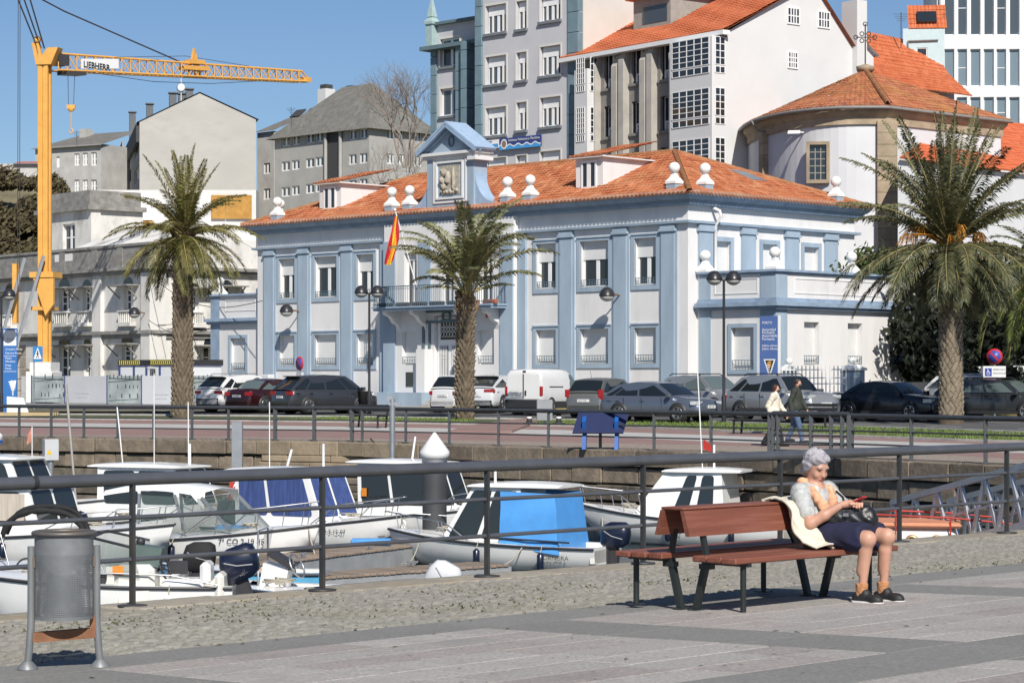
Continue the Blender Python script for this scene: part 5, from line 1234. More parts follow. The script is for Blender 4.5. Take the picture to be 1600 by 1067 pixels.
q = MB(Mi); q.obox(j0+jx*1.3-up_*.55, jx*.7, js*.4, up_*.13); q.obox(j0+jx*.5+up_*.1, jx*.35, js*.3, up_*.3); q.build('trolley', m_cdk, cr_)
sg = MB(Mi); a, b = P(118, 101, 124.1), P(176, 101, 126.3); sg.obox((a+b)/2-js*.45, (b-a)/2, js*.02, up_*.26); sgo = sg.build('jib_sign', m_si, cr_)
ang = math.atan2((b-a).y, (b-a).x); Mt = Mi @ Matrix.Translation(a-js*.49+jx*.12-up_*.17) @ Matrix.Rotation(ang, 4, 'Z') @ Matrix.Rotation(R(90), 4, 'X')
text('LIEBHERR', sgo, mat('ink_black', (.02, .02, .02), .6, var=0), .46, Mt, bold=.012)
q = MB(Mi); top = P(30, -22, 122)
for dx in (-.18, 0, .18): q.tube([P(64, 76, 124)+Vector((dx, 0, 0)), top+Vector((dx*2, 0, 0))], .045, 5)
q.tube([P(66, 0, 123), P(100, 18, 125), P(281, 97, 132)], .045, 5); q.tube([top, P(66, 0, 123)], .05, 5)
for x in (28.5, 31.5): q.tube([P(x, -20, 121), P(x-1, 420, 121)], .018, 4)
q.tube([P(106, 108, 125), P(107, 165, 125)], .015, 4); q.tube([P(117, 108, 125), P(115, 165, 125)], .015, 4); q.tube([P(130, 112, 126)+Vector((0, 0, 0)), P(240, 128, 130), P(330, 131, 134), P(440, 125, 139)], .018, 4); q.tube([P(180, 90, 127), P(290, 88, 132), P(390, 104, 137)], .015, 4)
q.build('cable', m_cdk, cr_)
q = MB(Mi); c = P(111, 170, 125); q.ball(c, .2, 12, 8, (1, .5, .9)); q.box(c.x-.22, c.x+.22, c.y-.1, c.y+.1, c.z-.02, c.z+.2); q.cyl(c-up_*.15, c-up_*1.1, .03, n=5); q.tube([c-up_*1.1+Vector((.12*math.sin(t), 0, -.12+.12*math.cos(t))) for t in [math.pi*1.5*k/8 for k in range(9)]], .035, 5); q.build('hook_block', m_or, cr_)
# ---- blue totem, crossing sign, timber stack
tp = far(16, 100); tt_ = thing('information_totem', 'tall blue information totem with white top panel at left edge', 'totem', tp, R(-6)); Zt = lambda y: P(16, y, 100).z-tp.z
m_tb = mat('totem_blue', (.035, .15, .42), .45, var=.05)
q = MB(); q.box(-.31, .31, -.05, .05, 0, Zt(513)); q.build('panel', m_tb, tt_); q = MB(); q.box(-.27, .29, -.062, -.052, Zt(540), Zt(516)); q.build('header', m_si, tt_)
q = MB(); q.box(-.5, -.33, -.06, .06, 0, Zt(514)); q.build('side_post', mat('totem_post', (.25, .33, .45), .4, .3), tt_)
for k, (s_, y) in enumerate((('Cruceiro Porto', 547), ('Dársena Porto', 553), ('Paseo', 561), ('Marítimo', 566), ('Praza', 572), ('Porta', 577))): text(s_, tt_, m_si, .12, Matrix.Translation((-.2, -.055, Zt(y))) @ Matrix.Rotation(R(90), 4, 'X'))
text('Ferrol', tt_, mat('ink_grey', (.3, .3, .3), .6, var=0), .17, Matrix.Translation((-.12, -.066, Zt(532))) @ Matrix.Rotation(R(90), 4, 'X'))
q = MB(); q.box(-.27, .29, -.056, -.051, Zt(580.6), Zt(580)); q.box(-.27, .29, -.056, -.051, Zt(556.6), Zt(556)); q.build('rule', m_si, tt_)
q = MB()
for k in range(5): q.add([(-.08+.04*k, -.055, Zt(596+k*4)), (.28, -.055, Zt(594+k*3)), (.28-.03*k, -.055, Zt(597+k*3.5)), (.0+.04*k, -.055, Zt(599+k*4))], [(0, 1, 2, 3)])
q.add([(.05, -.055, Zt(594)), (.1, -.055, Zt(594)), (.16, -.055, Zt(618)), (.12, -.055, Zt(618))], [(0, 1, 2, 3)]); q.build('emblem', m_si, tt_)
def round_sign(px, py, d, r, label, box=None, plate=None):
    p = far(px, d); z = P(px, py, d).z-p.z; t = thing('no_parking_sign', label, 'sign', p, R(-52 if px < 800 else -20), 'no parking signs')
    MB().cyl((0, .04, 0), (0, .04, z+r*.9), .035, n=8).build('pole', mat('galvanised', (1, 1, 1)), t)
    q = MB(); q.lathe([(r, -.012), (r, .012)], 24, (0, 0, z), axis='y'); fo = q.build('disc', mat('sign_red', (.5, .025, .035), .4, var=.05), t)
    q = MB(); q.lathe([(r*.76, -.018), (r*.76, -.0125)], 24, (0, 0, z), axis='y'); q.build('blue_field', mat('sign_blue', (.05, .08, .35), .4, var=.05), fo)
    q = MB(); a = R(45); q.obox((0, -.021, z), (r*.75*.7, 0, -r*.75*.7), (0, .002, 0), (r*.07, 0, r*.07)); q.build('diagonal_bar', mat('sign_red', (1, 1, 1)), fo)
    if box: MB().box(-.22, .22, -.05, .1, z-r-.45, z-r-.08).build('meter_box', m_hg, t)
    if plate:
        q = MB(); q.box(-.42, .42, -.02, .0, z-r-.5, z-r-.06); pl = q.build('plate', m_si, t); q = MB(); q.box(-.36, -.1, -.026, -.021, z-r-.44, z-r-.14); q.build('wheelchair_panel', mat('sign_blue', (1, 1, 1)), pl)
        q = MB(); q.tube([(-.23+.06*math.cos(k), -.028, z-r-.33+.06*math.sin(k)) for k in [6.28*i/10 for i in range(10)]], .012, 4, closed=True); q.bar((-.25, -.028, z-r-.18), (-.23, -.028, z-r-.3), .004, .03); q.build('wheelchair_symbol', m_si, pl)
        for k, s_ in enumerate(('RESERVADO', 'MINUSVÁLIDOS')): text(s_, pl, mat('ink_black', (1, 1, 1)), .085, Matrix.Translation((-.06, -.022, z-r-.22-.14*k)) @ Matrix.Rotation(R(90), 4, 'X'))
    return t
round_sign(468, 568, 108, .33, 'round no parking sign above the dark grey people carrier', box=True)
round_sign(1554, 557, 87, .3, 'round no parking sign with wheelchair plate under the right palm fronds', plate=True)
p = far(59, 108); t = thing('crossing_sign', 'square blue pedestrian crossing sign below the crane mast', 'sign', p, R(-10)); z = P(59, 552, 108).z-p.z
MB().cyl((-.2, .04, 0), (-.2, .04, z+.3), .03, n=8).build('pole', mat('galvanised', (1, 1, 1)), t)
bd = MB().box(-.24, .24, -.012, .012, z-.4, z+.33, .004).build('board', mat('sign_cyan', (.04, .22, .5), .4, var=.04), t)
MB().add([(-.2, -.016, z-.26), (.2, -.016, z-.26), (0, -.016, z+.28)], [(0, 1, 2)]).build('triangle', m_si, bd)
q = MB(); q.add([(.07*math.cos(k)*.5, -.02, z+.1+.04*math.sin(k)) for k in [6.28*i/8 for i in range(8)]], [tuple(range(8))])
for a, b, w_ in (((0, z+.06), (0, z-.06), .06), ((0, z-.06), (-.07, z-.22), .035), ((0, z-.06), (.07, z-.22), .035), ((0, z+.03), (-.08, z-.04), .025), ((0, z+.03), (.08, z-.04), .025)): q.bar((a[0], -.02, a[1]), (b[0], -.02, b[1]), .003, w_)
q.build('walking_figure', mat('ink_black', (1, 1, 1)), bd)
a = far(8, 98); q = MB(); 
for k in range(3):
    MBk = MB(); p = far(-6+k*4, 96+k*.5); MBk.obox(p+Vector((1.0, 0, .12+.0*k)), (1.4, .1, 0), (0, .12, 0), (0, 0, .06)); tag(MBk.build('timber_beam', mat('raw_timber', (.45, .35, .2), .8, var=.2, stretch=(1, 8, 8))), ('nearest', 'middle', 'farthest')[k]+' pale timber beam lying on the ground by the totem', 'timber', 'timber beams by the totem')
p = far(27, 99); q = MB(); q.add([p+Vector(v) for v in ((-.45, 0, 0), (.5, .1, 0), (.25, .05, .75), (-.45, .0, .8), (-.45, .1, 0), (.5, .2, 0), (.25, .15, .75), (-.45, .1, .8))], [(0, 1, 2, 3), (7, 6, 5, 4), (3, 2, 6, 7), (1, 5, 6, 2)]); tag(q.build('white_board', m_si), 'slanted white board leaning at the foot of the blue totem', 'board')
# ================================================================== cars
m_tyre = mat('tyre', (.02, .02, .021), .8, var=.1); m_rim = mat('alloy_rim', (.42, .43, .44), .35, .8, var=.05); m_trim = mat('black_trim', (.025, .025, .027), .55, var=.1)
m_cg = glass('car_glass', (.012, .016, .018), .03); m_cgl = glass('car_glass_light', (.10, .13, .13), .03)
m_lamp_r = mat('tail_lamp', (.33, .012, .015), .2, var=.2, scale=12, coat=.5); m_lamp_w = mat('head_lamp', (.55, .57, .6), .12, .2, var=.3, scale=14, coat=.5); m_plate = mat('plate_white', (.68, .68, .66), .5, var=.03)
def paint(name, c, metal=.0, rough=.32): return mat('paint_'+name, c, rough, metal, var=.03, scale=1, coat=.8)
def wheel_mesh(r, spokes=5):
    k = ('wheel', round(r, 2), spokes)
    if k in MATS: return MATS[k]
    w_ = .1
    q = MB(); q.lathe([(r*.66, -w_), (r*.9, -w_*1.02), (r*.985, -w_*.8), (r, 0), (r*.985, w_*.8), (r*.9, w_*1.02), (r*.66, w_)], 24, axis='y')
    t = q.mesh('tyre', m_tyre)
    q = MB(); q.slot(1).lathe([(r*.05, -w_*.3), (r*.66, -w_*.3), (r*.66, w_*.3), (r*.05, w_*.3)], 20, axis='y'); q.slot(0)
    for s_ in (-1, 1):
        q.tube([(r*.64*math.cos(a), s_*w_*.95, r*.64*math.sin(a)) for a in [2*math.pi*i/24 for i in range(24)]], r*.045, 5, closed=True)
        for i in range(spokes):
            a = 2*math.pi*i/spokes; q.bar((0, s_*w_*.8, 0), (r*.63*math.cos(a), s_*w_*.9, r*.63*math.sin(a)), r*.2, .03, (0, 1, 0))
        q.lathe([(r*.15, s_*w_*.7), (r*.15, s_*w_*.98), (.01, s_*w_)], 10, axis='y')
    MATS[k] = (t, q.mesh('rim', [m_rim, m_trim])); return MATS[k]
def car(name, label, cat, loc, head, L, W, H, col, spec, group='cars parked along the harbour street', plate='0000 BBB'):
    """spec: hood / belt heights, greenhouse stations as fractions of the length from the nose"""
    t = thing(name, label, cat, loc, head, group); w2 = W/2; r = spec.get('r', .32)
    zs, zb, zh, zt = spec.get('sill', .2), spec['belt'], spec['hood'], spec['tail']
    xA, xF, xR, xC = [L/2-f*L for f in spec['gh']]         # cowl, roof front, roof rear, rear glass base
    zrf, zrr = H-.03, spec.get('zrr', H-.06); tum = spec.get('tum', .17)
    X = lambda f: L/2-f*L
    # lower body: sections nose to tail
    sec = []
    tops = [(0, zs+.36), (.012, zh-.2), (.05, zh-.06), (.16, zh), (spec['gh'][0], zb), (.5, zb+.015), (min(spec['gh'][3], .93), zb+.03), (.965, zt), (.99, zt-.14), (1, zs+.3)]
    wid = [.78, .9, .95, .985, 1, 1, .99, .95, .91, .8]
    for (f, z), wf in zip(tops, wid):
        x = X(f); w_ = w2*wf; zl = zs if .03 < f < .97 else zs+.07; h = z-zl
        half = [(w_*.86, zl), (w_*.97, zl+.06*h), (w_, zl+.32*h), (w_*.995, zl+.62*h), (w_*.955, zl+.92*h), (w_*.88, z), (w_*.45, z+.02), (0, z+.03)]
        sec.append([(x, -y, zz) for y, zz in half]+[(x, y, zz) for y, zz in half[-2::-1]])
    q = MB(); q.loft(sec, close=True, cap=True); body = q.build('body', col, t)
    # greenhouse shell
    wb, wr = w2*.93, w2*(.93-tum); yb = lambda s_: s_
    def gsec(x, z, ww, k): return [(x, -ww, z), (x, -ww*.5, z+k), (x, 0, z+k*1.3), (x, ww*.5, z+k), (x, ww, z)]
    xm = (xF+xR)/2
    prof = [(xA, zb-.02, wb*.98), (xA+(xF-xA)*.5, zb+(zrf-zb)*.53, (wb+wr)/2*.99), (xF, zrf-.02, wr), (xm, H, wr*1.01), (xR, zrr, wr*.98), (xR+(xC-xR)*.5, zb+.03+(zrr-zb-.03)*.5, (wb+wr)/2*.96), (xC, zb+.0, wb*.95)]
    q = MB(); tp = [gsec(x, z, w_, .025) for x, z, w_ in prof]; q.loft(tp, cap=False)
    for s_ in (-1, 1):
        idx = 0 if s_ < 0 else 4; up_ = [p[idx] for p in tp]; base = [(x, s_*(wb*.98), zb-.03) for x, _, _ in prof]
        n_ = len(up_); q.add(up_+base, [(i, i+1, n_+i+1, n_+i) for i in range(n_-1)], True)
    q.build('roof', col, t)
    # glass
    gl = spec.get('glass', m_cg)
    def lerp(a, b, k): return tuple(a[i]+(b[i]-a[i])*k for i in range(3))
    def panel(nm, c4, m, push, par=t):
        c = sum((Vector(p) for p in c4), Vector())/4; n_ = (Vector(c4[1])-Vector(c4[0])).cross(Vector(c4[3])-Vector(c4[0])).normalized()
        if n_.dot(c-Vector((xm, 0, zb))) < 0: n_ = -n_
        vs = [tuple(Vector(p)+n_*push) for p in c4]; return MB().add(vs, [(0, 1, 2, 3)]).build(nm, m, par)
    def front(nm, a, b, e0, e1):      # 3-section glass on the sloping ends
        k0, k1 = .1, .93; q = MB()
        secs = []
        for k in (k0, .5, k1):
            i = k*2; s0, s1 = (a, b) if i < 1 else (b, e1); kk = i if i < 1 else i-1
            secs.append([lerp(p, q_, kk) for p, q_ in zip(s0, s1)])
        out_ = []
        for s_ in secs:
            c = Vector(s_[2]); o = [Vector(p)*1 for p in s_]; o[0] = Vector(lerp(s_[0], s_[1], .12)); o[4] = Vector(lerp(s_[4], s_[3], .12)); out_.append(o)
        d_ = 1 if e0 else -1; n_ = Vector((d_*.6, 0, .8))*.012
        q.loft([[tuple(p+n_) for p in s_] for s_ in out_], cap=False); q.build(nm, gl, t)
    front('windscreen', tp[0], tp[1], True, tp[2])
    if not spec.get('norear'): front('rear_window', tp[6], tp[5], False, tp[4])
    cuts = spec.get('cuts', (.0, .48, 1.0))
    for s_ in (-1, 1):
        i = 0 if s_ < 0 else 4
        # window line: along bottom from xA to xC, top from roof front to roof rear
        b0, b1 = Vector((xA-.28, s_*wb*.985, zb+.04)), Vector((xC+.14, s_*wb*.97, zb+.05)); t0, t1 = Vector((xF-.1, s_*(wr+.01), zrf-.1)), Vector((xR+.12, s_*(wr+.005), zrr-.08))
        for j, (c0, c1) in enumerate(zip(cuts, cuts[1:])):
            if spec.get('van') and j > 0: break
            g = .018; panel('side_window', [b0.lerp(b1, c0+(g if j else 0)), b0.lerp(b1, c1-g), t0.lerp(t1, c1-g), t0.lerp(t1, c0+(g if j else 0))], gl, .012)
        for k in range(1, len(cuts)):
            x = b0.lerp(b1, cuts[k] if k < len(cuts)-1 else 1).x
            if k < len(cuts)-1 or not spec.get('van'): MB().box(x+.12, x+.3, s_*(w2*.99), s_*(w2*1.012), zb-.16, zb-.125).build('door_handle', m_trim if spec.get('trimhandle') else col, t)
        if spec.get('clad', True): MB().box(X(.26), X(.74), s_*(w2*.96), s_*(w2*1.008), zs, zs+.12).build('sill_trim', m_trim, t)
        # door shut lines
        for f in spec.get('doors', (.36, .56, .74)): MB().box(X(f)-.006, X(f)+.006, s_*w2*.985, s_*w2*1.003, zs+.12, zb-.03).build('door_gap', m_trim, t)
        ty, rm = wheel_mesh(r, spec.get('spokes', 5))
        for f in spec.get('axles', (.2, .79)):
            q = MB(); q.lathe([(r*1.16, s_*w2*.6), (r*1.16, s_*w2*1.004)], 20, (X(f), 0, r), axis='y'); q.build('wheel_arch', m_trim, t)
            wo = link('wheel', ty, t, (X(f), s_*(w2-.08), r)); link('rim', rm, wo)
        q = MB(); q.obox((xA-.12, s_*(w2+.09), zb+.05), (.06, s_*.02, 0), (0, .09, 0), (0, 0, .07)); q.bar((xA-.12, s_*w2*.95, zb), (xA-.12, s_*(w2+.08), zb+.02), .04); q.build('mirror', col, t)
        # lamps
        x = X(.045); q = MB(); q.add([(X(.015), s_*w2*.55, zh-.24), (X(.02), s_*w2*.92, zh-.22), (X(.1), s_*w2*.985, zh-.1), (X(.02), s_*w2*.6, zh-.12), (X(.04), s_*w2*.9, zh-.09)], [(0, 1, 4, 3), (1, 2, 4)])
        q = MB(); q.obox((X(.045), s_*w2*.77, zh-.165), (.13, -s_*.07, 0), (.03, s_*w2*.2, 0), (0, 0, .065)); q.build('headlight', m_lamp_w, t)
        tl = spec.get('tl', (.5, .16, .12))   # height fraction, half height, half width
        zc = zs+(zt-zs)*tl[0]+.12; q = MB(); q.obox((X(.978), s_*(w2*.95-tl[2]), zc), (.07, 0, 0), (0, tl[2], 0), (0, 0, tl[1])); q.build('taillight', m_lamp_r, t)
    q = MB(); q.box(-L/2+.0, -L/2+.12, -w2*.85, w2*.85, zs+.0, zs+spec.get('bmp', .26), .03); q.build('rear_bumper', m_trim if spec.get('dark_bumper') else col, t)
    q = MB(); q.box(L/2-.12, L/2+.01, -w2*.55, w2*.55, zs+.08, zs+.24, .03); q.build('front_grille', m_trim, t)
    for s_, x in ((1, L/2+.02), (-1, -L/2-.012)):
        z = zs+.36 if s_ > 0 else spec.get('plz', zs+.48); q = MB(); q.box(x-.012, x+.012, -.26, .26, z-.055, z+.055); pl = q.build('number_plate', m_plate, t)
        M = Matrix.Translation((x+s_*.014, -s_*.22, z-.032)) @ Matrix.Rotation(R(90*s_), 4, 'Z') @ Matrix.Rotation(R(90), 4, 'X')
        text(plate, pl, mat('ink_black', (1, 1, 1)), .085, M, ext=.0005)
    if spec.get('rails'):
        for s_ in (-1, 1): q = MB(); q.tube([(xF-.1, s_*wr*.93, H-.02), (xF-.25, s_*wr*.93, H+.05), (xR+.25, s_*wr*.93, H+.05), (xR+.1, s_*wr*.93, H-.03)], .022, 6); q.build('roof_rail', m_trim if spec['rails'] == 1 else m_rim, t)
    if spec.get('spoiler'): q = MB(); q.obox((xR-.06, 0, zrr+.01), (.16, 0, -.02), (0, wr*.85, 0), (0, 0, .018)); q.build('spoiler', spec.get('spm', col), t)
    if spec.get('aerial'): MB().cyl((xR+.2, 0, H), (xR+.05, 0, H+.3), .008, n=4).build('aerial', m_trim, t)
    return t
HATCH = dict(belt=.92, hood=.88, tail=.95, gh=(.24, .40, .86, .985), zrr=1.38)
def CP(px, d): return far(px, d)
c1 = car('parked_suv', 'white sport utility car, leftmost of the parked cars', 'car', CP(378, 104), R(48), 4.12, 1.8, 1.62, paint('white', (.68, .68, .68)), dict(belt=1.0, hood=1.0, tail=1.02, gh=(.24, .38, .84, .985), zrr=1.52, r=.34, sill=.24, dark_bumper=1, bmp=.36, tl=(.62, .07, .2), rails=2, spoiler=1, cuts=(0, .42, .8, 1), glass=m_cg), plate='2847 KLD')
c2 = car('parked_saloon', 'dark red saloon car between white suv and grey people carrier', 'car', CP(425, 103), R(50), 4.3, 1.72, 1.44, paint('maroon', (.03, .006, .008), .2), dict(belt=.92, hood=.86, tail=.98, gh=(.27, .42, .72, .86), zrr=1.36, tl=(.6, .08, .17), glass=m_cgl), plate='6120 DKW')
c3 = car('parked_people_carrier', 'dark grey rounded people carrier beneath the round no parking sign', 'car', CP(507, 100), R(35), 4.44, 1.83, 1.63, paint('anthracite', (.045, .048, .055), .4), dict(belt=.98, hood=.95, tail=1.0, gh=(.17, .36, .84, .985), zrr=1.54, r=.33, tl=(.66, .085, .2), cuts=(0, .16, .5, .8, 1), doors=(.36, .56, .76), spoiler=1, glass=m_cg), plate='5091 JYP')
c4 = car('parked_city_car', 'tiny two tone white and black city car behind palm trunk', 'car', CP(722, 101), R(52), 2.7, 1.56, 1.55, paint('white', (1, 1, 1)), dict(belt=.98, hood=.92, tail=1.0, gh=(.2, .4, .84, .99), zrr=1.5, r=.28, axles=(.16, .84), tl=(.6, .08, .08), cuts=(0, .6, 1), doors=(.3, .66)), plate='1733 FGH')
c5 = car('parked_coupe_suv', 'silver white hatch with black raked rear window beside the van', 'car', CP(776, 101), R(66), 4.36, 1.8, 1.55, paint('pearl', (.62, .63, .65), .1), dict(belt=1.0, hood=.98, tail=1.03, gh=(.24, .40, .74, .99), zrr=1.47, r=.34, tl=(.68, .06, .24), spoiler=1, spm=m_trim, cuts=(0, .5, 1), dark_bumper=1, bmp=.3), plate='8214 KVN')
c7 = car('parked_hatchback', 'grey hatchback with large red rear lamps right of the van', 'car', CP(946, 92), R(62), 4.0, 1.72, 1.5, paint('steel', (.20, .205, .20), .5), dict(HATCH, tl=(.78, .15, .09), aerial=1, zrr=1.42, plz=.62), plate='3462 CTB')
c8 = car('parked_hatchback', 'blue grey hatchback facing right with sharp headlights', 'car', CP(1033, 84), R(-38), 4.37, 1.79, 1.45, paint('bluegrey', (.17, .195, .24), .6, .28), dict(belt=.92, hood=.86, tail=.98, gh=(.25, .44, .82, .97), zrr=1.36, r=.33, cuts=(0, .46, .86, 1), tl=(.7, .06, .2)), plate='9087 LMR')
c9 = car('parked_crossover', 'silver crossover half hidden behind the blue grey hatchback', 'car', CP(1102, 92), R(-48), 4.3, 1.8, 1.6, paint('silver', (.42, .43, .44), .6), dict(belt=.98, hood=.96, tail=1.0, gh=(.23, .40, .84, .97), zrr=1.5, r=.34, rails=1, glass=m_cgl, cuts=(0, .45, .85, 1)), plate='4410 HJS')
c10 = car('parked_suv', 'silver sport utility car with black roof bars behind the walking couple', 'car', CP(1222, 84), R(-50), 4.32, 1.82, 1.66, paint('silver', (1, 1, 1)), dict(belt=1.04, hood=1.05, tail=1.04, gh=(.25, .38, .82, .97), zrr=1.58, r=.35, sill=.26, rails=1, cuts=(0, .42, .8, 1)), plate='7756 KGC')
c11 = car('parked_saloon', 'black saloon car standing left of the big palm trunk', 'car', CP(1392, 84), R(-42), 4.45, 1.74, 1.4, paint('black', (.012, .013, .016), .1), dict(belt=.92, hood=.86, tail=.99, gh=(.27, .43, .70, .87), zrr=1.33, cuts=(0, .48, .85, 1)), plate='C 4482 BX')
c12 = car('parked_estate', 'dark grey estate car at the right edge beyond the palm', 'car', CP(1562, 83), R(-36), 4.6, 1.74, 1.44, paint('graphite', (.055, .06, .065), .5), dict(belt=.92, hood=.86, tail=.96, gh=(.25, .40, .88, .985), zrr=1.4, cuts=(0, .36, .66, 1), rails=1, glass=m_cgl), plate='6628 BVT')
c13 = car('parked_estate', 'white car showing between palm trunk and dark grey estate', 'car', CP(1530, 93), R(-40), 4.4, 1.75, 1.5, paint('white', (1, 1, 1)), dict(HATCH, zrr=1.45, rails=2), plate='1290 DRS')
# white panel van
def van(px, d, head, label, nm='parked_van', H=1.83, plate='2150 BNG'):
    t = thing(nm, label, 'van', CP(px, d), head, 'cars parked along the harbour street'); col = paint('white', (1, 1, 1)); L, W = 4.3, 1.74; w2 = W/2; X = lambda f: L/2-f*L
    sec = []
    for f, zl, z, wf in ((0, .3, .72, .8), (.02, .24, .86, .92), (.1, .2, .98, .98), (.2, .2, 1.06, 1), (.24, .2, 1.14, 1), (.36, .2, 1.7, 1), (.42, .2, H-.03, 1), (.6, .2, H, 1), (.95, .2, H-.02, 1), (.99, .24, H-.08, .985), (1, .28, H-.16, .96)):
        w_ = w2*wf; h = z-zl; tp_ = .12 if z > 1.3 else .05
        half = [(w_*.9, zl), (w_, zl+.12*h), (w_, zl+.45*h), (w_*(1-tp_*.45), zl+.75*h), (w_*(1-tp_), zl+.95*h), (w_*(.88-tp_), z), (0, z+.02)]
        sec.append([(X(f), -y, z_) for y, z_ in half]+[(X(f), y, z_) for y, z_ in half[-2::-1]])
    MB().loft(sec, close=True).build('body', col, t)
    xb_ = -L/2
    MB().box(xb_-.05, xb_+.1, -w2*.97, w2*.97, .22, .58, .03).build('rear_bumper', m_trim, t)
    for s_ in (-1, 1):
        MB().box(xb_-.012, xb_+.01, s_*.02, s_*w2*.86, .6, H-.2, .01).build('rear_door', col, t); MB().box(xb_-.025, xb_+.1, s_*w2*.86, s_*w2*.995, .72, 1.12, .015).build('taillight', m_lamp_r, t)
        MB().box(X(.44), X(.95), s_*w2*.99, s_*w2*1.01, .2, .5, .005).build('side_skirt', m_trim, t); MB().box(X(.55), X(.84), s_*(w2*.985), s_*(w2*1.0), 1.08, 1.12).build('slide_rail', m_trim, t)
        MB().add([(X(.22), s_*w2*.985, 1.12), (X(.40), s_*w2*.985, 1.1), (X(.40), s_*w2*.905, 1.62), (X(.35), s_*w2*.91, 1.6)], [(0, 1, 2, 3)]).build('side_window', m_cgl, t)
        MB().obox((X(.24), s_*(w2+.1), 1.15), (.05, 0, 0), (0, .1, 0), (0, 0, .12)).build('mirror', m_trim, t)
        ty, rm = wheel_mesh(.31, 5)
        for f in (.18, .8):
            MB().lathe([(.37, s_*w2*.6), (.37, s_*w2*1.008)], 20, (X(f), 0, .31), axis='y').build('wheel_arch', m_trim, t); wo = link('wheel', ty, t, (X(f), s_*(w2-.07), .31)); link('rim', rm, wo)
        MB().obox((X(.05), s_*w2*.75, .78), (.1, 0, 0), (0, .15, 0), (0, 0, .09)).build('headlight', m_lamp_w, t)
    MB().box(xb_-.03, xb_-.015, -.02, .02, .62, H-.2).build('door_seam', m_trim, t); MB().box(xb_-.05, xb_-.01, -.14, -.08, .75, .95).build('door_handle', m_trim, t)
    MB().box(xb_-.03, xb_, -.12, .02, H-.12, H-.06).build('brake_light', m_trim, t)
    pl = MB().box(xb_-.035, xb_-.013, .1, .62, .78, .9).build('number_plate', m_plate, t)
    text(plate, pl, mat('ink_black', (1, 1, 1)), .085, Matrix.Translation((xb_-.037, .58, .81)) @ Matrix.Rotation(R(-90), 4, 'Z') @ Matrix.Rotation(R(90), 4, 'X'), ext=.0005)
    MB().add([(X(.235), -w2*.86, 1.14), (X(.235), w2*.86, 1.14), (X(.36), w2*.8, 1.68), (X(.36), -w2*.8, 1.68)], [(0, 1, 2, 3)]).build('windscreen', m_cg, t)
    return t
van(855, 97, R(62), 'white panel van with black bumper in the middle of the row')
van(1604, 96, R(-40), 'white van cut by the right edge behind the dark estate')
tc = car('terrace_car', 'white car on the terrace above the derelict building', 'car', P(186, 377, 160)-Vector((0, 0, .05)), R(8), 3.9, 1.7, 1.5, paint('white', (1, 1, 1)), dict(HATCH, cuts=(0, .48, .86, 1)), plate='3381 FTR', group='cars on the terrace')
# ================================================================== street furniture of the far quay
def double_lamp(px, d, label):
    p = far(px, d); t = thing('street_lamp', label, 'street lamp', p, 0, 'twin dome street lamps'); h = 5.1
    q = MB(); q.tube([(0, 0, 0), (0, 0, .9), (0, 0, 1.0), (0, 0, h)], [.085, .085, .055, .045], 10); q.build('pole', m_lamp, t)
    for s_ in (-1, 1):
        q = MB(); q.tube([(0, 0, h-.05), (s_*.15, 0, h+.02), (s_*.3, 0, h+.06)], .035, 7); q.build('arm', m_lamp, t); q = MB(); dome(q, (s_*.34, 0, h+.02), .29); q.build('lamp_head', [m_lamp, m_opal], t)
    return t
double_lamp(577, 97, 'black twin dome street lamp before the left half of the office'); double_lamp(1131, 82, 'black twin dome street lamp before the right wing'); double_lamp(2, 98, 'black twin dome street lamp cut by the left edge')
# far railing: round top rail, two thin rails, posts
m_ral = mat('rail_grey', (.085, .09, .095), .45, .5, var=.15, scale=5)
rail = thing('far_railing', 'dark grey metal railing along the far quay edge', 'railing', (0, 0, 0), 0)
A = offs(.35)
def along(px):
    r = (px-800)/FPX
    for i in range(len(A)-1):
        p, q_ = Vector(A[i]), Vector(A[i+1]); den = (q_.x-p.x)-r*(q_.y-p.y)
        t = (r*p.y-p.x)/den if abs(den) > 1e-9 else -1
        if 0 <= t <= 1: return p+(q_-p)*t
posts = [-40, 30, 80, 131, 184, 240, 300, 357, 430, 491, 550, 566, 634, 702, 779, 857, 938, 1022, 1111, 1203, 1330, 1424, 1540, 1660]
for px in posts:
    p = along(px)
    if p is None: continue
    big = px in (430, 491, 550, 1203, 1330)
    q = MB(); w_ = .05 if not big else .075; q.box(p.x-w_*.8, p.x+w_*.8, p.y-.025, p.y+.025, p.z, p.z+.95); q.build('post', m_ral, rail); MB().box(p.x-.1, p.x+.1, p.y-.1, p.y+.1, p.z, p.z+.015).build('base_plate', m_ral, rail)
pts_ = [along(px) for px in posts]; pts_ = [p for p in pts_ if p is not None]
for z, r_, nm in ((.97, .055, 'top_rail'), (.62, .02, 'middle_rail'), (.32, .02, 'lower_rail')): MB().tube([p+Vector((0, 0, z)) for p in pts_], r_, 8).build(nm, m_ral, rail)
# gate frame part of the railing at the gangway head
gt = thing('gangway_gate', 'dark double railing round the gangway head beside the couple', 'gate', (0, 0, 0), 0)
g0, g1 = P(1208, 706, 53.5), P(1326, 706, 52)
for z, r_ in ((1.0, .06), (.62, .022), (.5, .022), (.3, .022), (.15, .022)): MB().tube([Vector((g0.x, g0.y, z+.02)), Vector((g1.x, g1.y, z+.02))], r_, 8).build('rail', m_ral, gt)
for k, x in enumerate((1208, 1216, 1268, 1299, 1316, 1326)): p = g0.lerp(g1, (x-1208)/118); MB().box(p.x-.045, p.x+.045, p.y-.03, p.y+.03, .0, 1.0).build('post', m_ral, gt)
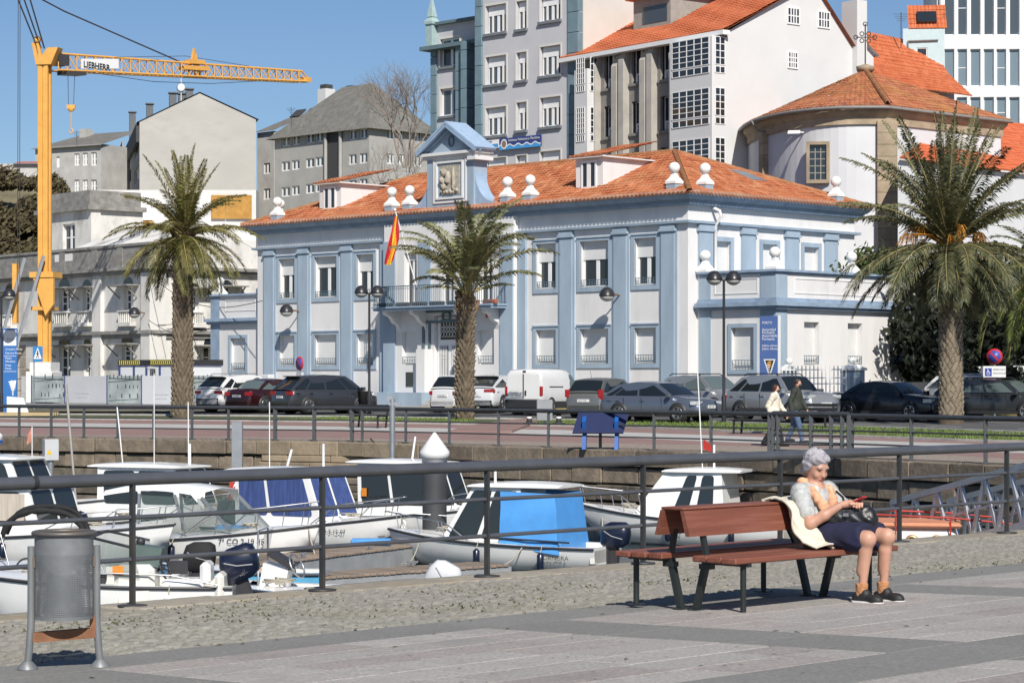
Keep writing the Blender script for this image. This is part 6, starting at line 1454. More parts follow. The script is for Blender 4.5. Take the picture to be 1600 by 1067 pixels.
# blue information board seen from behind
p = FG(938, 702); t = thing('information_board', 'blue slanted information board on two legs, seen from behind', 'board', p, R(-8)); m_nb = mat('board_navy', (.012, .02, .075), .4, var=.1); m_bb = mat('leg_blue', (.015, .10, .36), .4, var=.1)
ppm = FPX/p.y
q = MB(); y0, z0, z1 = -.15, .42, .98
q.obox((0, .12, .68), (.66, 0, 0), (.06, .2, .26), (0, .02, -.012)); q.build('panel', m_nb, t)
for x in (-.42, .42): q = MB(); q.prism([(-.12, 0), (.1, 0), (.26, .38), (.12, .86), (-.1, .72), (.02, .38)], x-.05, x+.05, 'x'); q.build('leg', m_bb, t)
# bollards and box near the crossing
for px, lab in ((827, 'short black and white bollard left of the grey box'), (873, 'short black and white bollard right of the grey box')):
    p = FG(px, 664); q = MB(); q.slot(0).lathe([(.26, 0), (.26, .06), (.11, .1), (.09, .22)], 12); q.slot(1).lathe([(.09, .22), (.09, .3)], 12); q.slot(0).lathe([(.09, .3), (.09, .4), (.15, .42), (.15, .48), (.02, .5)], 12)
    o = q.build('bollard', [m_trim, m_si]); o.location = p; tag(o, lab, 'bollard', 'bollards at the crossing')
p = FG(851, 664); o = MB().box(-.28, .28, -.2, .2, .15, .9, .02).slot(0).box(-.03, .03, -.03, .03, 0, .15).build('service_box', mat('galvanised', (1, 1, 1))); o.location = p; tag(o, 'grey metal service box on a stub by the crossing', 'box')
p = far(419, 112); o = MB().box(-.25, .25, -.2, .2, 0, 1.55, .02).build('electric_cabinet', m_hp); o.location = p; o.rotation_euler = (0, 0, R(-45)); tag(o, 'pale electric cabinet against the office wall at left', 'cabinet')
p = far(567, 100); t = thing('litter_bin', 'small black litter bin beside the left street lamp', 'bin', p); MB().lathe([(.2, .35), (.24, .9), (.26, .92)], 14).build('basket', m_trim, t); MB().cyl((0, .25, 0), (0, .25, .95), .03).build('post', m_trim, t)
# benches on the far promenade
for px, py, lab in ((1180, 700, 'left dark slatted bench on the far promenade beside the walking couple'), (1268, 690, 'right dark slatted bench on the far promenade beyond the couple'), (575, 668, 'dark slatted bench on the verge behind the quay steps')):
    p = FG(px, py-22 if px > 600 else py); t = thing('promenade_bench', lab, 'bench', p, R(-40), 'benches on the far promenade')
    for k in range(4): MB().box(-.8, .8, -.25+.13*k, -.15+.13*k, .42, .45).build('slat', m_trim, t)
    for k in range(2): MB().box(-.8, .8, .3, .33, .55+.14*k, .65+.14*k).build('back_slat', m_trim, t)
    for x in (-.65, .65): q = MB(); q.bar((x, -.2, 0), (x, -.2, .42), .05); q.bar((x, .2, 0), (x, .32, .8), .05); q.bar((x, -.2, .4), (x, .25, .4), .05); q.build('leg', m_trim, t)
# ---- fence, gate piers, blue sign at the right wing
fn = thing('picket_fence', 'white picket fence with scroll band before the right wing', 'fence', (0, 0, 0), 0)
a, b = far(1222, 90.5), far(1322, 89.5)
for k in range(17): p = a.lerp(b, k/16); MB().cyl(p, p+Vector((0, 0, 1.95)), .022, n=6).build('picket', M_white, fn)
for z in (.25, 1.25, 1.48, 1.8): MB().bar(a+Vector((0, 0, z)), b+Vector((0, 0, z)), .03, .04).build('rail', M_white, fn)
for px, w_, lab in ((1233, .2, 'white ball topped gate pier beside the blue sign'), (1332, .32, 'blue grey gate pier right of the picket fence')):
    p = far(px, 91); q = MB(); q.slot(0).box(-w_*1.1, w_*1.1, -w_*1.1, w_*1.1, 0, 1.75, .02); q.slot(1).loft([[(r, -r, z), (r, r, z), (-r, r, z), (-r, -r, z)] for r, z in ((w_*1.3, 1.75), (w_*1.3, 1.83), (.1, 2.0))], True, True, False); q.ball((0, 0, 2.13), .14)
    o = q.build('gate_pier', [m_bl, MATS['white_paint']]); o.location = p; o.rotation_euler = (0, 0, R(-45)); tag(o, lab, 'pier', 'gate piers')
mf = thing('mesh_fence', 'low wire mesh fence between gate pier and palm', 'fence', (0, 0, 0), 0); a, b = far(1345, 90), far(1475, 93)
for k in range(5): p = a.lerp(b, k/4); MB().cyl(p, p+Vector((0, 0, 1.35)), .03, n=6).build('post', m_ral, mf)
q = MB(); 
for k in range(60):
    p, p2 = a.lerp(b, k/60), a.lerp(b, min(1, (k+12)/60)); q.bar(p+Vector((0, 0, .1)), p2+Vector((0, 0, 1.25)), .008); q.bar(p+Vector((0, 0, 1.25)), p2+Vector((0, 0, .1)), .008)
struct(q.build('wire_mesh', MATS['galvanised'], mf), 'stuff')
p = far(1203, 92); t = thing('harbour_sign', 'tall blue harbour authority sign at the right wing corner', 'sign', p, R(-38)); Zt = lambda y: P(1203, y, 92).z-p.z
q = MB(); q.box(-.42, .40, -.06, .06, 0, Zt(494)); q.build('panel', mat('harbour_blue', (.085, .15, .36), .5, var=.05), t); q = MB(); q.box(.403, .46, -.06, .06, 0, Zt(493)); q.build('edge', m_si, t)
T = lambda s_, y, h_: text(s_, t, m_si, h_, Matrix.Translation((-.33, -.063, Zt(y))) @ Matrix.Rotation(R(90), 4, 'X'))
for s_, y in (('Autoridad', 517), ('Portuaria', 521.5), ('Autoridade', 526.5), ('Portuaria', 531.5), ('Edificio oficinas', 541.5), ('Edificio Oficinas', 546.5)): T(s_, y, .155 if y < 535 else .115)
q = MB(); c, z = .02, Zt(561); q.add([(c-.28, -.064, z), (c+.28, -.064, z), (c, -.064, z-.75)], [(0, 2, 1)]); tr = q.build('emblem', m_si, t)
q = MB(); q.add([(c-.2, -.069, z-.05), (c+.2, -.069, z-.05), (c, -.069, z-.6)], [(0, 2, 1)]); q.build('emblem_field', m_trim, tr)
q = MB()
for k in range(3): q.add([(c-.16+.05*k, -.073, z-.2-.08*k), (c-.02+.03*k, -.073, z-.08-.06*k), (c+.1, -.073, z-.08-.08*k), (c-.0, -.073, z-.2-.09*k)], [(0, 3, 2, 1)])
q.build('emblem_wave', mat('emblem_gold', (.6, .3, .06), .5, var=0), tr)
q = MB()
for k in range(4): q.add([(c-.13+.035*k, -.075, z-.24-.09*k), (c+.01, -.075, z-.21-.09*k), (c+.01, -.075, z-.25-.09*k), (c-.115+.035*k, -.075, z-.28-.09*k)], [(0, 3, 2, 1)])
q.build('emblem_bars', m_si, tr)
T('PORTO', 506, .14)
# ---- flag on the balcony
b0 = FB.W(FB.X(652, -1.2), -1.2, 0); 
def BP(px, py, Y): u = FB.X(px, Y); return FB.W(u, Y, FB.Z(py, u, Y))
fp0, fp1 = BP(652, 452, -1.3), BP(617, 328, -2.8)
fg = thing('flag', 'red and yellow flag hanging from a white pole over the balcony', 'flag', (0, 0, 0)); MB().tube([fp0, fp1], .035, 8).build('flagpole', M_white, fg); MB().ball(fp1, .07).build('finial', M_white, fg)
q = MB(); nu, nv = 20, 26; top = BP(619, 338, -2.75); vs = []
for j in range(nv+1):
    v = j/nv
    for i in range(nu+1):
        u = i/nu; wdt = .14+.42*min(1, v*1.8)*(1-.2*v); x = top.x-.30*v*1.0+(u-.42)*wdt; fold = .1*math.sin(u*9+v*2.5)*(.3+v)
        vs.append((x+.1*math.sin(v*5)*v*.6, top.y+fold-.2*v, top.z-2.25*v-.2*math.sin(u*3.1)*v+ (0.25*u*v)))
for i in range(nu):
    for j in range(nv):
        # stripes run down the hanging cloth
        u = (i+.5)/nu+.12*math.sin(j/nv*7); k = 1 if .3 < u < .68 else 0
        q.slot(k).add([vs[j*(nu+1)+i], vs[j*(nu+1)+i+1], vs[(j+1)*(nu+1)+i+1], vs[(j+1)*(nu+1)+i]], [(0, 1, 2, 3)], True)
q.build('cloth', [mat('flag_red', (.5, .015, .02), .8, var=.1), mat('flag_yellow', (.72, .42, .02), .8, var=.1)], fg)
# ================================================================== palms, trees, shrubs
def leaf_mat(name, cols, rough=.5, rnd=.15):
    if name in MATS: return MATS[name]
    m, n = newmat(name); v = n.coord(); c = n.ramp(n.noise(v, 1.6, 4), [(.3+.4*i/(len(cols)-1), x) for i, x in enumerate(cols)])
    k = n.ramp(n.rnd(), [(0, (1-rnd,)*3), (1, (1+rnd,)*3)]); n.l(n.mix(1.0, c, k, 'MULTIPLY'), n.b.inputs['Base Color']); n.b.inputs['Roughness'].default_value = rough
    n.b.inputs['Specular IOR Level'].default_value = .35
    return m
m_pet = mat('petiole', (.30, .25, .10), .6, var=.25, scale=4)
def frond_mesh(nm, L, pitch, droop, nl, ll, m, seed, wid=.05, vee=.35, start=.16, sag=.3, twist=0):
    rg = random.Random(seed); q = MB(); pts = []; p = Vector((0, 0, 0)); N = 22; side_b = rg.uniform(-.12, .12)
    for i in range(N+1):
        s_ = i/N; pts.append(p.copy()); a = pitch-droop*s_**1.4; az = side_b*s_*s_; p = p+Vector((math.cos(a)*math.cos(az), math.cos(a)*math.sin(az), math.sin(a)))*L/N
    q.slot(1).tube(pts, [.04*(1-.85*i/N)+.003 for i in range(N+1)], 4, cap=False); q.slot(0)
    for k in range(nl):
        s_ = start+(1-start)*(k+rg.random()*.6)/nl; f = s_*N; i = min(int(f), N-1); c = pts[i].lerp(pts[i+1], f-i); T = (pts[i+1]-pts[i]).normalized()
        B = T.cross(Vector((0, 0, 1))).normalized(); Nn = B.cross(T)
        l_ = ll*(math.sin(math.pi*min(1, .16+.80*s_))**.55)*rg.uniform(.85, 1.1)
        for sd_ in (-1, 1):
            fw = .45+.5*s_+rg.uniform(-.12, .12); d = (T*fw+B*sd_*(1-.25*s_)+Nn*(vee+rg.uniform(-.18, .18))); d.normalize(); e = c+d*l_; mid = c+d*l_*.5; e.z -= sag*l_*rg.uniform(.5, 1.4); mid.z -= sag*l_*.2
            wv = T*wid*.5+Nn*rg.uniform(-.008, .008)
            q.add([c, mid-wv, e, mid+wv], [(0, 1, 2, 3)])
    return q.mesh(nm, [m, m_pet])
def palm(name, label, base, h, r0, r1, lean, fronds, m_leaf, scales, fruit=0, seed=1, bark=None, st=.14, sag=.3, wid=.052):
    """fronds: list of (count, pitch deg, droop, length, leaflet length)"""
    rg = random.Random(seed); t = thing(name, label, 'palm tree', base, 0, 'palms along the promenade')
    q = MB(); n_ = 14; q.tube([(lean*(k/n_)**2, 0, h*k/n_-.1*(k == 0)) for k in range(n_+1)], [r0*1.12 if k == 0 else r0+(r1-r0)*k/n_ for k in range(n_+1)], 16); q.build('trunk', mat('palm_core', (.10, .075, .05), .95, var=.3, scale=6), t)
    q = MB(); nsp, hh, w_, lift = scales; row = hh; nr = int(h/row)
    for j in range(nr):
        z = j*row+.02; rr = r0+(r1-r0)*z/h; n_ = nsp
        for i in range(n_):
            a = 2*math.pi*(i+.5*(j % 2))/n_+rg.uniform(-.06, .06); ca, sa = math.cos(a), math.sin(a); x0 = lean*(z/h)**2; hw = math.pi*rr/n_*w_; up = row*1.15*rg.uniform(.85, 1.2); lf = lift*rg.uniform(.6, 1.5)
            P3 = lambda tang, rad, zz: (x0+ca*rad-sa*tang, sa*rad+ca*tang, zz)
            q.add([P3(-hw, rr-.01, z+up*.45), P3(0, rr+.005, z-up*.2), P3(hw, rr-.01, z+up*.45), P3(hw*.35, rr+lf, z+up*.95), P3(-hw*.35, rr+lf, z+up*.95), P3(0, rr-.02, z+up*1.1)], [(0, 1, 4), (1, 2, 3), (1, 3, 4), (4, 3, 5), (0, 4, 5), (3, 2, 5)])
    struct(q.build('leaf_bases', bark or mat('palm_bark', (.19, .15, .105), .9, var=.35, scale=5, stain=(.14, .11, .08), sscale=2, samt=.6), t), 'stuff')
    k = 0
    for ci, (cnt, pit, drp, L, ll) in enumerate(fronds):
        ms = [frond_mesh('frond', L*rg.uniform(.92, 1.08), R(pit+rg.uniform(-6, 6)), drp*rg.uniform(.8, 1.2), 84, ll, m_leaf, seed*100+ci*7+j, wid, .3, st, sag) for j in range(3)]
        for i in range(cnt):
            o = link('frond', ms[i % 3], t, (lean+rg.uniform(-.1, .1), rg.uniform(-.1, .1), h-.05+.06*ci+rg.uniform(-.08, .08)), (rg.uniform(-.18, .18), 0, 2*math.pi*(i+rg.uniform(-.35, .35))/cnt+ci*.8), rg.uniform(.88, 1.08)); k += 1
    q = MB()      # cut frond stubs round the crown base
    for i in range(46):
        a = rg.uniform(0, 6.28); z = h-rg.uniform(-.1, .75); b = rg.uniform(.5, 1.1); x0 = lean; rr = r1*.8
        q.tube([(x0+rr*math.cos(a), rr*math.sin(a), z), (x0+(rr+.22)*math.cos(a), (rr+.22)*math.sin(a), z+.32*b)], [.07, .035], 5)
    struct(q.build('frond_stubs', mat('stub_bark', (.22, .15, .08), .9, var=.3), t), 'stuff')
    for i in range(fruit):
        a = rg.uniform(2.6, 6.4); q = MB(); L = rg.uniform(.7, 1.9); b0 = Vector((lean+.2*math.cos(a), .2*math.sin(a), h+rg.uniform(.0, .75))); tip = b0+Vector((math.cos(a)*L*.75, math.sin(a)*L*.75, rg.uniform(-.1, .5)))
        q.tube([b0, b0.lerp(tip, .5)+Vector((0, 0, .18)), tip], [.04, .03, .02], 5)
        for j in range(26): e = tip+Vector((math.cos(a)*rg.uniform(-.1, .4)+rg.uniform(-.18, .18), math.sin(a)*rg.uniform(-.1, .4)+rg.uniform(-.18, .18), -rg.uniform(.15, .55))); q.tube([tip, tip.lerp(e, .5)+Vector((0, 0, .1)), e], .009, 3, cap=False)
        q.build('fruit_stalk', mat('date_stalk', (.62, .27, .04), .7, var=.25, scale=4), t)
    return t
ml1 = leaf_mat('palm_leaf_olive', [(.085, .088, .022), (.135, .13, .036), (.21, .175, .06)], .5, .25); ml2 = leaf_mat('palm_leaf_pale', [(.13, .145, .065), (.20, .205, .095), (.28, .255, .125)]); ml3 = leaf_mat('palm_leaf_deep', [(.055, .066, .03), (.10, .105, .05), (.18, .165, .085)], .5, .3)
pb = FG(285, 653)
palm('date_palm', 'tall palm with arching olive crown before the site hoarding', pb, P(285, 372, pb.y).z-pb.z, .40, .36, .05, [(12, -28, 1.0, 3.0, .5), (14, -2, 1.15, 3.2, .55), (14, 24, 1.15, 3.3, .55), (12, 48, .9, 3.2, .5), (9, 74, .35, 3.2, .45), (4, 86, .1, 3.3, .4)], ml1, (13, .2, 1.0, .075), seed=3, wid=.043, sag=.4)
pb = FG(726, 655)
palm('date_palm', 'slender palm with upright pale fronds before the entrance balcony', pb, P(726, 468, pb.y).z-pb.z, .33, .3, .08, [(5, 46, 1.2, 3.3, .55), (9, 62, 1.45, 4.0, .64), (9, 73, 1.35, 4.2, .66), (8, 82, 1.0, 4.2, .62), (2, 25, .8, 2.0, .3)], ml2, (11, .17, 1.05, .095), seed=8, st=.3, sag=.42, wid=.06)
pb = far(1486, 80)
palm('date_palm', 'big palm with wide drooping crown and orange fruit stalks at right', pb, P(1484, 392, 80).z-pb.z, .41, .37, -.05, [(14, -40, .6, 2.7, .55), (18, -14, .95, 3.7, .66), (20, 10, 1.15, 4.4, .68), (16, 34, 1.0, 4.6, .65), (14, 56, .65, 4.5, .58), (12, 75, .3, 4.5, .52), (4, 86, .1, 4.6, .48)], ml3, (12, .17, 1.0, .04), fruit=12, seed=5, sag=.5, wid=.058, bark=mat('palm_bark_smooth', (.25, .205, .145), .9, var=.3, scale=5, stain=(.16, .13, .1), sscale=2, samt=.5))
pb = far(1640, 88)
palm('date_palm', 'palm at the right edge with hanging green fronds', pb, P(1640, 428, 88).z-pb.z, .4, .36, 0, [(14, -42, .7, 3.6, .55), (14, -15, 1.1, 3.9, .55), (14, 15, 1.3, 3.9, .55), (10, 45, .9, 3.8, .5)], leaf_mat('palm_leaf_green', [(.06, .085, .018), (.10, .13, .03), (.14, .16, .04)]), (12, .2, 1.0, .05), seed=12)
# broadleaf trees: limbs and leaf clumps
def tree(name, label, base, h, crown, nleaf, m_leaf, seed, lsz=.16, trunk=.22, cat='tree', group=None, clumps=26):
    """crown: (cz fraction, rx, ry, rz)"""
    rg = random.Random(seed); t = thing(name, label, cat, base, 0, group); cz, rx, ry, rz = crown; c = Vector((0, 0, h*cz)); q = MB(); ends = []
    q.tube([(0, 0, -.2), (.05, 0, h*.3), (0, .05, h*.55)], [trunk, trunk*.75, trunk*.5], 8)
    for i in range(clumps):
        u, v, w_ = rg.gauss(0, 1), rg.gauss(0, 1), rg.gauss(0, 1); L = math.sqrt(u*u+v*v+w_*w_) or 1; k = rg.uniform(.55, 1.0); e = c+Vector((u/L*rx*k, v/L*ry*k, w_/L*rz*k)); ends.append(e)
        s_ = Vector((0, 0, h*rg.uniform(.25, .55))); q.tube([s_, s_.lerp(e, .5)+Vector((rg.uniform(-.2, .2), rg.uniform(-.2, .2), .15)), e], [trunk*.35, trunk*.2, .02], 5, cap=False)
    q.build('trunk', mat('tree_bark', (.10, .085, .065), .95, var=.3, scale=5), t)
    q = MB()
    for i in range(nleaf):
        e = ends[i % clumps]; rr = (rx+rz)*.24; p = e+Vector((rg.gauss(0, rr*.55), rg.gauss(0, rr*.55), rg.gauss(0, rr*.45))); a = Vector((rg.gauss(0, 1), rg.gauss(0, 1), rg.gauss(0, .7))).normalized(); b = a.orthogonal().normalized(); b.rotate(Matrix.Rotation(rg.uniform(0, 6.28), 3, a)); cc_ = a.cross(b); s_ = lsz*rg.uniform(.6, 1.3)
        q.add([p-b*s_, p+cc_*s_*.45, p+b*s_, p-cc_*s_*.45], [(0, 1, 2, 3)])
    q.build('crown', m_leaf, t); return t
m_dkl = leaf_mat('shaded_evergreen_leaf', [(.006, .009, .005), (.012, .017, .008), (.022, .028, .012)], .6); m_shr = leaf_mat('shrub_leaf', [(.06, .046, .025), (.10, .08, .042), (.13, .12, .05)], .8); m_mid = leaf_mat('broad_leaf', [(.03, .045, .012), (.05, .07, .02), (.075, .09, .028)], .5)  # evergreen leaf darkened: the shade over these trees is put into its colour
for i, (px, d, h, rx, lab) in enumerate(((1520, 101, 6.3, 2.6, 'dark dense evergreen tree behind the big palm trunk'), (1585, 99, 6.2, 2.8, 'dark evergreen tree beyond the dark grey estate car'), (1465, 104, 5.6, 1.5, 'narrow dark evergreen beside the right wing'), (1640, 103, 6.8, 3.0, 'dark evergreen tree at the far right edge'))):
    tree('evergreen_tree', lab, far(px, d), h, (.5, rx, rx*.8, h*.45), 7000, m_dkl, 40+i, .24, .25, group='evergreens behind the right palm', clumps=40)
p = far(1358, 105); p.z = 1.5
tree('garden_tree', 'small leafy tree showing over the right wing parapet', p, 6.4, (.78, 1.3, 1.1, 1.2), 3000, m_mid, 61, .16, .15)
# clipped dark hedge at street level on the right
def bush(name, label, base, rx, ry, rz, n_, m_leaf, seed, lsz=.12, group=None):
    rg = random.Random(seed); q = MB()
    for k in range(5): q.tube([(0, 0, 0), (rg.uniform(-.5, .5)*rx, rg.uniform(-.5, .5)*ry, rz*.8)], [.05, .015], 4, cap=False)
    for i in range(n_):
        u, v = rg.uniform(-1, 1), rg.uniform(-1, 1); hh = max(0, 1-(u*u+v*v)*.5)*rz*(.65+.5*rg.random())*(.8+.25*math.sin(u*7+seed)); p = Vector((u*rx, v*ry, hh*rg.uniform(.2, 1))); a = Vector((rg.gauss(0, 1), rg.gauss(0, 1), rg.gauss(0, 1))).normalized(); b = a.orthogonal().normalized(); c = a.cross(b); s_ = lsz*rg.uniform(.6, 1.4)
        q.add([p-b*s_, p+c*s_*.5, p+b*s_, p-c*s_*.5], [(0, 1, 2, 3)])
    o = q.build(name, m_leaf); o.location = base; return tag(o, label, 'bush', group)
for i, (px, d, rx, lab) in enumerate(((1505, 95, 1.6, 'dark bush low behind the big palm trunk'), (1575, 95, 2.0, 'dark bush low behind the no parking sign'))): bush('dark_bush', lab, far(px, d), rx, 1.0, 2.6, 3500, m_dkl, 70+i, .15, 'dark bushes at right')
for i, (px, py, d, rx, rz, lab) in enumerate(((35, 408, 168, 5.0, 2.6, 'low brown thicket at the foot of the left slope'), (18, 385, 175, 4.5, 3.6, 'brown green thicket on the slope at far left'), (50, 372, 172, 3.6, 3.4, 'brown green thicket on the slope next to the crane mast'), (95, 330, 185, 3.2, 1.8, 'scrubby thicket on the slope right of the crane mast'), (20, 296, 190, 4.2, 1.8, 'upper scrub thicket on the slope at far left'))):
    bush('slope_thicket', lab, P(px, py, d), rx, 2.5, rz, 5200, m_shr, 80+i, .22, 'thickets on the slope')
# slope behind the thickets, low far houses
q = MB(); a, b = P(-30, 420, 180), P(132, 420, 184); q.add([a, b, P(135, 318, 192), P(95, 300, 195), P(40, 282, 198), P(-30, 268, 200)], [tuple(range(6))]); struct(q.build('hill_slope', MATS['hill_soil']))
t = thing('far_house', 'low far house with red roof line at the left edge', 'house', (0, 0, 0)); a, b = P(-10, 290, 230), P(58, 256, 230); q = MB(); q.box(a.x, b.x, 230, 236, a.z-4, b.z); q.build('wall', MATS['weathered_wall'], t); q = MB(); c = P(20, 250, 229.5); q.add([(a.x+2, 229.5, b.z), (b.x+.3, 229.5, b.z), (b.x+.3, 233, b.z+.5), (a.x+2, 233, b.z+.5)], [(0, 1, 2, 3)]); q.build('roof', MATS['new_tiles'], t)
# bare tree before the slate apartments
rg = random.Random(17); base = P(640, 262, 205); bt = thing('bare_tree', 'leafless tree with fine branches beside the institute building', 'tree', base); q = MB()
def grow(p, d, L, r, dep):
    if dep == 0 or r < .006: return
    mid = p+d*L*.5+Vector((rg.uniform(-.08, .08)*L, rg.uniform(-.08, .08)*L, 0)); e = p+d*L; q.tube([p, mid, e], [r, r*.85, r*.7], 5 if r > .05 else 3, cap=False)
    for k in range(3 if dep > 2 else 2):
        nd = (d+Vector((rg.gauss(0, .42), rg.gauss(0, .42), rg.gauss(.05, .3)))).normalized(); grow(e if k < 2 else p.lerp(e, .6), nd, L*rg.uniform(.68, .85), r*.62, dep-1)
for dx, dz in ((0, 1), (-.28, 1), (.2, 1), (-.5, .9)): grow(Vector((dx, 0, 0)), Vector((dx*.6, 0, dz)).normalized(), 2.9, .10, 7)
q.build('trunk', mat('bare_bark', (.25, .21, .18), .95, var=.2), bt)
# old vine stems climbing the apartments
for k in range(3):
    base = P(598+k*24, 335, 232); q = MB(); grow(Vector((0, 0, 0)), Vector((rg.uniform(-.2, .2), 0, 1)).normalized(), 2.4, .08, 6); o = q.build('bare_climber', MATS['bare_bark']); o.location = base; tag(o, ('left', 'middle', 'right')[k]+' leafless climber against the slate apartments', 'climber', 'leafless climbers')
# ================================================================== harbour: pontoons, boats, piles
m_gel = mat('gelcoat', (.80, .80, .785), .25, var=.04, scale=1.5, stain=(.55, .55, .52), sscale=1.2, samt=.3, coat=.4)
m_gelc = mat('gelcoat_cream', (.73, .71, .65), .35, var=.05, scale=1.5)
m_anti = mat('hull_grey', (.28, .29, .3), .5, var=.15); m_rub = mat('rub_rail', (.03, .03, .035), .5); m_navy = mat('navy_cover', (.008, .012, .03), .3, var=.2, coat=.3); m_blkc = mat('black_canvas', (.012, .012, .013), .8, var=.3)
m_chr = mat('chrome', (.5, .51, .52), .4, .9, var=.05); m_blt = mat('blue_tarp', (.08, .31, .70), .55, var=.12, scale=2, bump=.25, bscale=4); m_curtb = mat('blue_curtain', (.045, .075, .22), .7, var=.35, scale=3, stretch=(5, 5, .3)); m_smoke = glass('boat_glass', (.02, .024, .026), .04)
m_gwin = glass('green_screen', (.12, .16, .14), .04, .42); m_rope = mat('rope', (.4, .37, .3), .9, var=.2); m_plank = mat('pontoon_plank', (.25, .195, .15), .9, var=.25, scale=3, rnd=.2, bump=.4, bscale=20); m_alu = mat('aluminium', (.48, .49, .50), .38, .75, var=.1, scale=4)
m_redb = mat('red_paint', (.42, .035, .025), .5, var=.15); m_salm = mat('salmon_paint', (.6, .25, .14), .6, var=.1)
def boat(name, label, px, d, head, L, B, hs=.5, hb=.85, stripe=None, deck=.45, hullc=None, floor=.18):
    """hull shell with foredeck, gunwale and cockpit liner; +x is the bow, z=0 the waterline"""
    x = (px-800)/FPX*d; t = thing(name, label, 'boat', (x, d, WATER), head, 'boats moored in the basin'); hc = hullc or m_gel; N = 18
    def hbm(s_): return B/2*(.84+.16*math.sin(math.pi*min(1, s_*1.25)/2))*(1-max(0, (s_-.38)/.62)**2.3)
    def sh(s_): return hs+(hb-hs)*s_*s_
    def X(s_): return -L/2+L*s_+ (0)
    secs = []; 
    for i in range(N+1):
        s_ = i/N; w_ = max(hbm(s_), .015); z = sh(s_); zk = -.28+(z-.05+.28)*max(0, (s_-.72)/.28)**2.2; zc = .02+(z*.55)*max(0, (s_-.4)/.6)**1.5; xs = X(s_)+ (.12*L*.0)
        half = [(0, zk), (w_*.74, min(zc, z-.04)), (w_*.93, zc+(z-zc)*.55), (w_, z)]
        rake = lambda zz: X(s_)-(z-zz)*.35*max(0, (s_-.8)/.2)
        secs.append([(rake(zz), -y, zz) for y, zz in half[::-1]]+[(rake(zz), y, zz) for y, zz in half[1:]])
    q = MB(); q.loft(secs, cap=False); q.add(secs[0], [tuple(range(6, -1, -1))]); hull = q.build('hull', hc, t)
    q = MB(); 
    for s0 in (-1, 1): q.tube([(X(i/N), s0*max(hbm(i/N), .015), sh(i/N)-.03) for i in range(N+1)], .028, 6)
    q.build('rub_rail', stripe or m_rub, t)
    sd_ = 1-deck; k0 = int(N*sd_); q = MB()
    fd = []
    for i in range(k0, N+1): s_ = i/N; w_ = max(hbm(s_), .015)-.02; z = sh(s_); fd.append([(X(s_), -w_, z), (X(s_), -w_*.5, z+.07*w_), (X(s_), 0, z+.1*w_), (X(s_), w_*.5, z+.07*w_), (X(s_), w_, z)])
    q.loft(fd, cap=False)
    gi = [[(X(i/N), s0*(hbm(i/N)-.0), sh(i/N)+.002) for i in range(k0+1)] for s0 in (-1, 1)]; go_ = [[(X(i/N), s0*(hbm(i/N)-.16), sh(i/N)+.002) for i in range(k0+1)] for s0 in (-1, 1)]
    for a, b in zip(gi, go_): q.loft([a, b], cap=False)
    q.build('deck', m_gel, t)
    q = MB()
    for s0 in (-1, 1): q.loft([[(X(i/N), s0*(hbm(i/N)-.16), sh(i/N)) for i in range(k0+1)], [(X(i/N), s0*(hbm(i/N)-.2), floor) for i in range(k0+1)]], cap=False)
    q.loft([[(X(i/N), -(hbm(i/N)-.2), floor) for i in range(k0+1)], [(X(i/N), hbm(i/N)-.2, floor) for i in range(k0+1)]], cap=False)
    w0, w1 = hbm(sd_)-.16, hbm(sd_); q.add([(X(sd_), -w0, floor), (X(sd_), w0, floor), (X(sd_), w0, sh(sd_)), (X(sd_), -w0, sh(sd_))], [(0, 1, 2, 3)]); q.box(X(0), X(0)+.1, -hbm(0)+.05, hbm(0)-.05, floor, hs-.06)
    q.build('cockpit', m_gelc, t)
    for s_ in (.22, .5):
        for sg in (-1, 1):
            w_ = hbm(s_)+.09; MB().tube([(X(s_), sg*w_, sh(s_)-.12), (X(s_), sg*w_, sh(s_)-.17), (X(s_), sg*w_, sh(s_)-.48), (X(s_), sg*w_, sh(s_)-.54)], [.02, .075, .075, .02], 8).build('fender', m_navy if (px+int(s_*10)) % 3 == 0 else m_gel, t)
            MB().tube([(X(s_), sg*w_, sh(s_)-.12), (X(s_), sg*(w_-.1), sh(s_)+.02)], .01, 4).build('fender_line', m_rope, t)
    rg_ = random.Random(px); rp = [(X(.72)+rg_.uniform(-.15, .15)+.16*math.cos(k*.9), .16*math.sin(k*.9)+rg_.uniform(-.03, .03), sh(.72)+.09+.004*k) for k in range(22)]; MB().tube(rp, .014, 5).build('coiled_line', m_rope, t)
    return t, X, hbm, sh
def bow_rail(t, X, hbm, sh, s0=.5, h=.35, m=None):
    q = MB(); m = m or m_chr; L_ = []
    for sg in (-1, 1):
        pts = [(X(s_), sg*max(hbm(s_)-.05, .03), sh(s_)+h*min(1, (s_-s0)/.12)) for s_ in [s0+(1-s0)*k/10 for k in range(11)]]; L_.append(pts); q.tube(pts, .014, 6)
        for k in (3, 6, 9): s_ = s0+(1-s0)*k/10; q.tube([pts[k], (X(s_)-.08, sg*max(hbm(s_)-.04, .03), sh(s_))], .011, 5)
    q.tube([L_[0][-1], (X(1)+.08, 0, sh(1)+h), L_[1][-1]], .014, 6); q.build('bow_rail', m, t)
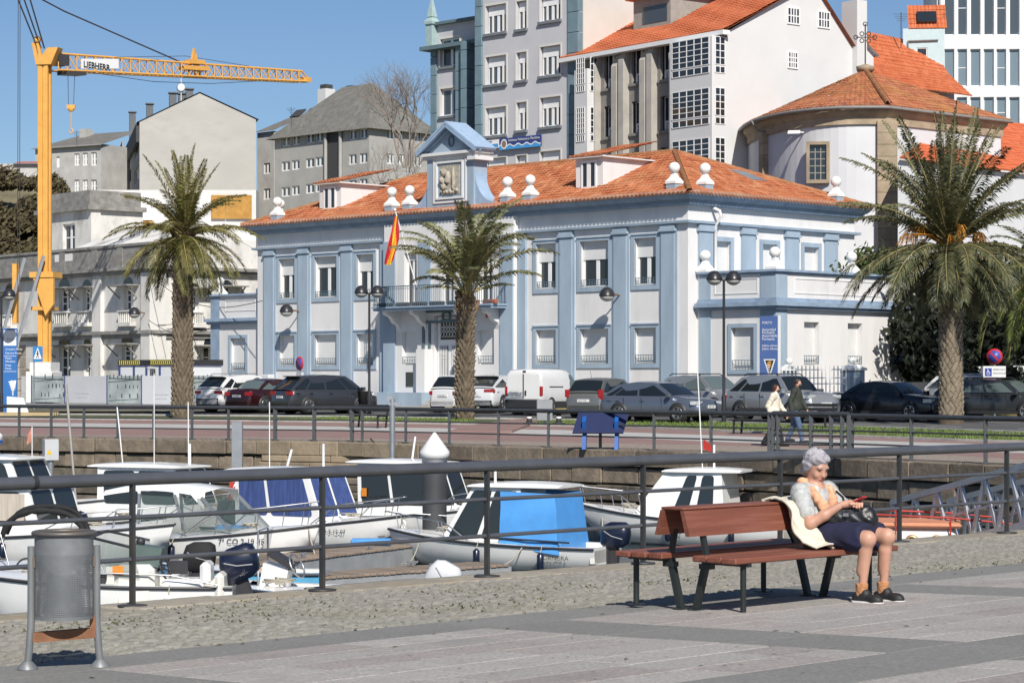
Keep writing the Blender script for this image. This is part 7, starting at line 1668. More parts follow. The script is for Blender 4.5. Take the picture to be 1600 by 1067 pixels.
def outboard(t, X, z0, m_cowl, y=0, tilt=0., s=1.0):
    q = MB(Matrix.Translation((X(0)-.1, y, z0)) @ Matrix.Rotation(tilt, 4, 'Y') @ Matrix.Scale(s, 4))
    secs = []
    for zz, lx, ly, ox in ((.12, .2, .13, -.02), (.2, .3, .19, -.06), (.42, .31, .2, -.08), (.58, .27, .17, -.1), (.64, .16, .1, -.12)): secs.append([(ox+lx*math.copysign(abs(math.cos(a))**.6, math.cos(a)), ly*math.copysign(abs(math.sin(a))**.6, math.sin(a)), zz) for a in [2*math.pi*k/16 for k in range(16)]])
    q.loft(secs, close=True); o = q.build('outboard_cowl', m_cowl, t)
    q = MB(q.M); q.box(-.12, .1, -.07, .07, -.75, .14, .02); q.box(-.2, .12, -.02, .02, -1.0, -.7); q.box(.05, .22, -.1, .1, -.25, .1); q.build('outboard_leg', m_rub, t)
    q = MB(q.M); q.tube([(-.28, .19, .3), (-.05, .205, .36), (.12, .19, .46)], .012, 4); q.tube([(-.28, -.19, .3), (-.05, -.205, .36), (.12, -.19, .46)], .012, 4); struct(q.build('cowl_decal', m_anti, o), 'stuff')
def cabin(t, x0, x1, zf, zr, w_, wr, slope_f=.5, slope_r=.1, roof=(.25, .2), gl=None, zbase=.5, m=None, side=None, cur=None):
    """x0 rear, x1 front at base; zr roof height; windows on front, sides"""
    gl = gl or m_smoke; m = m or m_gel; xf, xr = x1-slope_f, x0+slope_r; zl = zbase
    b = [(x0, -w_, zl), (x1, -w_*.9, zl), (x1, w_*.9, zl), (x0, w_, zl)]; tp = [(xr, -wr, zr), (xf, -wr*.92, zr), (xf, wr*.92, zr), (xr, wr, zr)]
    q = MB(); q.add(b+tp, [(0, 1, 5, 4), (1, 2, 6, 5), (2, 3, 7, 6), (3, 0, 4, 7), (4, 5, 6, 7)]); cb_ = q.build('cabin', m, t)
    B, T = [Vector(p) for p in b], [Vector(p) for p in tp]
    def pane(i, j, u0, u1, v0, v1, nm, mm):
        f_ = lambda u, v: B[i].lerp(B[j], u).lerp(T[i].lerp(T[j], u), v); c = (B[i]+B[j]+T[i]+T[j])/4; n_ = (B[j]-B[i]).cross(T[i]-B[i]).normalized(); ctr_ = Vector(((x0+x1)/2, 0, zl))
        if n_.dot(c-ctr_) < 0: n_ = -n_
        r_ = .06; pts = []
        for (u, v, a0) in ((u0, v0, 180), (u1, v0, 270), (u1, v1, 0), (u0, v1, 90)):
            for k in range(4): a = R(a0+30*k); du, dv = r_*math.cos(a), r_*math.sin(a); pts.append(f_(u+du*.6+(.04 if u == u0 else -.04), v+dv*1.2+(.08 if v == v0 else -.08))+n_*.012)
        o = MB().add(pts, [tuple(range(16))]).build(nm, mm, cb_); return o, f_, n_
    v0 = (zf-zl)/(zr-zl)
    pane(1, 2, .04, .48, v0, .97, 'windscreen', gl); pane(1, 2, .52, .96, v0, .97, 'windscreen', gl)
    for i, j in ((0, 1), (3, 2)):
        for u0, u1 in (side or ((.08, .5), (.53, .93))): pane(i, j, u0, u1, v0, .95, 'side_window', cur or gl)
    q = MB(); rs = []; ov_f, ov_r = roof
    for k in range(7):
        u = k/6; x = xr-ov_r+(xf+ov_f-xr+ov_r)*u; hh = .09*math.sin(math.pi*min(1, max(0, u*.9+.08))); ww = (wr+.06)*(1 if 0 < k < 6 else .94); rs.append([(x, -ww, zr), (x, -ww, zr+.03), (x, -ww*.6, zr+.05+hh*.6), (x, 0, zr+.055+hh*.7), (x, ww*.6, zr+.05+hh*.6), (x, ww, zr+.03), (x, ww, zr)])
    q.loft(rs, close=True); q.build('cabin_roof', m, t); return cb_
def aerial(t, p, h, r=.012, m=None, lean=(0, 0)): MB().tube([p, (p[0]+lean[0], p[1]+lean[1], p[2]+h)], r, 5).build('aerial', m or M_white, t)
def reg(t, s_, x, hb_, L, z, hgt, side=-1, m=None):
    """hull registration set along the topsides"""
    f = lambda xx: hb_((xx+L/2)/L); k = math.atan((f(x)-f(x+.6))/.6); M = Matrix.Translation((x, side*(f(x)+.012), z)) @ Matrix.Rotation(k if side < 0 else math.pi-k, 4, 'Z') @ Matrix.Rotation(R(90), 4, 'X'); text(s_, t, m or mat('ink_black', (1, 1, 1)), hgt, M, 'registration', ext=.001)
def fender(t, p): MB().tube([(p[0], p[1], p[2]), (p[0], p[1], p[2]-.1), (p[0], p[1], p[2]-.45), (p[0], p[1], p[2]-.52)], [.02, .09, .09, .02], 8).build('fender', m_gel, t)
def rope(t, a, b, sag=.25, m=None):
    a, b = Vector(a), Vector(b); MB().tube([a.lerp(b, k/8)-Vector((0, 0, sag*math.sin(math.pi*k/8))) for k in range(9)], .014, 5).build('mooring_line', m or m_rope, t)
def swheel(t, p, r, ax, m=None):
    ax = Vector(ax).normalized(); u = ax.orthogonal().normalized(); v = ax.cross(u); p = Vector(p); q = MB(); q.tube([p+(u*math.cos(a)+v*math.sin(a))*r for a in [2*math.pi*k/20 for k in range(20)]], .016, 6, closed=True)
    for k in range(3): a = 2.1*k+.4; q.tube([p-ax*.04, p+(u*math.cos(a)+v*math.sin(a))*r], .014, 5)
    q.tube([p-ax*.15, p], .03, 6); q.build('steering_wheel', m or m_rub, t)
# c) pilothouse with blue curtains
t, X, hb_, sh_ = boat('pilothouse_boat', 'white pilothouse boat with blue curtained windows, bow to the right', 487, 52, R(-34), 5.2, 2.0, .55, .95, deck=.55)
cabin(t, -1.55, .95, .85, 1.82, .82, .72, .55, -.1, (.12, .35), m_curtb, .5, side=((.05, .40), (.43, .93)), cur=m_curtb); bow_rail(t, X, hb_, sh_, .62, .38); aerial(t, (-.9, -.4, 1.9), 1.5); aerial(t, (.1, .3, 1.9), .55, .03); reg(t, '7-CO-3-12-07', .75, hb_, 5.2, .52, .13); rope(t, (X(.98), 0, .9), (X(1)+1.2, -.6, .35)); outboard(t, X, .45, m_rub, .4)
# d) twin pilothouse behind the pile
t, X, hb_, sh_ = boat('pilothouse_boat', 'white pilothouse boat half hidden behind the white capped pile', 668, 56.5, R(-32), 5.2, 2.0, .55, .95, deck=.55)
cabin(t, -1.5, .95, .85, 1.85, .82, .72, .5, -.1, (.12, .35), m_smoke, .5, side=((.05, .42), (.45, .93))); bow_rail(t, X, hb_, sh_, .62, .38); aerial(t, (-.6, .2, 1.9), .6, .03, lean=(.1, 0)); MB().box(-1.4, -1.25, -.83, -.815, 1.05, 1.25).build('orange_sticker', mat('sticker_orange', (.7, .25, .03), .6), t)
# e) cuddy with the blue tarpaulin
t, X, hb_, sh_ = boat('tarpaulin_boat', 'white cabin boat with bright blue tarpaulin over its cockpit', 775, 48.2, R(157), 5.0, 1.95, .5, .75, deck=.62)
cabin(t, -.85, 1.0, .62, 1.68, .78, .7, .75, 0., (.1, .85), m_smoke, .5, side=((.05, .5), (.55, .93)))
q = MB(); prof = [(-1.95, .34), (-1.62, 1.5), (-.5, 1.58), (-.42, .55)]
for sg in (-1, 1): 
    n_ = 10; vs = []
    for j in range(n_+1):
        v = j/n_
        for i in range(n_+1):
            u = i/n_; b0 = Vector((-1.76+1.32*u, 0, .34+.16*u)); t0 = Vector((-1.64+1.22*u, 0, 1.57+.04*u)); p = b0.lerp(t0, v); vs.append((p.x, sg*(.86-.12*v+.018*math.sin(u*8+v*5)+.012*math.sin(v*11+u*3)), p.z))
    q.add(vs, [(j*(n_+1)+i, j*(n_+1)+i+1, (j+1)*(n_+1)+i+1, (j+1)*(n_+1)+i) for i in range(n_) for j in range(n_)], True)
q.add([(-1.76, -.86, .34), (-1.76, .86, .34), (-1.64, .74, 1.57), (-1.64, -.74, 1.57)], [(0, 1, 2, 3)]); q.build('tarpaulin', m_blt, t)
bow_rail(t, X, hb_, sh_, .55, .34); outboard(t, X, .35, m_navy, .0); reg(t, 'BORNEIRA', X(.08)+.75, hb_, 5.0, .24, .13, 1); aerial(t, (-.2, .5, 1.75), .45, .03); aerial(t, (.3, -.1, 1.75), .3, .02); rope(t, (X(.8), .4, .75), (X(.75)+.3, 1.3, .1)); rope(t, (X(.3), .85, .55), (X(.35), 1.5, .15), .1)
MB().tube([(X(.1), .9, .6), (X(.55), .85, .68)], .02, 5).build('boat_hook', m_rub, t)
# f) white cabin boat on the right
t, X, hb_, sh_ = boat('cabin_boat', 'white cabin boat with two square side windows behind the bench', 1063, 55, R(160), 5.4, 2.05, .55, .95, deck=.7)
cabin(t, -1.3, 1.05, .72, 1.72, .82, .72, .85, .1, (.05, .45), m_smoke, .6, side=((.12, .32), (.4, .58))); bow_rail(t, X, hb_, sh_, .62, .4); aerial(t, (-.6, .2, 1.8), 2.3, .015, lean=(.12, 0)); aerial(t, (-.75, -.3, 1.8), .55, .03); reg(t, '7-CO-1-44', .2, hb_, 5.4, .4, .13, 1); outboard(t, X, .4, m_rub)
MB().add([(-.62, .2, 2.25), (-.62, .2, 2.5), (-.8, .22, 2.38), (-.85, .22, 2.2)], [(0, 1, 2, 3)]).build('pennant', m_redb, t); q = MB(); q.tube([(X(.02), 0, .6), (X(.02)-.2, 0, 1.1)], .02, 5); q.build('stern_post', m_chr, t); rope(t, (X(.85), .3, .9), (X(.8), .9, .1), .1)
# b) registered cuddy and the dark windowed pilothouse behind
t, X, hb_, sh_ = boat('pilothouse_boat', 'white pilothouse boat with dark windows behind the registered cuddy', 268, 56, R(-26), 5.3, 2.05, .55, .95, deck=.5)
cabin(t, -1.6, 1.0, .9, 1.78, .84, .74, .5, -.05, (.15, .3), m_smoke, .5); aerial(t, (-.3, -.3, 1.85), 2.2); aerial(t, (.4, .2, 1.85), .5, .03); bow_rail(t, X, hb_, sh_, .6)
t, X, hb_, sh_ = boat('cuddy_boat', 'white cuddy boat with curved roof and long registration on the bow', 310, 47.5, R(-22), 5.6, 2.1, .6, 1.0, deck=.55)
q = MB(); ar = []
for k in range(9): u = k/8; x = -1.75+2.3*u; hh = 1.62+.12*math.sin(math.pi*u); w_ = .85-.1*u; ar.append([(x, -w_, hh-.1-.25*(u > .9)), (x, -w_*.92, hh), (x, 0, hh+.06), (x, w_*.92, hh), (x, w_, hh-.1-.25*(u > .9))])
q.loft(ar, cap=False); q.build('arched_roof', m_gel, t)
q = MB(); 
for sg in (-1, 1): q.add([(-.9, sg*.92, .72), (1.2, sg*.8, .85), (.5, sg*.74, 1.5), (-.9, sg*.82, 1.55)], [(0, 1, 2, 3)])
q.add([(1.2, -.8, .85), (1.2, .8, .85), (.5, .74, 1.5), (.5, -.74, 1.5)], [(0, 1, 2, 3)]); q.build('windscreen', m_gwin, t)
for a, b in (((1.2, -.8, .85), (.5, -.74, 1.52)), ((1.2, .8, .85), (.5, .74, 1.52)), ((-.9, -.92, .72), (-.9, -.82, 1.58)), ((-.9, .92, .72), (-.9, .82, 1.58)), ((.2, -.86, .8), (-.1, -.8, 1.56))): MB().bar(a, b, .05).build('screen_frame', m_alu, t)
bow_rail(t, X, hb_, sh_, .52, .45); reg(t, '7ª CO 2 19 95', .95, hb_, 5.6, .6, .16); rope(t, (X(.96), -.1, .95), (X(1)+.5, -.7, .1)); outboard(t, X, .5, m_navy)
MB().box(X(.45), X(.45)+.2, -hb_(.45)-.03, -hb_(.45)-.01, .6, .8).build('yellow_label', mat('label_gold', (.4, .3, .03), .6), t)
# a) big hardtop at far left, radar boat behind
t, X, hb_, sh_ = boat('hardtop_boat', 'white hardtop boat with black and beige windows at the left edge', 55, 47, R(-20), 6.4, 2.4, .7, 1.05, deck=.5)
cabin(t, -2.3, .7, 1.0, 1.72, 1.0, .92, .35, .0, (.12, .3), m_smoke, .6, side=((.05, .42), (.46, .93)), cur=None); bow_rail(t, X, hb_, sh_, .6)
MB().box(-.75, .35, -.985, -.965, 1.08, 1.62).build('window_curtain', mat('beige_curtain', (.5, .44, .37), .8, var=.2, scale=4, stretch=(5, 5, .4)), t)
t, X, hb_, sh_ = boat('radar_boat', 'white boat with blue banded radar dome at the far left edge', 20, 57, R(-20), 6.0, 2.2, .7, 1.05, deck=.5)
cabin(t, -2.0, 1.0, 1.15, 1.95, .95, .85, .6, 0, (.2, .3), m_smoke, .6)
q = MB(); q.slot(1).lathe([(.02, 2.28), (.28, 2.3), (.33, 2.36), (.33, 2.42)], 18, (-.55, -.2, 0)); q.slot(0).lathe([(.33, 2.42), (.33, 2.54), (.26, 2.6), (.02, 2.62)], 18, (-.55, -.2, 0)); rd = q.build('radar_dome', [m_gel, mat('radar_blue', (.02, .1, .35), .4)], t); q = MB(); q.tube([(-.55, -.2, 2.0), (-.55, -.2, 2.3)], .08, 8); q.build('radar_post', m_gel, t)
q = MB(); q.tube([(.55, 0, 2.0), (.55, 0, 2.75)], .012, 5); q.build('flag_staff', M_white, t); q = MB(); q.add([(.55, 0, 2.75), (.53, 0, 2.38), (.38, .02, 2.3), (.42, .02, 2.55)], [(0, 1, 2, 3)]); q.build('faded_flag', mat('faded_red', (.6, .25, .18), .8, var=.3), t)
# j) small far bow
t, X, hb_, sh_ = boat('small_skiff', 'small white skiff bow behind the hardtop boat', 150, 54, R(-15), 3.6, 1.5, .5, .75); reg(t, '1-BOW-02', .3, hb_, 3.6, .35, .11)
# h) near open boat with wheel, seat and navy outboard
t, X, hb_, sh_ = boat('open_motorboat', 'white open motorboat with steering wheel, seat and navy outboard', 155, 35, R(181), 4.2, 1.9, .82, 1.0, deck=.45, floor=.35)
MB().box(-1.7, -1.1, .3, .82, .36, .78, .06).build('seat_base', m_gelc, t); MB().box(-1.68, -1.05, .28, .84, .78, .93, .06).build('seat_cushion', m_gel, t); MB().box(-1.78, -1.62, .28, .84, .85, 1.18, .05).build('seat_back', m_gel, t)
MB().box(-.95, -.35, .15, .88, .36, 1.15, .08).build('console', m_gelc, t); MB().obox((-.8, .5, 1.27), (.22, 0, .03), (0, .22, 0), (-.03, 0, .14)).build('instrument_pod', mat('pod_green', (.09, .13, .12), .5), t); swheel(t, (-1.06, .5, 1.08), .19, (-1, .2, .35)); MB().ball((-.7, .5, 1.47), .07).build('compass', m_rub, t)
MB().box(-1.35, -1.05, .05, .11, .95, 1.15).build('throttle', m_rub, t); MB().box(-1.98, -1.84, -.82, .86, .4, 1.02, .05).build('stern_bulkhead', m_gelc, t)
q = MB(); q.tube([(-1.9, .9, .85), (-1.2, .93, 1.0), (.2, .92, 1.05)], .013, 5); q.build('side_rail', m_chr, t); outboard(t, X, .74, m_navy, .2, .35, 1.0)
q = MB(); q.add([(.35, -.85, 1.0), (.35, .85, 1.0), (.0, .75, 1.55), (.0, -.75, 1.55)], [(0, 1, 2, 3)])
for sg in (-1, 1): q.add([(.35, sg*.85, 1.0), (-.75, sg*.92, .95), (-.65, sg*.84, 1.4), (.0, sg*.75, 1.55)], [(0, 1, 2, 3)])
q.build('windscreen', m_gwin, t); MB().tube([(-.65, -.84, 1.4), (0, -.75, 1.55), (0, .75, 1.55), (-.65, .84, 1.4)], .022, 6).build('screen_frame', m_rub, t)
MB().box(-.5, -.34, .885, .9, 1.0, 1.14).build('flag_sticker', mat('sticker_orange', (1, 1, 1)), t)
# bimini boat at bottom left: black folded canopy on hoops
t, X, hb_, sh_ = boat('bimini_boat', 'white boat with black folded bimini canopy at lower left', 78, 38.5, R(176), 4.6, 2.0, .7, .9, deck=.4, floor=.3)
q = MB(); arc = [(.05, 0+y*.0, 0) for y in (0,)]; pts = []
for k in range(15): u = -1+2*k/14; pts.append((-.05-.72*u, .55, 1.58+.16*(1-u*u)-.30*abs(u)**6))
q.tube(pts, [.035 if k in (0, 14) else .055+.015*math.sin(k*2.2) for k in range(15)], 8); q.tube([(p[0]*.98, p[1]-.25, p[2]+.06) for p in pts], .045, 7); q.build('folded_canopy', m_blkc, t)
q = MB()
for x in (-.76, .66):
    for dx in (0, .12): q.tube([(x, .6, 1.35), (x-(.25 if x < 0 else -.25)-dx, .85, .75)], .014, 5)
    q.tube([(x, .6, 1.35), (x*.6, .88, .7)], .012, 5)
q.build('canopy_hoops', m_chr, t); MB().box(-.9, .1, -.3, .4, .3, .85, .08).build('console', m_gel, t); swheel(t, (.25, .6, .78), .18, (.3, 1, .3)); outboard(t, X, .6, m_blkc, -.3, 0, .9); MB().box(-1.9, -1.5, -.6, .6, .4, .75, .05).build('stern_seat', mat('seat_blue', (.08, .25, .45), .6), t)
# i) console skiff, blue dinghies, grey outboard boat
t, X, hb_, sh_ = boat('console_skiff', 'small white console skiff with instrument panel and thin wheel', 432, 37, R(175), 3.4, 1.5, .55, .7, deck=.35, floor=.25)
MB().obox((0, .1, .62), (.2, 0, .06), (0, .24, 0), (-.05, 0, .3)).build('console', m_gel, t); q = MB(); q.obox((-.12, .1, 1.02), (.2, 0, .12), (0, .22, 0), (-.02, 0, .04)); q.build('instrument_panel', m_rub, t); swheel(t, (-.36, .15, .92), .2, (-1, .3, .5), m_chr); MB().add([(.2, -.3, 1.0), (.2, .5, 1.0), (.1, .45, 1.5), (.1, -.25, 1.5)], [(0, 1, 2, 3)]).build('windscreen', m_gwin, t); MB().box(.5, .62, .3, .5, .75, .95).build('orange_buoy_lamp', m_salm, t)
q = MB(); q.tube([(.2, -.3, .5), (.2, -.3, 1.5), (.2, .5, 1.5), (.2, .5, .5)], .016, 6); q.build('screen_frame', m_chr, t)
for px, d, lab, ln in ((372, 41, 'sky blue wooden dinghy behind the navy outboard', 3.0), (505, 36.5, 'sky blue wooden dinghy beside the grey outboard', 3.2)):
    t, X, hb_, sh_ = boat('blue_dinghy', lab, px, d, R(178), ln, 1.2, .5, .65, hullc=mat('dinghy_blue', (.12, .42, .66), .6, var=.15), stripe=m_rub)
    if px > 400: outboard(t, X, .55, mat('cowl_grey', (.55, .56, .58), .3, var=.1), 0, -.5, .85)
    for k in range(3): MB().ball((-.3+.3*k, .1*k, .45), .18, 8, 6, (1.4, 1, .6)).build('net_bundle', mat('net_ochre', (.5, .3, .15), .9, var=.4, scale=8), t)
# g) red and white launch with portholes
t, X, hb_, sh_ = boat('launch', 'white launch with brass portholes and red rails below the gangway', 1400, 43.5, R(170), 4.6, 1.9, .55, .9, deck=.5, hullc=m_gel, stripe=m_salm)
MB().box(-1.1, .9, -.75, .75, .6, 1.15, .1).build('trunk_cabin', m_gel, t); MB().box(-1.2, 1.0, -.82, .82, 1.15, 1.25, .04).build('cabin_top', m_salm, t)
for x in (-.75, -.3, .15, .6): q = MB(); q.slot(0).lathe([(.13, .755), (.13, .775), (.09, .785)], 16, (x, 0, .9), axis='y'); q.slot(1).lathe([(.09, .77), (.088, .79)], 14, (x, 0, .9), axis='y'); q.build('porthole', [mat('brass', (.5, .33, .15), .4, .6), m_smoke], t)
q = MB()
for sg in (-1, 1):
    q.tube([(-2.1, sg*.8, 1.25), (-1.0, sg*.82, 1.35), (.5, sg*.8, 1.4), (1.8, sg*.4, 1.5)], .02, 6)
    for x in (-2, -1, 0, 1): q.tube([(x, sg*.82, .6), (x, sg*.82, 1.37)], .016, 5)
q.build('red_rail', m_redb, t)
# ---- pontoons: planked decks on floats
def pontoon(label, a, b, w_, n_=None):
    a, b = Vector(a), Vector(b); L = (b-a).length; t = thing('pontoon', label, 'pontoon', (a.x, a.y, WATER), math.atan2(b.y-a.y, b.x-a.x), 'planked pontoons'); 
    MB().box(0, L, -w_/2, w_/2, -.25, .36).build('float', m_anti, t); me = MB().box(0, .135, -w_/2-.03, w_/2+.03, .365, .41, .008).mesh('plank', m_plank)
    for k in range(int(L/.15)): link('plank', me, t, (k*.15, 0, random.uniform(-.004, .004)))
    for k in range(int(L/2.5)+1):
        for sg in (-1, 1): q = MB(); c = Vector((.3+k*2.5, sg*(w_/2-.12), .42)); q.bar(c+Vector((-.12, 0, .07)), c+Vector((.12, 0, .07)), .04); q.bar(c, c+Vector((0, 0, .07)), .06); q.build('cleat', m_alu, t)
W3 = lambda px, d: ((px-800)/FPX*d, d, 0)
pontoon('long planked pontoon between the pilothouse and cuddy boats', W3(300, 43), W3(640, 50), 1.5); pontoon('grey planked finger pontoon before the tarpaulin boat', W3(470, 41), W3(775, 44), .9); pontoon('planked pontoon along the foot of the far wall', W3(770, 59.5), W3(1030, 55.8), 1.4)
pontoon('planked pontoon under the gangway foot', W3(1330, 46.5), W3(1520, 43.5), 1.6)
# ---- piles, posts
p = W3(679, 49.5); t = thing('mooring_pile', 'dark mooring pile with white conical cap', 'pile', (p[0], p[1], 0)); r_ = .262
q = MB(); q.cyl((0, 0, -4), (0, 0, .05), r_, n=24); q.build('shaft', mat('pile_grey', (.055, .058, .062), .55, var=.2, scale=2), t); q = MB(); q.lathe([(r_+.01, -.05), (r_+.01, .12), (r_+.06, .13), (r_+.06, .26), (.03, .66), (.01, .67)], 24); q.build('cap', mat('cap_white', (.72, .72, .71), .5, var=.05), t)
p = W3(371, 63.5); t = thing('steel_pile', 'grey steel pile with red lower sleeve near the steps', 'pile', (p[0], p[1], 0)); q = MB(); q.box(-.14, .14, -.14, .14, -1.0, .65); q.build('shaft', m_alu, t); q = MB(); q.box(-.2, .16, -.18, .18, -4, -1.0); q.build('red_sleeve', m_redb, t)
p = W3(613, 61.5); t = thing('aluminium_post', 'slim aluminium post with fittings above the far railing', 'post', (p[0], p[1], 0)); q = MB(); q.cyl((0, 0, -4), (0, 0, 1.3), .075, n=12); q.build('shaft', m_alu, t); q = MB(); q.box(-.1, .22, -.06, .06, 1.12, 1.2); q.box(-.14, .0, -.05, .05, 1.25, 1.36); q.build('fittings', m_alu, t)
p = P(79, 740, 62); t = thing('power_pedestal', 'grey power box on a post with yellow warning triangle', 'box', (p.x, p.y, 0)); z0, z1 = P(0, 719, 62).z, P(0, 686, 62).z; q = MB(); q.box(-.19, .19, -.15, .15, z0, z1, .01); bx_ = q.build('box', mat('pedestal_grey', (.5, .51, .52), .5, var=.05), t); MB().cyl((0, 0, -4), (0, 0, z0), .09).build('post', m_alu, t); q = MB(); q.add([(-.14, -.153, z0+.16), (.0, -.153, z0+.16), (-.07, -.153, z0+.32)], [(0, 1, 2)]); q.build('warning_triangle', mat('warn_yellow', (.7, .45, .02), .5, var=0), bx_); t.rotation_euler = (0, 0, R(25))
p = W3(374, 56); t = thing('boarding_ladder', 'chrome hoop handrails of a ladder by the pontoon', 'ladder', (p[0], p[1], WATER)); q = MB()
for x in (-.16, .16): q.tube([(x, 0, .3), (x, 0, 1.25), (x+.06, 0, 1.4), (x+.16, 0, 1.4), (x+.2, 0, 1.25), (x+.2, 0, .3)], .02, 6)
q.build('hoop', m_chr, t)
for px0, y0, px1, y1, d, r_, lab in ((103, 600, 121, 738, 60, .035, 'leaning grey pole left of the white mast'), (183, 636, 201, 742, 58, .018, 'thin leaning white mast over the cuddy'), (294, 628, 295, 745, 57, .014, 'thin upright white whip mast by the left palm'), (447, 735, 456, 702, 55, .035, 'short white rod with dark tip before the steps')):
    o = MB().tube([P(px0, y0, d), P(px1, y1, d)+Vector((0, 0, -1.2 if y1 > y0 else 0))], r_, 6).build('mast', mat('mast_grey', (.35, .33, .31), .6) if 'grey' in lab else M_white); tag(o, lab, 'mast', 'masts and poles')
# lone blue crates on the pontoons
for k, (px, d, lab) in enumerate(((365, 52, 'small blue crate on the pontoon behind the cuddy bow'), (580, 48.6, 'long blue box on the pontoon near the tarpaulin boat'))):
    p = W3(px, d); q = MB(); w_ = .4 if k == 0 else .42; q.box(-w_, w_, -.2, .2, 0, .2 if k == 0 else .13, .02); o = q.build('crate', m_blt); o.location = (p[0], p[1], WATER+.42); tag(o, lab, 'crate', 'blue boxes')
# ---- aluminium gangway
gw0, gw1 = Vector((P(1424, 800, 46).x, 46, WATER+.36)), Vector((P(1690, 800, 40).x, 40, -.62)); gd = gw1-gw0; gl_ = gd.length; gx = gd/gl_; gs = Vector((-gx.y, gx.x, 0)).normalized(); t = thing('gangway', 'aluminium truss gangway sloping up at the right edge', 'gangway', (0, 0, 0)); up_ = Vector((0, 0, 1))
MB().obox(gw0+gd*.5, gd*.5, gs*.55, up_*.04).build('deck', mat('gangway_deck', (.2, .2, .2), .6, .3), t)
for sg in (-1, 1):
    b_ = gs*.62*sg; n_ = 7
    MB().bar(gw0+b_, gw1+b_, .1, .14).build('lower_chord', m_alu, t); MB().bar(gw0+b_+gd*.06+up_*1.05, gw1+b_+up_*1.05, .09, .11).build('top_chord', m_alu, t); MB().bar(gw0+b_+up_*.5, gw1+b_+up_*.5, .04, .05).build('middle_rail', m_alu, t)
    for k in range(n_):
        a, b = gw0+gd*(k/n_)+b_, gw0+gd*((k+.5)/n_)+b_+up_*1.05; MB().bar(a, b, .06, .08).build('brace', m_alu, t); MB().bar(b, gw0+gd*((k+1)/n_)+b_, .06, .08).build('brace', m_alu, t)
# ================================================================== near railing, bin, bench
NM = lambda a, b, z=0: Matrix.Translation(near(a, b, z)) @ Matrix.Rotation(R(45), 4, 'Z')     # local x along the quay, y towards the water
m_nr = mat('railing_paint', (.17, .175, .19), .34, .6, var=.15, scale=4, stain=(.16, .15, .14), sscale=3, samt=.3); m_nr2 = mat('post_paint', (.06, .063, .066), .5, .4, var=.2, scale=6, stain=(.16, .11, .07), sscale=2.5, samt=.4)
rl = thing('quay_railing', 'dark grey tubular railing along the near quay edge', 'railing', near(0, -14.92), R(45))
PA_ = [6.7, 8.72, 10.7, 12.65, 14.6, 16.72, 18.85, 20.95, 23.08, 25.2, 27.3]
for a in PA_:
    q = MB(); q.box(a-.013, a+.013, -.026, .026, 0, .96); q.build('post', m_nr2, rl)
    q = MB(); q.box(a-.02, a-.0135, -.018, .018, .0, .93); q.build('post_flange', m_nr2, rl)
    q = MB(); q.lathe([(.12, 0), (.12, .012), (.05, .02)], 18, (a, 0, 0)); q.build('base_plate', m_nr2, rl)
for a0, a1 in ((4, 9.78), (9.8, 24.1), (24.12, 30)): MB().cyl((a0, 0, 1.0), (a1, 0, 1.0), .05, n=20).build('top_rail', m_nr, rl)
for x in (9.79, 24.11): MB().cyl((x-.02, 0, 1.0), (x+.02, 0, 1.0), .054, n=20).build('joint_sleeve', m_rub, rl)
for z in (.70, .37):
    for a0, a1 in zip(PA_, PA_[1:]): MB().cyl((a0+.011, 0, z), (a1-.022, 0, z), .0185, n=12).build('middle_rail' if z > .5 else 'lower_rail', m_nr, rl)
# ---- litter bin
bn = thing('litter_bin', 'grey perforated steel litter bin on two splayed legs', 'bin', near(7.52, -11.15), R(12))
m_bing = mat('bin_paint', (.20, .21, .215), .5, .3, var=.12, scale=5, stain=(.3, .3, .3), sscale=5, samt=.4)
m_per, n = newmat('bin_perforated'); n.b.inputs['Metallic'].default_value = .4; n.b.inputs['Roughness'].default_value = .45
v = n.coord(); sx = n.new('ShaderNodeSeparateXYZ'); n.l(v, sx.inputs[0]); an = n.math('MULTIPLY', n.math('ARCTAN2', sx.outputs[1], sx.outputs[0]), .166/.0105); zz = n.math('DIVIDE', sx.outputs[2], .0105)
fx, fz_ = n.math('SUBTRACT', n.math('FRACT', an), .5), n.math('SUBTRACT', n.math('FRACT', zz), .5)
d2 = n.math('ADD', n.math('MULTIPLY', fx, fx), n.math('MULTIPLY', fz_, fz_)); n.l(n.math('GREATER_THAN', d2, .05), n.b.inputs['Alpha'])
n.l(n.ramp(n.noise(v, 6, 6, .7), [(.35, (.17, .18, .185)), (.62, (.22, .23, .235)), (.75, (.45, .45, .45))]), n.b.inputs['Base Color'])
def ringc(mb, r, z0, z1, n_=40, arc=(0, 6.2832)):
    vs = []
    for k in range(n_+1): a = arc[0]+(arc[1]-arc[0])*k/n_; vs += [(r*math.cos(a), r*math.sin(a), z0), (r*math.cos(a), r*math.sin(a), z1)]
    return mb.add(vs, [(2*k, 2*k+2, 2*k+3, 2*k+1) for k in range(n_)], True)
q = MB(); ringc(q, .166, .30, .655); q.build('perforated_shell', m_per, bn)
q = MB(); ringc(q, .1665, .655, .77); ringc(q, .162, .655, .77); q.build('shell_collar', m_bing, bn); ringc(MB(), .168, .285, .305).build('lower_hoop', m_bing, bn)
q = MB(); q.tube([(.172*math.cos(a), .172*math.sin(a), .775) for a in [2*math.pi*k/36 for k in range(36)]], .014, 8, closed=True); q.build('rim', mat('bin_rim', (.14, .13, .12), .5, .4, var=.2, stain=(.25, .13, .06), sscale=6), bn)
q = MB(); q.lathe([(.162, .3), (.162, .305)], 24); q.build('floor', m_rust, bn)
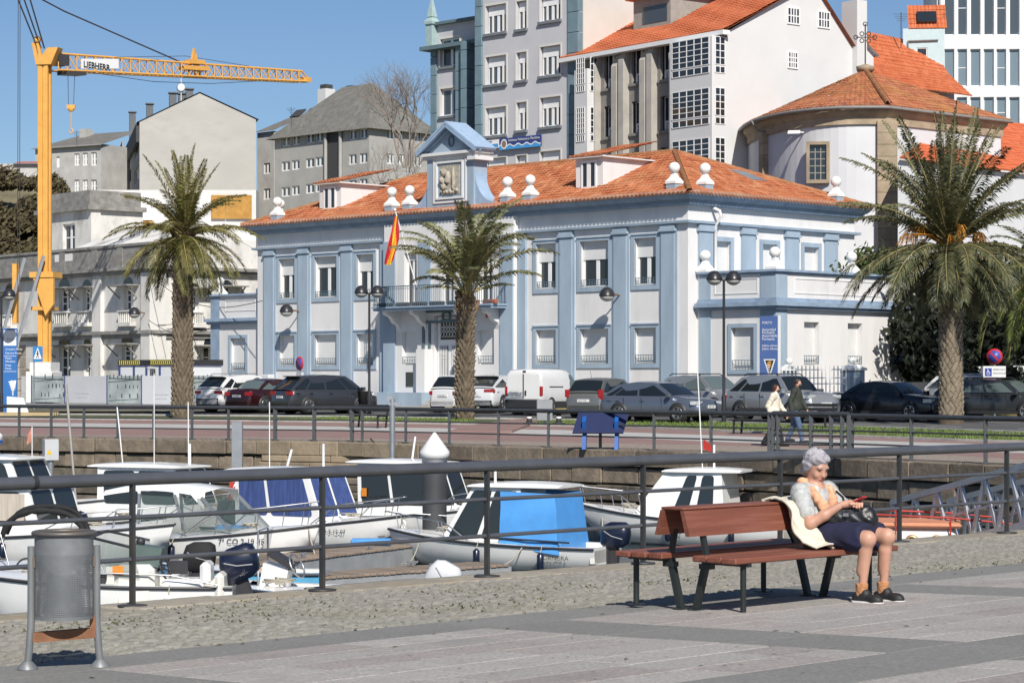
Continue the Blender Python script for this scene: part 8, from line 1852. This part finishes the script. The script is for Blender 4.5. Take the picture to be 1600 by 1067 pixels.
for s_ in (-1, 1):
    q = MB(); q.tube([(s_*.205, 0, .02), (s_*.196, 0, .1), (s_*.185, 0, .25), (s_*.184, 0, .7)], .022, 10); q.build('leg', m_bing, bn); q = MB(); q.loft([[(s_*.205+r*math.cos(a), r*math.sin(a), z) for a in [2*math.pi*k/12 for k in range(12)]] for r, z in ((.06, 0), (.058, .01), (.026, .045))], True); q.build('foot', m_bing, bn)
    q = MB(); q.box(s_*.155, s_*.19, -.02, .02, .58, .64); q.build('hinge', m_rust, bn)
m_rb = mat('rust_bar', (.22, .10, .05), .85, var=.35, scale=10)
MB().obox((0, 0, .19), (.175, 0, .01), (0, .03, 0), (0, 0, .028)).build('cross_bar', m_rb, bn); MB().box(.145, .178, -.025, .025, .2, .30).build('bracket', m_rb, bn)
# ---- double bench
m_bw = mat('bench_red_wood', (.19, .062, .038), .55, var=.22, scale=2, stain=(.30, .16, .11), sscale=4, samt=.35, bump=.15, bscale=12, stretch=(.35, 6, 6)); m_bi = mat('bench_iron', (.028, .034, .034), .42, .3, var=.2)
BC = -10.72; bz = SLOPE*(15+BC); bch = thing('park_bench', 'red brown double sided wooden bench on dark iron legs', 'bench', Vector((*(E1*13.25+E2*BC)[:2], bz)), R(45))   # local: x along, y towards water
bx_ = lambda b: -(b-BC)
for sg in (-1, 1):      # -1 near seat, +1 far seat
    for k, (y0, y1) in enumerate(((.14, .275), (.285, .42), (.43, .565))):
        MB().box(-.88-.015*k, 1.0, sg*y0, sg*y1, .358, .4, .008).build('seat_plank', m_bw, bch)
    q = MB(); y0, y1, z0, z1 = .165, .11, .535, .715
    q.add([(x, sg*y, z) for x in (-.93, .58) for y, z in ((y0, z0), (y1, z1), (y1-.035, z1-.0), (y0-.04, z0+.0))], [(0, 1, 5, 4), (1, 2, 6, 5), (2, 3, 7, 6), (3, 0, 4, 7), (0, 3, 2, 1), (4, 5, 6, 7)]); q.build('backrest_board', m_bw, bch)
    for x in (-.75, .72):
        q = MB(); q.cyl((x, sg*.5, 0), (x, sg*.5, .355), .022, n=10); q.box(x-.05, x+.05, sg*.45, sg*.55, 0, .01); q.build('leg', m_bi, bch)
        q = MB(); q.bar((x, sg*.07, 0), (x, sg*.17, .37), .045, .045, (1, 0, 0)); q.bar((x, sg*.17, .37), (min(x, .52), sg*.125, .57), .03, .04, (1, 0, 0)); q.box(x-.05, x+.05, sg*.03, sg*.11, 0, .01); q.build('leg', m_bi, bch)
        q = MB(); q.box(x-.02, x+.02, sg*.14, sg*.56, .335, .357); q.box(x-.03, x+.03, sg*.12, sg*.22, .30, .336); q.build('seat_bearer', m_bi, bch)
MB().box(-.93, .58, -.107, .107, .717, .737, .006).build('backrest_cap', m_bw, bch)
# ================================================================== people: implicit bodies polygonised as one skin
def surf_nets(F, o, h):
    nx, ny, nz = F.shape; acc = np.zeros((nx-1, ny-1, nz-1, 3)); cnt = np.zeros((nx-1, ny-1, nz-1)); S_ = lambda c: F[c[0]:nx-1+c[0], c[1]:ny-1+c[1], c[2]:nz-1+c[2]]
    cs = [(i, j, k) for i in (0, 1) for j in (0, 1) for k in (0, 1)]
    for a in cs:
        for ax in range(3):
            if a[ax] == 0:
                b = list(a); b[ax] = 1; f0, f1 = S_(a), S_(b); m = (f0 < 0) != (f1 < 0); t = np.where(m, f0/np.where(f0 == f1, 1, f0-f1), 0)
                for q in range(3): acc[..., q] += np.where(m, a[q]+(t if q == ax else 0), 0)
                cnt += m
    act = cnt > 0; idx = -np.ones(act.shape, int); idx[act] = np.arange(act.sum()); ijk = np.argwhere(act)
    V = (ijk+acc[act]/cnt[act][:, None])*h+np.array(o); faces = []; s = F < 0
    for ax in range(3):
        o1, o2 = [(1, 2), (2, 0), (0, 1)][ax]; sl0 = [slice(None)]*3; sl1 = [slice(None)]*3; sl0[ax] = slice(0, -1); sl1[ax] = slice(1, None); ch = s[tuple(sl0)] != s[tuple(sl1)]
        g = np.argwhere(ch); g = g[(g[:, o1] >= 1) & (g[:, o2] >= 1) & (g[:, o1] < F.shape[o1]-1) & (g[:, o2] < F.shape[o2]-1)]; c = []
        for d1, d2 in ((-1, -1), (0, -1), (0, 0), (-1, 0)): p = g.copy(); p[:, o1] += d1; p[:, o2] += d2; c.append(idx[p[:, 0], p[:, 1], p[:, 2]])
        c = np.stack(c, 1); fl_ = ~s[g[:, 0], g[:, 1], g[:, 2]]; c[fl_] = c[fl_][:, ::-1]; faces += c.tolist()
    return V, faces
def sdf(prims, h, cut=None, noise=None):
    P_ = np.array([p[1] for p in prims]+[p[2] if p[0] == 'c' else p[1] for p in prims], float); rm = max(max(p[3:5]) if p[0] == 'c' else max(p[2]) for p in prims)+.03
    lo, hi = P_.min(0)-rm, P_.max(0)+rm; n_ = np.ceil((hi-lo)/h).astype(int)+2; ax = [lo[i]+h*np.arange(n_[i]) for i in range(3)]; G = np.stack(np.meshgrid(*ax, indexing='ij'), -1); F = np.full(G.shape[:3], 1e3)
    for p in prims:
        if p[0] == 'c':
            a, b = np.array(p[1], float), np.array(p[2], float); ra, rb, k = p[3], p[4], p[5]; ba = b-a; L = max(ba @ ba, 1e-9); t = np.clip(((G-a) @ ba)/L, 0, 1); d = np.linalg.norm(G-a-t[..., None]*ba, axis=-1)-(ra+(rb-ra)*t)
        else:
            c, r_, k = np.array(p[1], float), np.array(p[2], float), p[3]; q = G-c
            if len(p) > 4: q = q @ np.array(p[4])
            k0 = np.linalg.norm(q/r_, axis=-1); k1 = np.linalg.norm(q/(r_*r_), axis=-1)+1e-9; d = k0*(k0-1)/k1
        hh = np.clip(k-np.abs(F-d), 0, None)/max(k, 1e-6) if k else 0; F = np.minimum(F, d)-(hh*hh*k*.25 if k else 0)
    if noise: F = F+noise(G)
    if cut: 
        for nrm, off in cut: F = np.maximum(F, G @ np.array(nrm, float)-off)
    return surf_nets(F, lo, h)
def blob(name, prims, m, par, h=.008, cut=None, noise=None):
    V, f = sdf(prims, h, cut, noise); me = bpy.data.meshes.new(name); me.from_pydata(V.tolist(), [], f); me.materials.append(m); me.polygons.foreach_set('use_smooth', [True]*len(f)); me.update(); return link(name, me, par)
def C(a, b, ra, rb, k=.03): return ('c', a, b, ra, rb, k)
def El(c, r, k=.02, M=None): return ('e', c, r, k) if M is None else ('e', c, r, k, M)
m_skin = mat('skin', (.52, .285, .20), .5, var=.12, scale=14, stain=(.42, .19, .13), sscale=9, samt=.35); m_skin.node_tree.nodes['Principled BSDF'].inputs['Subsurface Weight'].default_value = .06
m_hairg = mat('grey_hair', (.35, .335, .36), .55, var=.35, scale=26, bump=.5, bscale=60, stretch=(1, 1, 1)); m_shirt = mat('patterned_blouse', (.42, .43, .42), .8, var=.35, scale=22, bump=.15, bscale=30, stain=(.26, .28, .30), sscale=14, samt=.5)
m_skirt = mat('navy_skirt', (.012, .014, .045), .85, var=.3, scale=8); m_scarf = mat('peach_scarf', (.70, .37, .22), .8, var=.2, scale=7, stain=(.66, .16, .04), sscale=24, samt=1.0); m_shoe = mat('black_shoe', (.015, .015, .016), .6); m_sole = mat('white_sole', (.6, .6, .58), .6); m_sock = mat('tan_sock', (.42, .20, .09), .9, var=.15, scale=30)
m_bag = mat('black_leather', (.014, .014, .016), .35, var=.2, scale=8, bump=.2, bscale=40); m_coat = mat('cream_coat', (.60, .555, .45), .85, var=.1, scale=6, bump=.2, bscale=25)
# ---- elderly woman on the bench; local x = facing, y = her left
wo_ = near(13.72, -10.46); W = thing('person', 'grey haired person in patterned blouse and navy skirt sitting on bench', 'person', wo_, R(-45))
sh = [(-.08, s_*.165, .80) for s_ in (-1, 1)]; el = [(.07, -.235, .575), (.09, .25, .60)]; wr = [(.25, -.10, .715), (.28, .05, .725)]; kn = [(.47, -.085, .475), (.50, .11, .485)]; an = [(.425, -.09, .085), (.455, .13, .085)]
HC = Vector((-.055, 0, .975)); pit = R(22); yaw = R(-14)
HM = Matrix.Rotation(yaw, 3, 'Z') @ Matrix.Rotation(pit, 3, 'Y')
def H(x, y, z): return tuple(HC+HM @ Vector((x, y, z)))
HR = np.array(HM)
pr = [El(H(-.005, 0, .02), (.088, .07, .1), .0, HR), El(H(.03, 0, -.045), (.06, .052, .068), .03, HR), El(H(.062, 0, -.088), (.026, .026, .02), .02, HR), C(H(.078, 0, .022), H(.098, 0, -.022), .009, .0145, .014), El(H(.098, 0, -.028), (.013, .016, .01), .008, HR), El(H(.07, .03, .03), (.02, .024, .012), .012, HR), El(H(.07, -.03, .03), (.02, .024, .012), .012, HR), El(H(.06, .038, -.03), (.022, .02, .022), .015, HR), El(H(.06, -.038, -.03), (.022, .02, .022), .015, HR), C(H(.082, -.014, -.058), H(.082, .014, -.058), .009, .009, .01), El(H(-.01, .072, -.01), (.014, .01, .03), .008, HR), El(H(-.01, -.072, -.01), (.014, .01, .03), .008, HR),
      C((-.075, 0, .78), H(-.02, 0, -.05), .058, .05, .03), C((-.09, 0, .74), (-.06, 0, .55), .12, .13, .05), C((-.03, -.08, .5), (-.03, .08, .5), .12, .12, .05), C(sh[0], sh[1], .06, .06, .04)]
for i in (0, 1):
    pr += [C(sh[i], el[i], .05, .041, .03), C(el[i], Vector(el[i]).lerp(Vector(wr[i]), .45), .042, .04, .02), C(Vector(el[i]).lerp(Vector(wr[i]), .45), wr[i], .04, .025, .02), C((0, (-1, 1)[i]*.08, .51), kn[i], .085, .06, .04), El((kn[i][0]+.012, kn[i][1], kn[i][2]), (.046, .045, .05), .03), C(kn[i], an[i], .043, .028, .03), C((kn[i][0]-.024, kn[i][1], .38), (an[i][0]-.012, an[i][1], .24), .043, .033, .03)]
# hands: palm and five curled fingers each, closed on the phone
def hand(w_, d, up, side):
    w_, d, up = Vector(w_), Vector(d).normalized(), Vector(up); sdv = d.cross(up).normalized()*side; up = sdv.cross(d).normalized()*side; o = [C(w_, w_+d*.06, .026, .03, .015), C(w_+d*.05-sdv*.022, w_+d*.07+sdv*.024, .016, .016, .012)]
    for k, ln in enumerate((.062, .072, .068, .052)):
        b = w_+d*.085+sdv*(-.03+.02*k); m1 = b+d*ln*.45-up*.008; e = m1+d*ln*.25-up*ln*.45; f = e-d*ln*.3-up*ln*.1; o += [C(b-d*.02, m1, .0105, .0095, .006), C(m1, e, .0095, .0085, .003), C(e, f, .0085, .007, .003)]
    tb = w_+d*.03-sdv*.028; tm = tb+d*.035-sdv*.022-up*.01; o += [C(tb, tm, .013, .011, .008), C(tm, tm+d*.03+sdv*.008-up*.008, .011, .008, .004)]; return o
blob('body', pr, m_skin, W, .0085)
blob('hand', hand(wr[0], (.75, .55, .15), (-.1, -.2, 1), 1), m_skin, W, .004); blob('hand', hand(wr[1], (.6, -.75, .1), (0, .1, 1), -1), m_skin, W, .004)
# face details
for s_ in (-1, 1):
    q = MB(); q.ball(H(.078, s_*.03, .012), .008, 8, 6, (1, 1.3, .5)); q.build('eye', mat('eye_dark', (.03, .02, .018), .3), W); q = MB(); q.tube([H(.086, s_*.014, .034), H(.086, s_*.03, .04), H(.074, s_*.048, .034)], .004, 5); q.build('eyebrow', m_hairg, W)
q = MB(); q.tube([H(.088, -.022, -.058), H(.094, 0, -.056), H(.088, .022, -.058)], .005, 6); q.build('lips', mat('lips', (.35, .12, .1), .5), W)
nz = lambda a, f: (lambda G: a*(np.sin(G[..., 0]*f+2*np.sin(G[..., 2]*f*.7))*np.sin(G[..., 1]*f*1.1+np.sin(G[..., 2]*f*.9))))
hp = [El(H(-.03, 0, .042), (.094, .08, .09), 0, HR), El(H(-.065, 0, -.01), (.066, .078, .085), .03, HR), El(H(.022, .03, .084), (.052, .046, .034), .03, HR), El(H(.022, -.036, .08), (.052, .042, .036), .03, HR), El(H(-.025, -.075, .01), (.05, .022, .055), .02, HR), El(H(-.025, .075, .01), (.05, .022, .055), .02, HR), El(H(-.08, 0, -.065), (.05, .065, .04), .02, HR)]
blob('hair', hp, m_hairg, W, .006, noise=nz(.0055, 62))
rgh = random.Random(4); q = MB()
for k in range(170):       # loose waves over the scalp
    a0 = rgh.uniform(0, 6.283); pts = []; ph = rgh.uniform(0, 6); L_ = rgh.uniform(.55, 1.0)
    if abs(math.sin(a0/2)) < .38: L_ *= .45          # shorter above the forehead
    for j in range(9):
        u = .12+j/8*L_*1.75; w_ = a0+.16*math.sin(j*1.3+ph); rr = 1.03+.035*math.sin(j*1.9+ph)
        pts.append(H(-.035+.098*rr*math.sin(u)*math.cos(w_), .083*rr*math.sin(u)*math.sin(w_), .04+.094*rr*math.cos(u)))
    q.tube(pts, [.0045]*7+[.0035, .0015], 4, cap=False)
struct(q.build('hair_waves', mat('hair_strand', (.40, .385, .41), .5, var=.4, scale=18), W), 'stuff')
tl = [C((-.085, 0, .74), (-.05, 0, .52), .118, .135, .05), C((-.03, -.06, .50), (-.03, .06, .50), .13, .13, .05), C(sh[0], sh[1], .064, .064, .05), C((-.11, 0, .76), (-.1, 0, .60), .085, .105, .04)]
for i in (0, 1): tl += [C(sh[i], Vector(sh[i]).lerp(Vector(el[i]), .66), .062, .064, .04)]
tl += [C((.03, -.13, .47), (.09, -.16, .45), .06, .03, .04)]
blob('blouse', tl, m_shirt, W, .008, noise=nz(.0035, 44))
sk_ = [C((-.04, -.08, .50), (.40, -.085, .495), .115, .088, .03), C((-.04, .08, .50), (.44, .11, .5), .115, .088, .03), C((-.03, 0, .53), (.38, .01, .51), .11, .085, .05), C((.2, -.09, .46), (.39, -.09, .45), .075, .07, .04), C((.2, .1, .46), (.42, .12, .45), .075, .07, .04)]
blob('skirt', sk_, m_skirt, W, .0085, cut=[((-1, 0, -.9), -.03-.9*.0+.0-.36)] if False else [((1, 0, .12), .505)], noise=nz(.004, 40))
sc_ = [C((-.135, -.06, .845), (-.02, -.105, .80), .04, .036, .03), C((-.135, .06, .845), (-.01, .1, .80), .04, .036, .03), C((-.14, -.05, .86), (-.14, .05, .86), .045, .045, .03), C((-.02, -.105, .80), (.055, -.06, .70), .036, .034, .02), C((-.01, .1, .80), (.06, .05, .71), .036, .034, .02), C((.055, -.06, .70), (.085, -.05, .56), .034, .04, .02), C((.06, .05, .71), (.10, .06, .58), .034, .04, .02), C((.085, -.05, .56), (.12, -.05, .5), .04, .045, .02)]
blob('scarf', sc_, m_scarf, W, .007, noise=nz(.008, 55))
for i in (0, 1):
    a = an[i]; q = [C((a[0]-.035, a[1], .045), (a[0]+.13, a[1]-.012, .035), .043, .036, .03), C((a[0]-.03, a[1], .05), (a[0]+.03, a[1], .075), .042, .04, .02), El((a[0]+.13, a[1]-.014, .036), (.06, .043, .036), .03)]
    sho = blob('shoe', q, m_shoe, W, .006, cut=[((0, 0, -1), -.02), ((-.35, 0, 1), .078-.35*a[0]+.02)]); s2 = [C((a[0]-.04, a[1], .018), (a[0]+.15, a[1]-.014, .018), .047, .045, .01)]; blob('sole', s2, m_sole, sho, .006, cut=[((0, 0, 1), .027), ((0, 0, -1), 0)])
    blob('sock', [C((a[0]-.002, a[1], .06), (a[0]+.0, a[1], .155), .043, .045, .01)], m_sock, W, .005, cut=[((0, 0, 1), .155)], noise=nz(.003, 120))
# phone, handbag, coat
o = MB().obox((0, 0, 0), (.05, 0, .0), (0, .03, 0), (0, 0, .005)).build('phone', mat('phone_red', (.4, .03, .03), .4)); o.matrix_world = W.matrix_world; 
def inW(o): o.location = wo_; o.rotation_euler = (0, 0, R(-45)); return o
o.data.transform(Matrix.Translation((.36, -.03, .755)) @ Matrix.Rotation(R(-25), 4, 'Y')); inW(o); tag(o, 'small red phone held in the seated person\'s hands', 'phone')
bg_ = thing('handbag', 'black leather handbag on the seated person\'s lap', 'handbag', wo_, R(-45))
blob('bag', [C((.17, -.07, .61), (.38, .05, .60), .075, .07, .02), C((.15, -.09, .64), (.34, .03, .665), .055, .055, .04), C((.2, -.06, .68), (.37, .05, .655), .048, .048, .03)], m_bag, bg_, .007, noise=nz(.005, 45)); q = MB(); q.tube([(.2, -.1, .64), (.22, -.1, .72), (.28, -.06, .74), (.34, -.03, .72), (.36, -.02, .66)], .009, 7); q.tube([(.2, .02, .66), (.14, .06, .76), (.05, .1, .8)], .009, 6); q.build('strap', m_bag, bg_); MB().obox((.30, -.115, .645), (.018, .006, 0), (0, .004, 0), (0, 0, .012)).build('clasp', m_chr, bg_)
# coat thrown over the backrest beside her
cx = []; NU, NV = 26, 40
prof = [(.09, .738), (.04, .748), (-.05, .754), (-.14, .735), (-.205, .68), (-.25, .61), (-.3, .52), (-.36, .455), (-.43, .425), (-.47, .418)]
def pf(v):
    f = v*(len(prof)-1); i = min(int(f), len(prof)-2); t = f-i; return prof[i][0]+(prof[i+1][0]-prof[i][0])*t, prof[i][1]+(prof[i+1][1]-prof[i][1])*t
for sgn in (0, 1):
    for j in range(NV+1):
        v = j/NV; y, z = pf(v)
        for i in range(NU+1):
            u = i/NU; wv = .15+.05*math.sin(v*3.1)+.07*max(0, v-.5)*2-.04*max(0, v-.85)*6; fo = .026*math.sin(u*11+v*5)+.014*math.sin(u*21-v*11)+.012*math.sin(v*17+u*6); x = .27+(u-.42)*2*wv*(1.0)+.03*math.sin(v*9); cx.append((x, y-(.03+fo if z < .76 else 0)+(.012 if sgn else 0)*(1 if y < 0 else -1), z+(.014 if sgn == 0 else 0)+.01*math.sin(u*9)*(v > .7)+fo*.4*(z > .74 or v > .75)))
q = MB(); K = (NU+1)*(NV+1); g = lambda s_, j, i: s_*K+j*(NU+1)+i; fs = []
for j in range(NV):
    for i in range(NU): fs += [(g(0, j, i), g(0, j, i+1), g(0, j+1, i+1), g(0, j+1, i)), (g(1, j, i), g(1, j+1, i), g(1, j+1, i+1), g(1, j, i+1))]
for j in range(NV): fs += [(g(0, j, 0), g(0, j+1, 0), g(1, j+1, 0), g(1, j, 0)), (g(0, j, NU), g(1, j, NU), g(1, j+1, NU), g(0, j+1, NU))]
for i in range(NU): fs += [(g(0, NV, i), g(0, NV, i+1), g(1, NV, i+1), g(1, NV, i))]
q.add(cx, fs, True); o = q.build('coat', m_coat); o.location = bch.location; o.rotation_euler = (0, 0, R(45)); tag(o, 'cream coat draped over the bench back beside the seated person', 'coat')
# ---- couple walking on the far promenade
def walker(label, px, py, ht, head, jacket, trousers, hairm, stride, long_coat=False):
    p = FG(px, py); t = thing('person', label, 'person', p, head); s_ = ht/1.7; V3 = lambda x, y, z: (x*s_, y*s_, z*s_)
    an_ = [V3(.26*stride, -.08, .09), V3(-.30*stride, .08, .12)]; kn_ = [V3(.16*stride, -.085, .48), V3(-.06*stride, .085, .48)]; hp_ = [V3(0, -.085, .88), V3(0, .085, .88)]; shd = [V3(.02, -.18, 1.38), V3(.02, .18, 1.38)]; elb = [V3(-.1*stride, -.25, 1.1), V3(.12*stride, .25, 1.1)]; wrs = [V3(-.02*stride, -.26, .86), V3(.3*stride, .24, .9)]; hd = Vector(V3(.06, 0, 1.585))
    pr = [El(hd, (.088*s_, .072*s_, .11*s_), 0), El(hd+Vector((.045, 0, -.05))*s_, (.05*s_, .05*s_, .055*s_), .02), C(hd+Vector((.085, 0, 0))*s_, hd+Vector((.1, 0, -.03))*s_, .01, .014, .01), C(V3(.02, 0, 1.36), hd+Vector((-.01, 0, -.06))*s_, .055, .05, .02), C(V3(.02, 0, 1.3), V3(0, 0, .95), .11, .12, .04)]
    for i in (0, 1):
        pr += [C(shd[i], elb[i], .045, .04), C(elb[i], wrs[i], .038, .025), C(hp_[i], kn_[i], .085, .055), C(kn_[i], an_[i], .052, .035), C(an_[i], (an_[i][0]+.14*s_, an_[i][1], .04), .035, .03)]
        w0 = Vector(wrs[i]); pr += [C(w0, w0+Vector((.02, 0, -.07)), .026, .028, .01)]+[C(w0+Vector((.01+.014*k-.02, 0, -.08)), w0+Vector((.02+.014*k-.02, -.004, -.14-.01*(k == 1))), .009, .007, .003) for k in range(4)]+[C(w0+Vector((.03, 0, -.04)), w0+Vector((.055, 0, -.1)), .01, .008, .004)]
    blob('body', pr, m_skin, t, .012)
    jk = [C(V3(.02, 0, 1.3), V3(0, 0, .98), .15*s_, .16*s_, .05), C(shd[0], shd[1], .085, .085, .05), C(V3(0, -.06, .95), V3(0, .06, .95), .15*s_, .15*s_, .05), C(V3(.02, 0, 1.38), V3(.03, 0, 1.46), .09, .085, .03)]
    if long_coat: jk += [C(V3(0, -.07, .9), V3(.0, .07, .82), .16*s_, .17*s_, .05)]
    for i in (0, 1): jk += [C(shd[i], elb[i], .08, .07), C(elb[i], Vector(elb[i]).lerp(Vector(wrs[i]), .92), .07, .055)]
    blob('jacket', jk, jacket, t, .013, cut=[((0, 0, -1), -.78*s_)], noise=nz(.007, 30)); tr = []
    for i in (0, 1): tr += [C(hp_[i], kn_[i], .1, .075, .03), C(kn_[i], an_[i], .073, .06, .03)]
    blob('trousers', tr, trousers, t, .013, noise=nz(.004, 35))
    for i in (0, 1): blob('shoe', [C((an_[i][0]-.03, an_[i][1], .05*s_+an_[i][2]-.09*s_), (an_[i][0]+.16*s_, an_[i][1], an_[i][2]-.05*s_), .048, .042, .02)], m_shoe, t, .012)
    blob('hair', [El(hd+Vector((-.025, 0, .03))*s_, (.095*s_, .085*s_, .1*s_), 0)]+([El(hd+Vector((-.05, 0, -.06))*s_, (.07*s_, .085*s_, .09*s_), .03)] if long_coat else []), hairm, t, .012, noise=nz(.008, 50)); blob('face_mask', [El(hd+Vector((.062, 0, -.055))*s_, (.055*s_, .058*s_, .05*s_), 0)], m_trim, t, .01)
    return t
walker('person in cream jacket with dark mask walking on far promenade', 1209, 697, 1.62, R(-20), mat('cream_jacket', (.62, .57, .47), .8, var=.1, scale=6), mat('black_trousers', (.012, .012, .014), .8), mat('auburn_hair', (.05, .018, .012), .6, var=.3, scale=20), 1, True)
walker('person in dark green jacket and jeans walking on far promenade', 1243, 692, 1.74, R(-24), mat('dark_jacket', (.03, .035, .026), .8, var=.2, scale=6), mat('blue_jeans', (.07, .11, .19), .85, var=.25, scale=8), mat('dark_hair', (.03, .024, .02), .6, var=.3, scale=20), .8)
# ================================================================== small litter of the place
# drain grates, chewing-gum spots, cigarette ends and leaves on the plaza
random.seed(99); spots = MB(NQ)
for k in range(150):
    a, b = random.uniform(6, 18), random.uniform(-11.5, -7); r_ = random.uniform(.006, .014)
    spots.add([(a+r_*math.cos(t)*random.uniform(.8, 1.2), b+r_*math.sin(t), .0035) for t in [6.283*i/7 for i in range(7)]], [tuple(range(7))])
struct(tag(spots.build('gum_spots', mat('gum_dark', (.12, .115, .11), .9)), 'small dark gum spots trodden into the paving', 'stain'), 'stuff')
lv = MB(NQ)
for k in range(90):
    a, b = random.uniform(6, 20), random.choice([random.gauss(-11.55, .12), random.uniform(-14, -8)]); t = random.uniform(0, 6.28); l_ = random.uniform(.012, .03); c, s_ = math.cos(t)*l_, math.sin(t)*l_
    lv.add([(a-c, b-s_, .004), (a-s_*.4, b+c*.4, .009), (a+c, b+s_, .006), (a+s_*.4, b-c*.4, .012)], [(0, 1, 2, 3)])
struct(tag(lv.build('dry_leaves', mat('dry_leaf', (.14, .095, .045), .9, var=.4, scale=3)), 'scattered dry leaves on setts and paving', 'leaves'), 'stuff')
# weeds along the quay edge and the far wall top
wd = MB()
for k in range(500):
    px = random.choice([random.uniform(380, 640), random.uniform(900, 1600), random.uniform(0, 380)]); p = along(px)
    if p is None: continue
    c = Vector((p.x+random.uniform(-.05, .05), p.y-.45+random.uniform(-.05, .05), -random.choice([.43, .44, .89, 0.01])+.0))
    e = c+Vector((random.uniform(-.05, .05), -random.uniform(.02, .08), random.uniform(.03, .1))); wd.add([c-Vector((.01, 0, 0)), c+Vector((.01, 0, 0)), e], [(0, 1, 2)])
struct(tag(wd.build('wall_weeds', m_gr), 'tiny weeds sprouting from the far quay wall joints', 'weeds'), 'stuff')
# overhead service cables between derelict building and office
cbl = MB()
for a, b, sag in ((P(232, 500, 134.5), P(330, 512, 125.5), .6), (P(300, 520, 130), P(330, 590, 125), .3), (P(232, 430, 134.5), P(410, 470, 118.5), 1.0)):
    cbl.tube([a.lerp(b, k/10)-Vector((0, 0, sag*math.sin(math.pi*k/10))) for k in range(11)], .02, 4)
tag(cbl.build('service_cables', mat('black_cable', (1, 1, 1))), 'thin dark service cables between derelict building and blue office', 'cable')
# television aerials on the rear roofs
for px, py, d, lab in ((455, 168, 236, 'thin roof aerial on the slate apartments'), (1408, 20, 145, 'thin roof aerial beside the pale blue house'), (120, 205, 262, 'thin roof aerial on the old grey house')):
    p = P(px, py, d); q = MB(); q.cyl(p-Vector((0, 0, 2.2)), p, .03, n=5)
    for k in range(4): q.cyl(p+Vector((-.5+.08*k, 0, -.1-.14*k)), p+Vector((.5-.08*k, 0, -.1-.14*k)), .015, n=4)
    tag(q.build('roof_aerial', m_ral), lab, 'aerial', 'roof aerials')
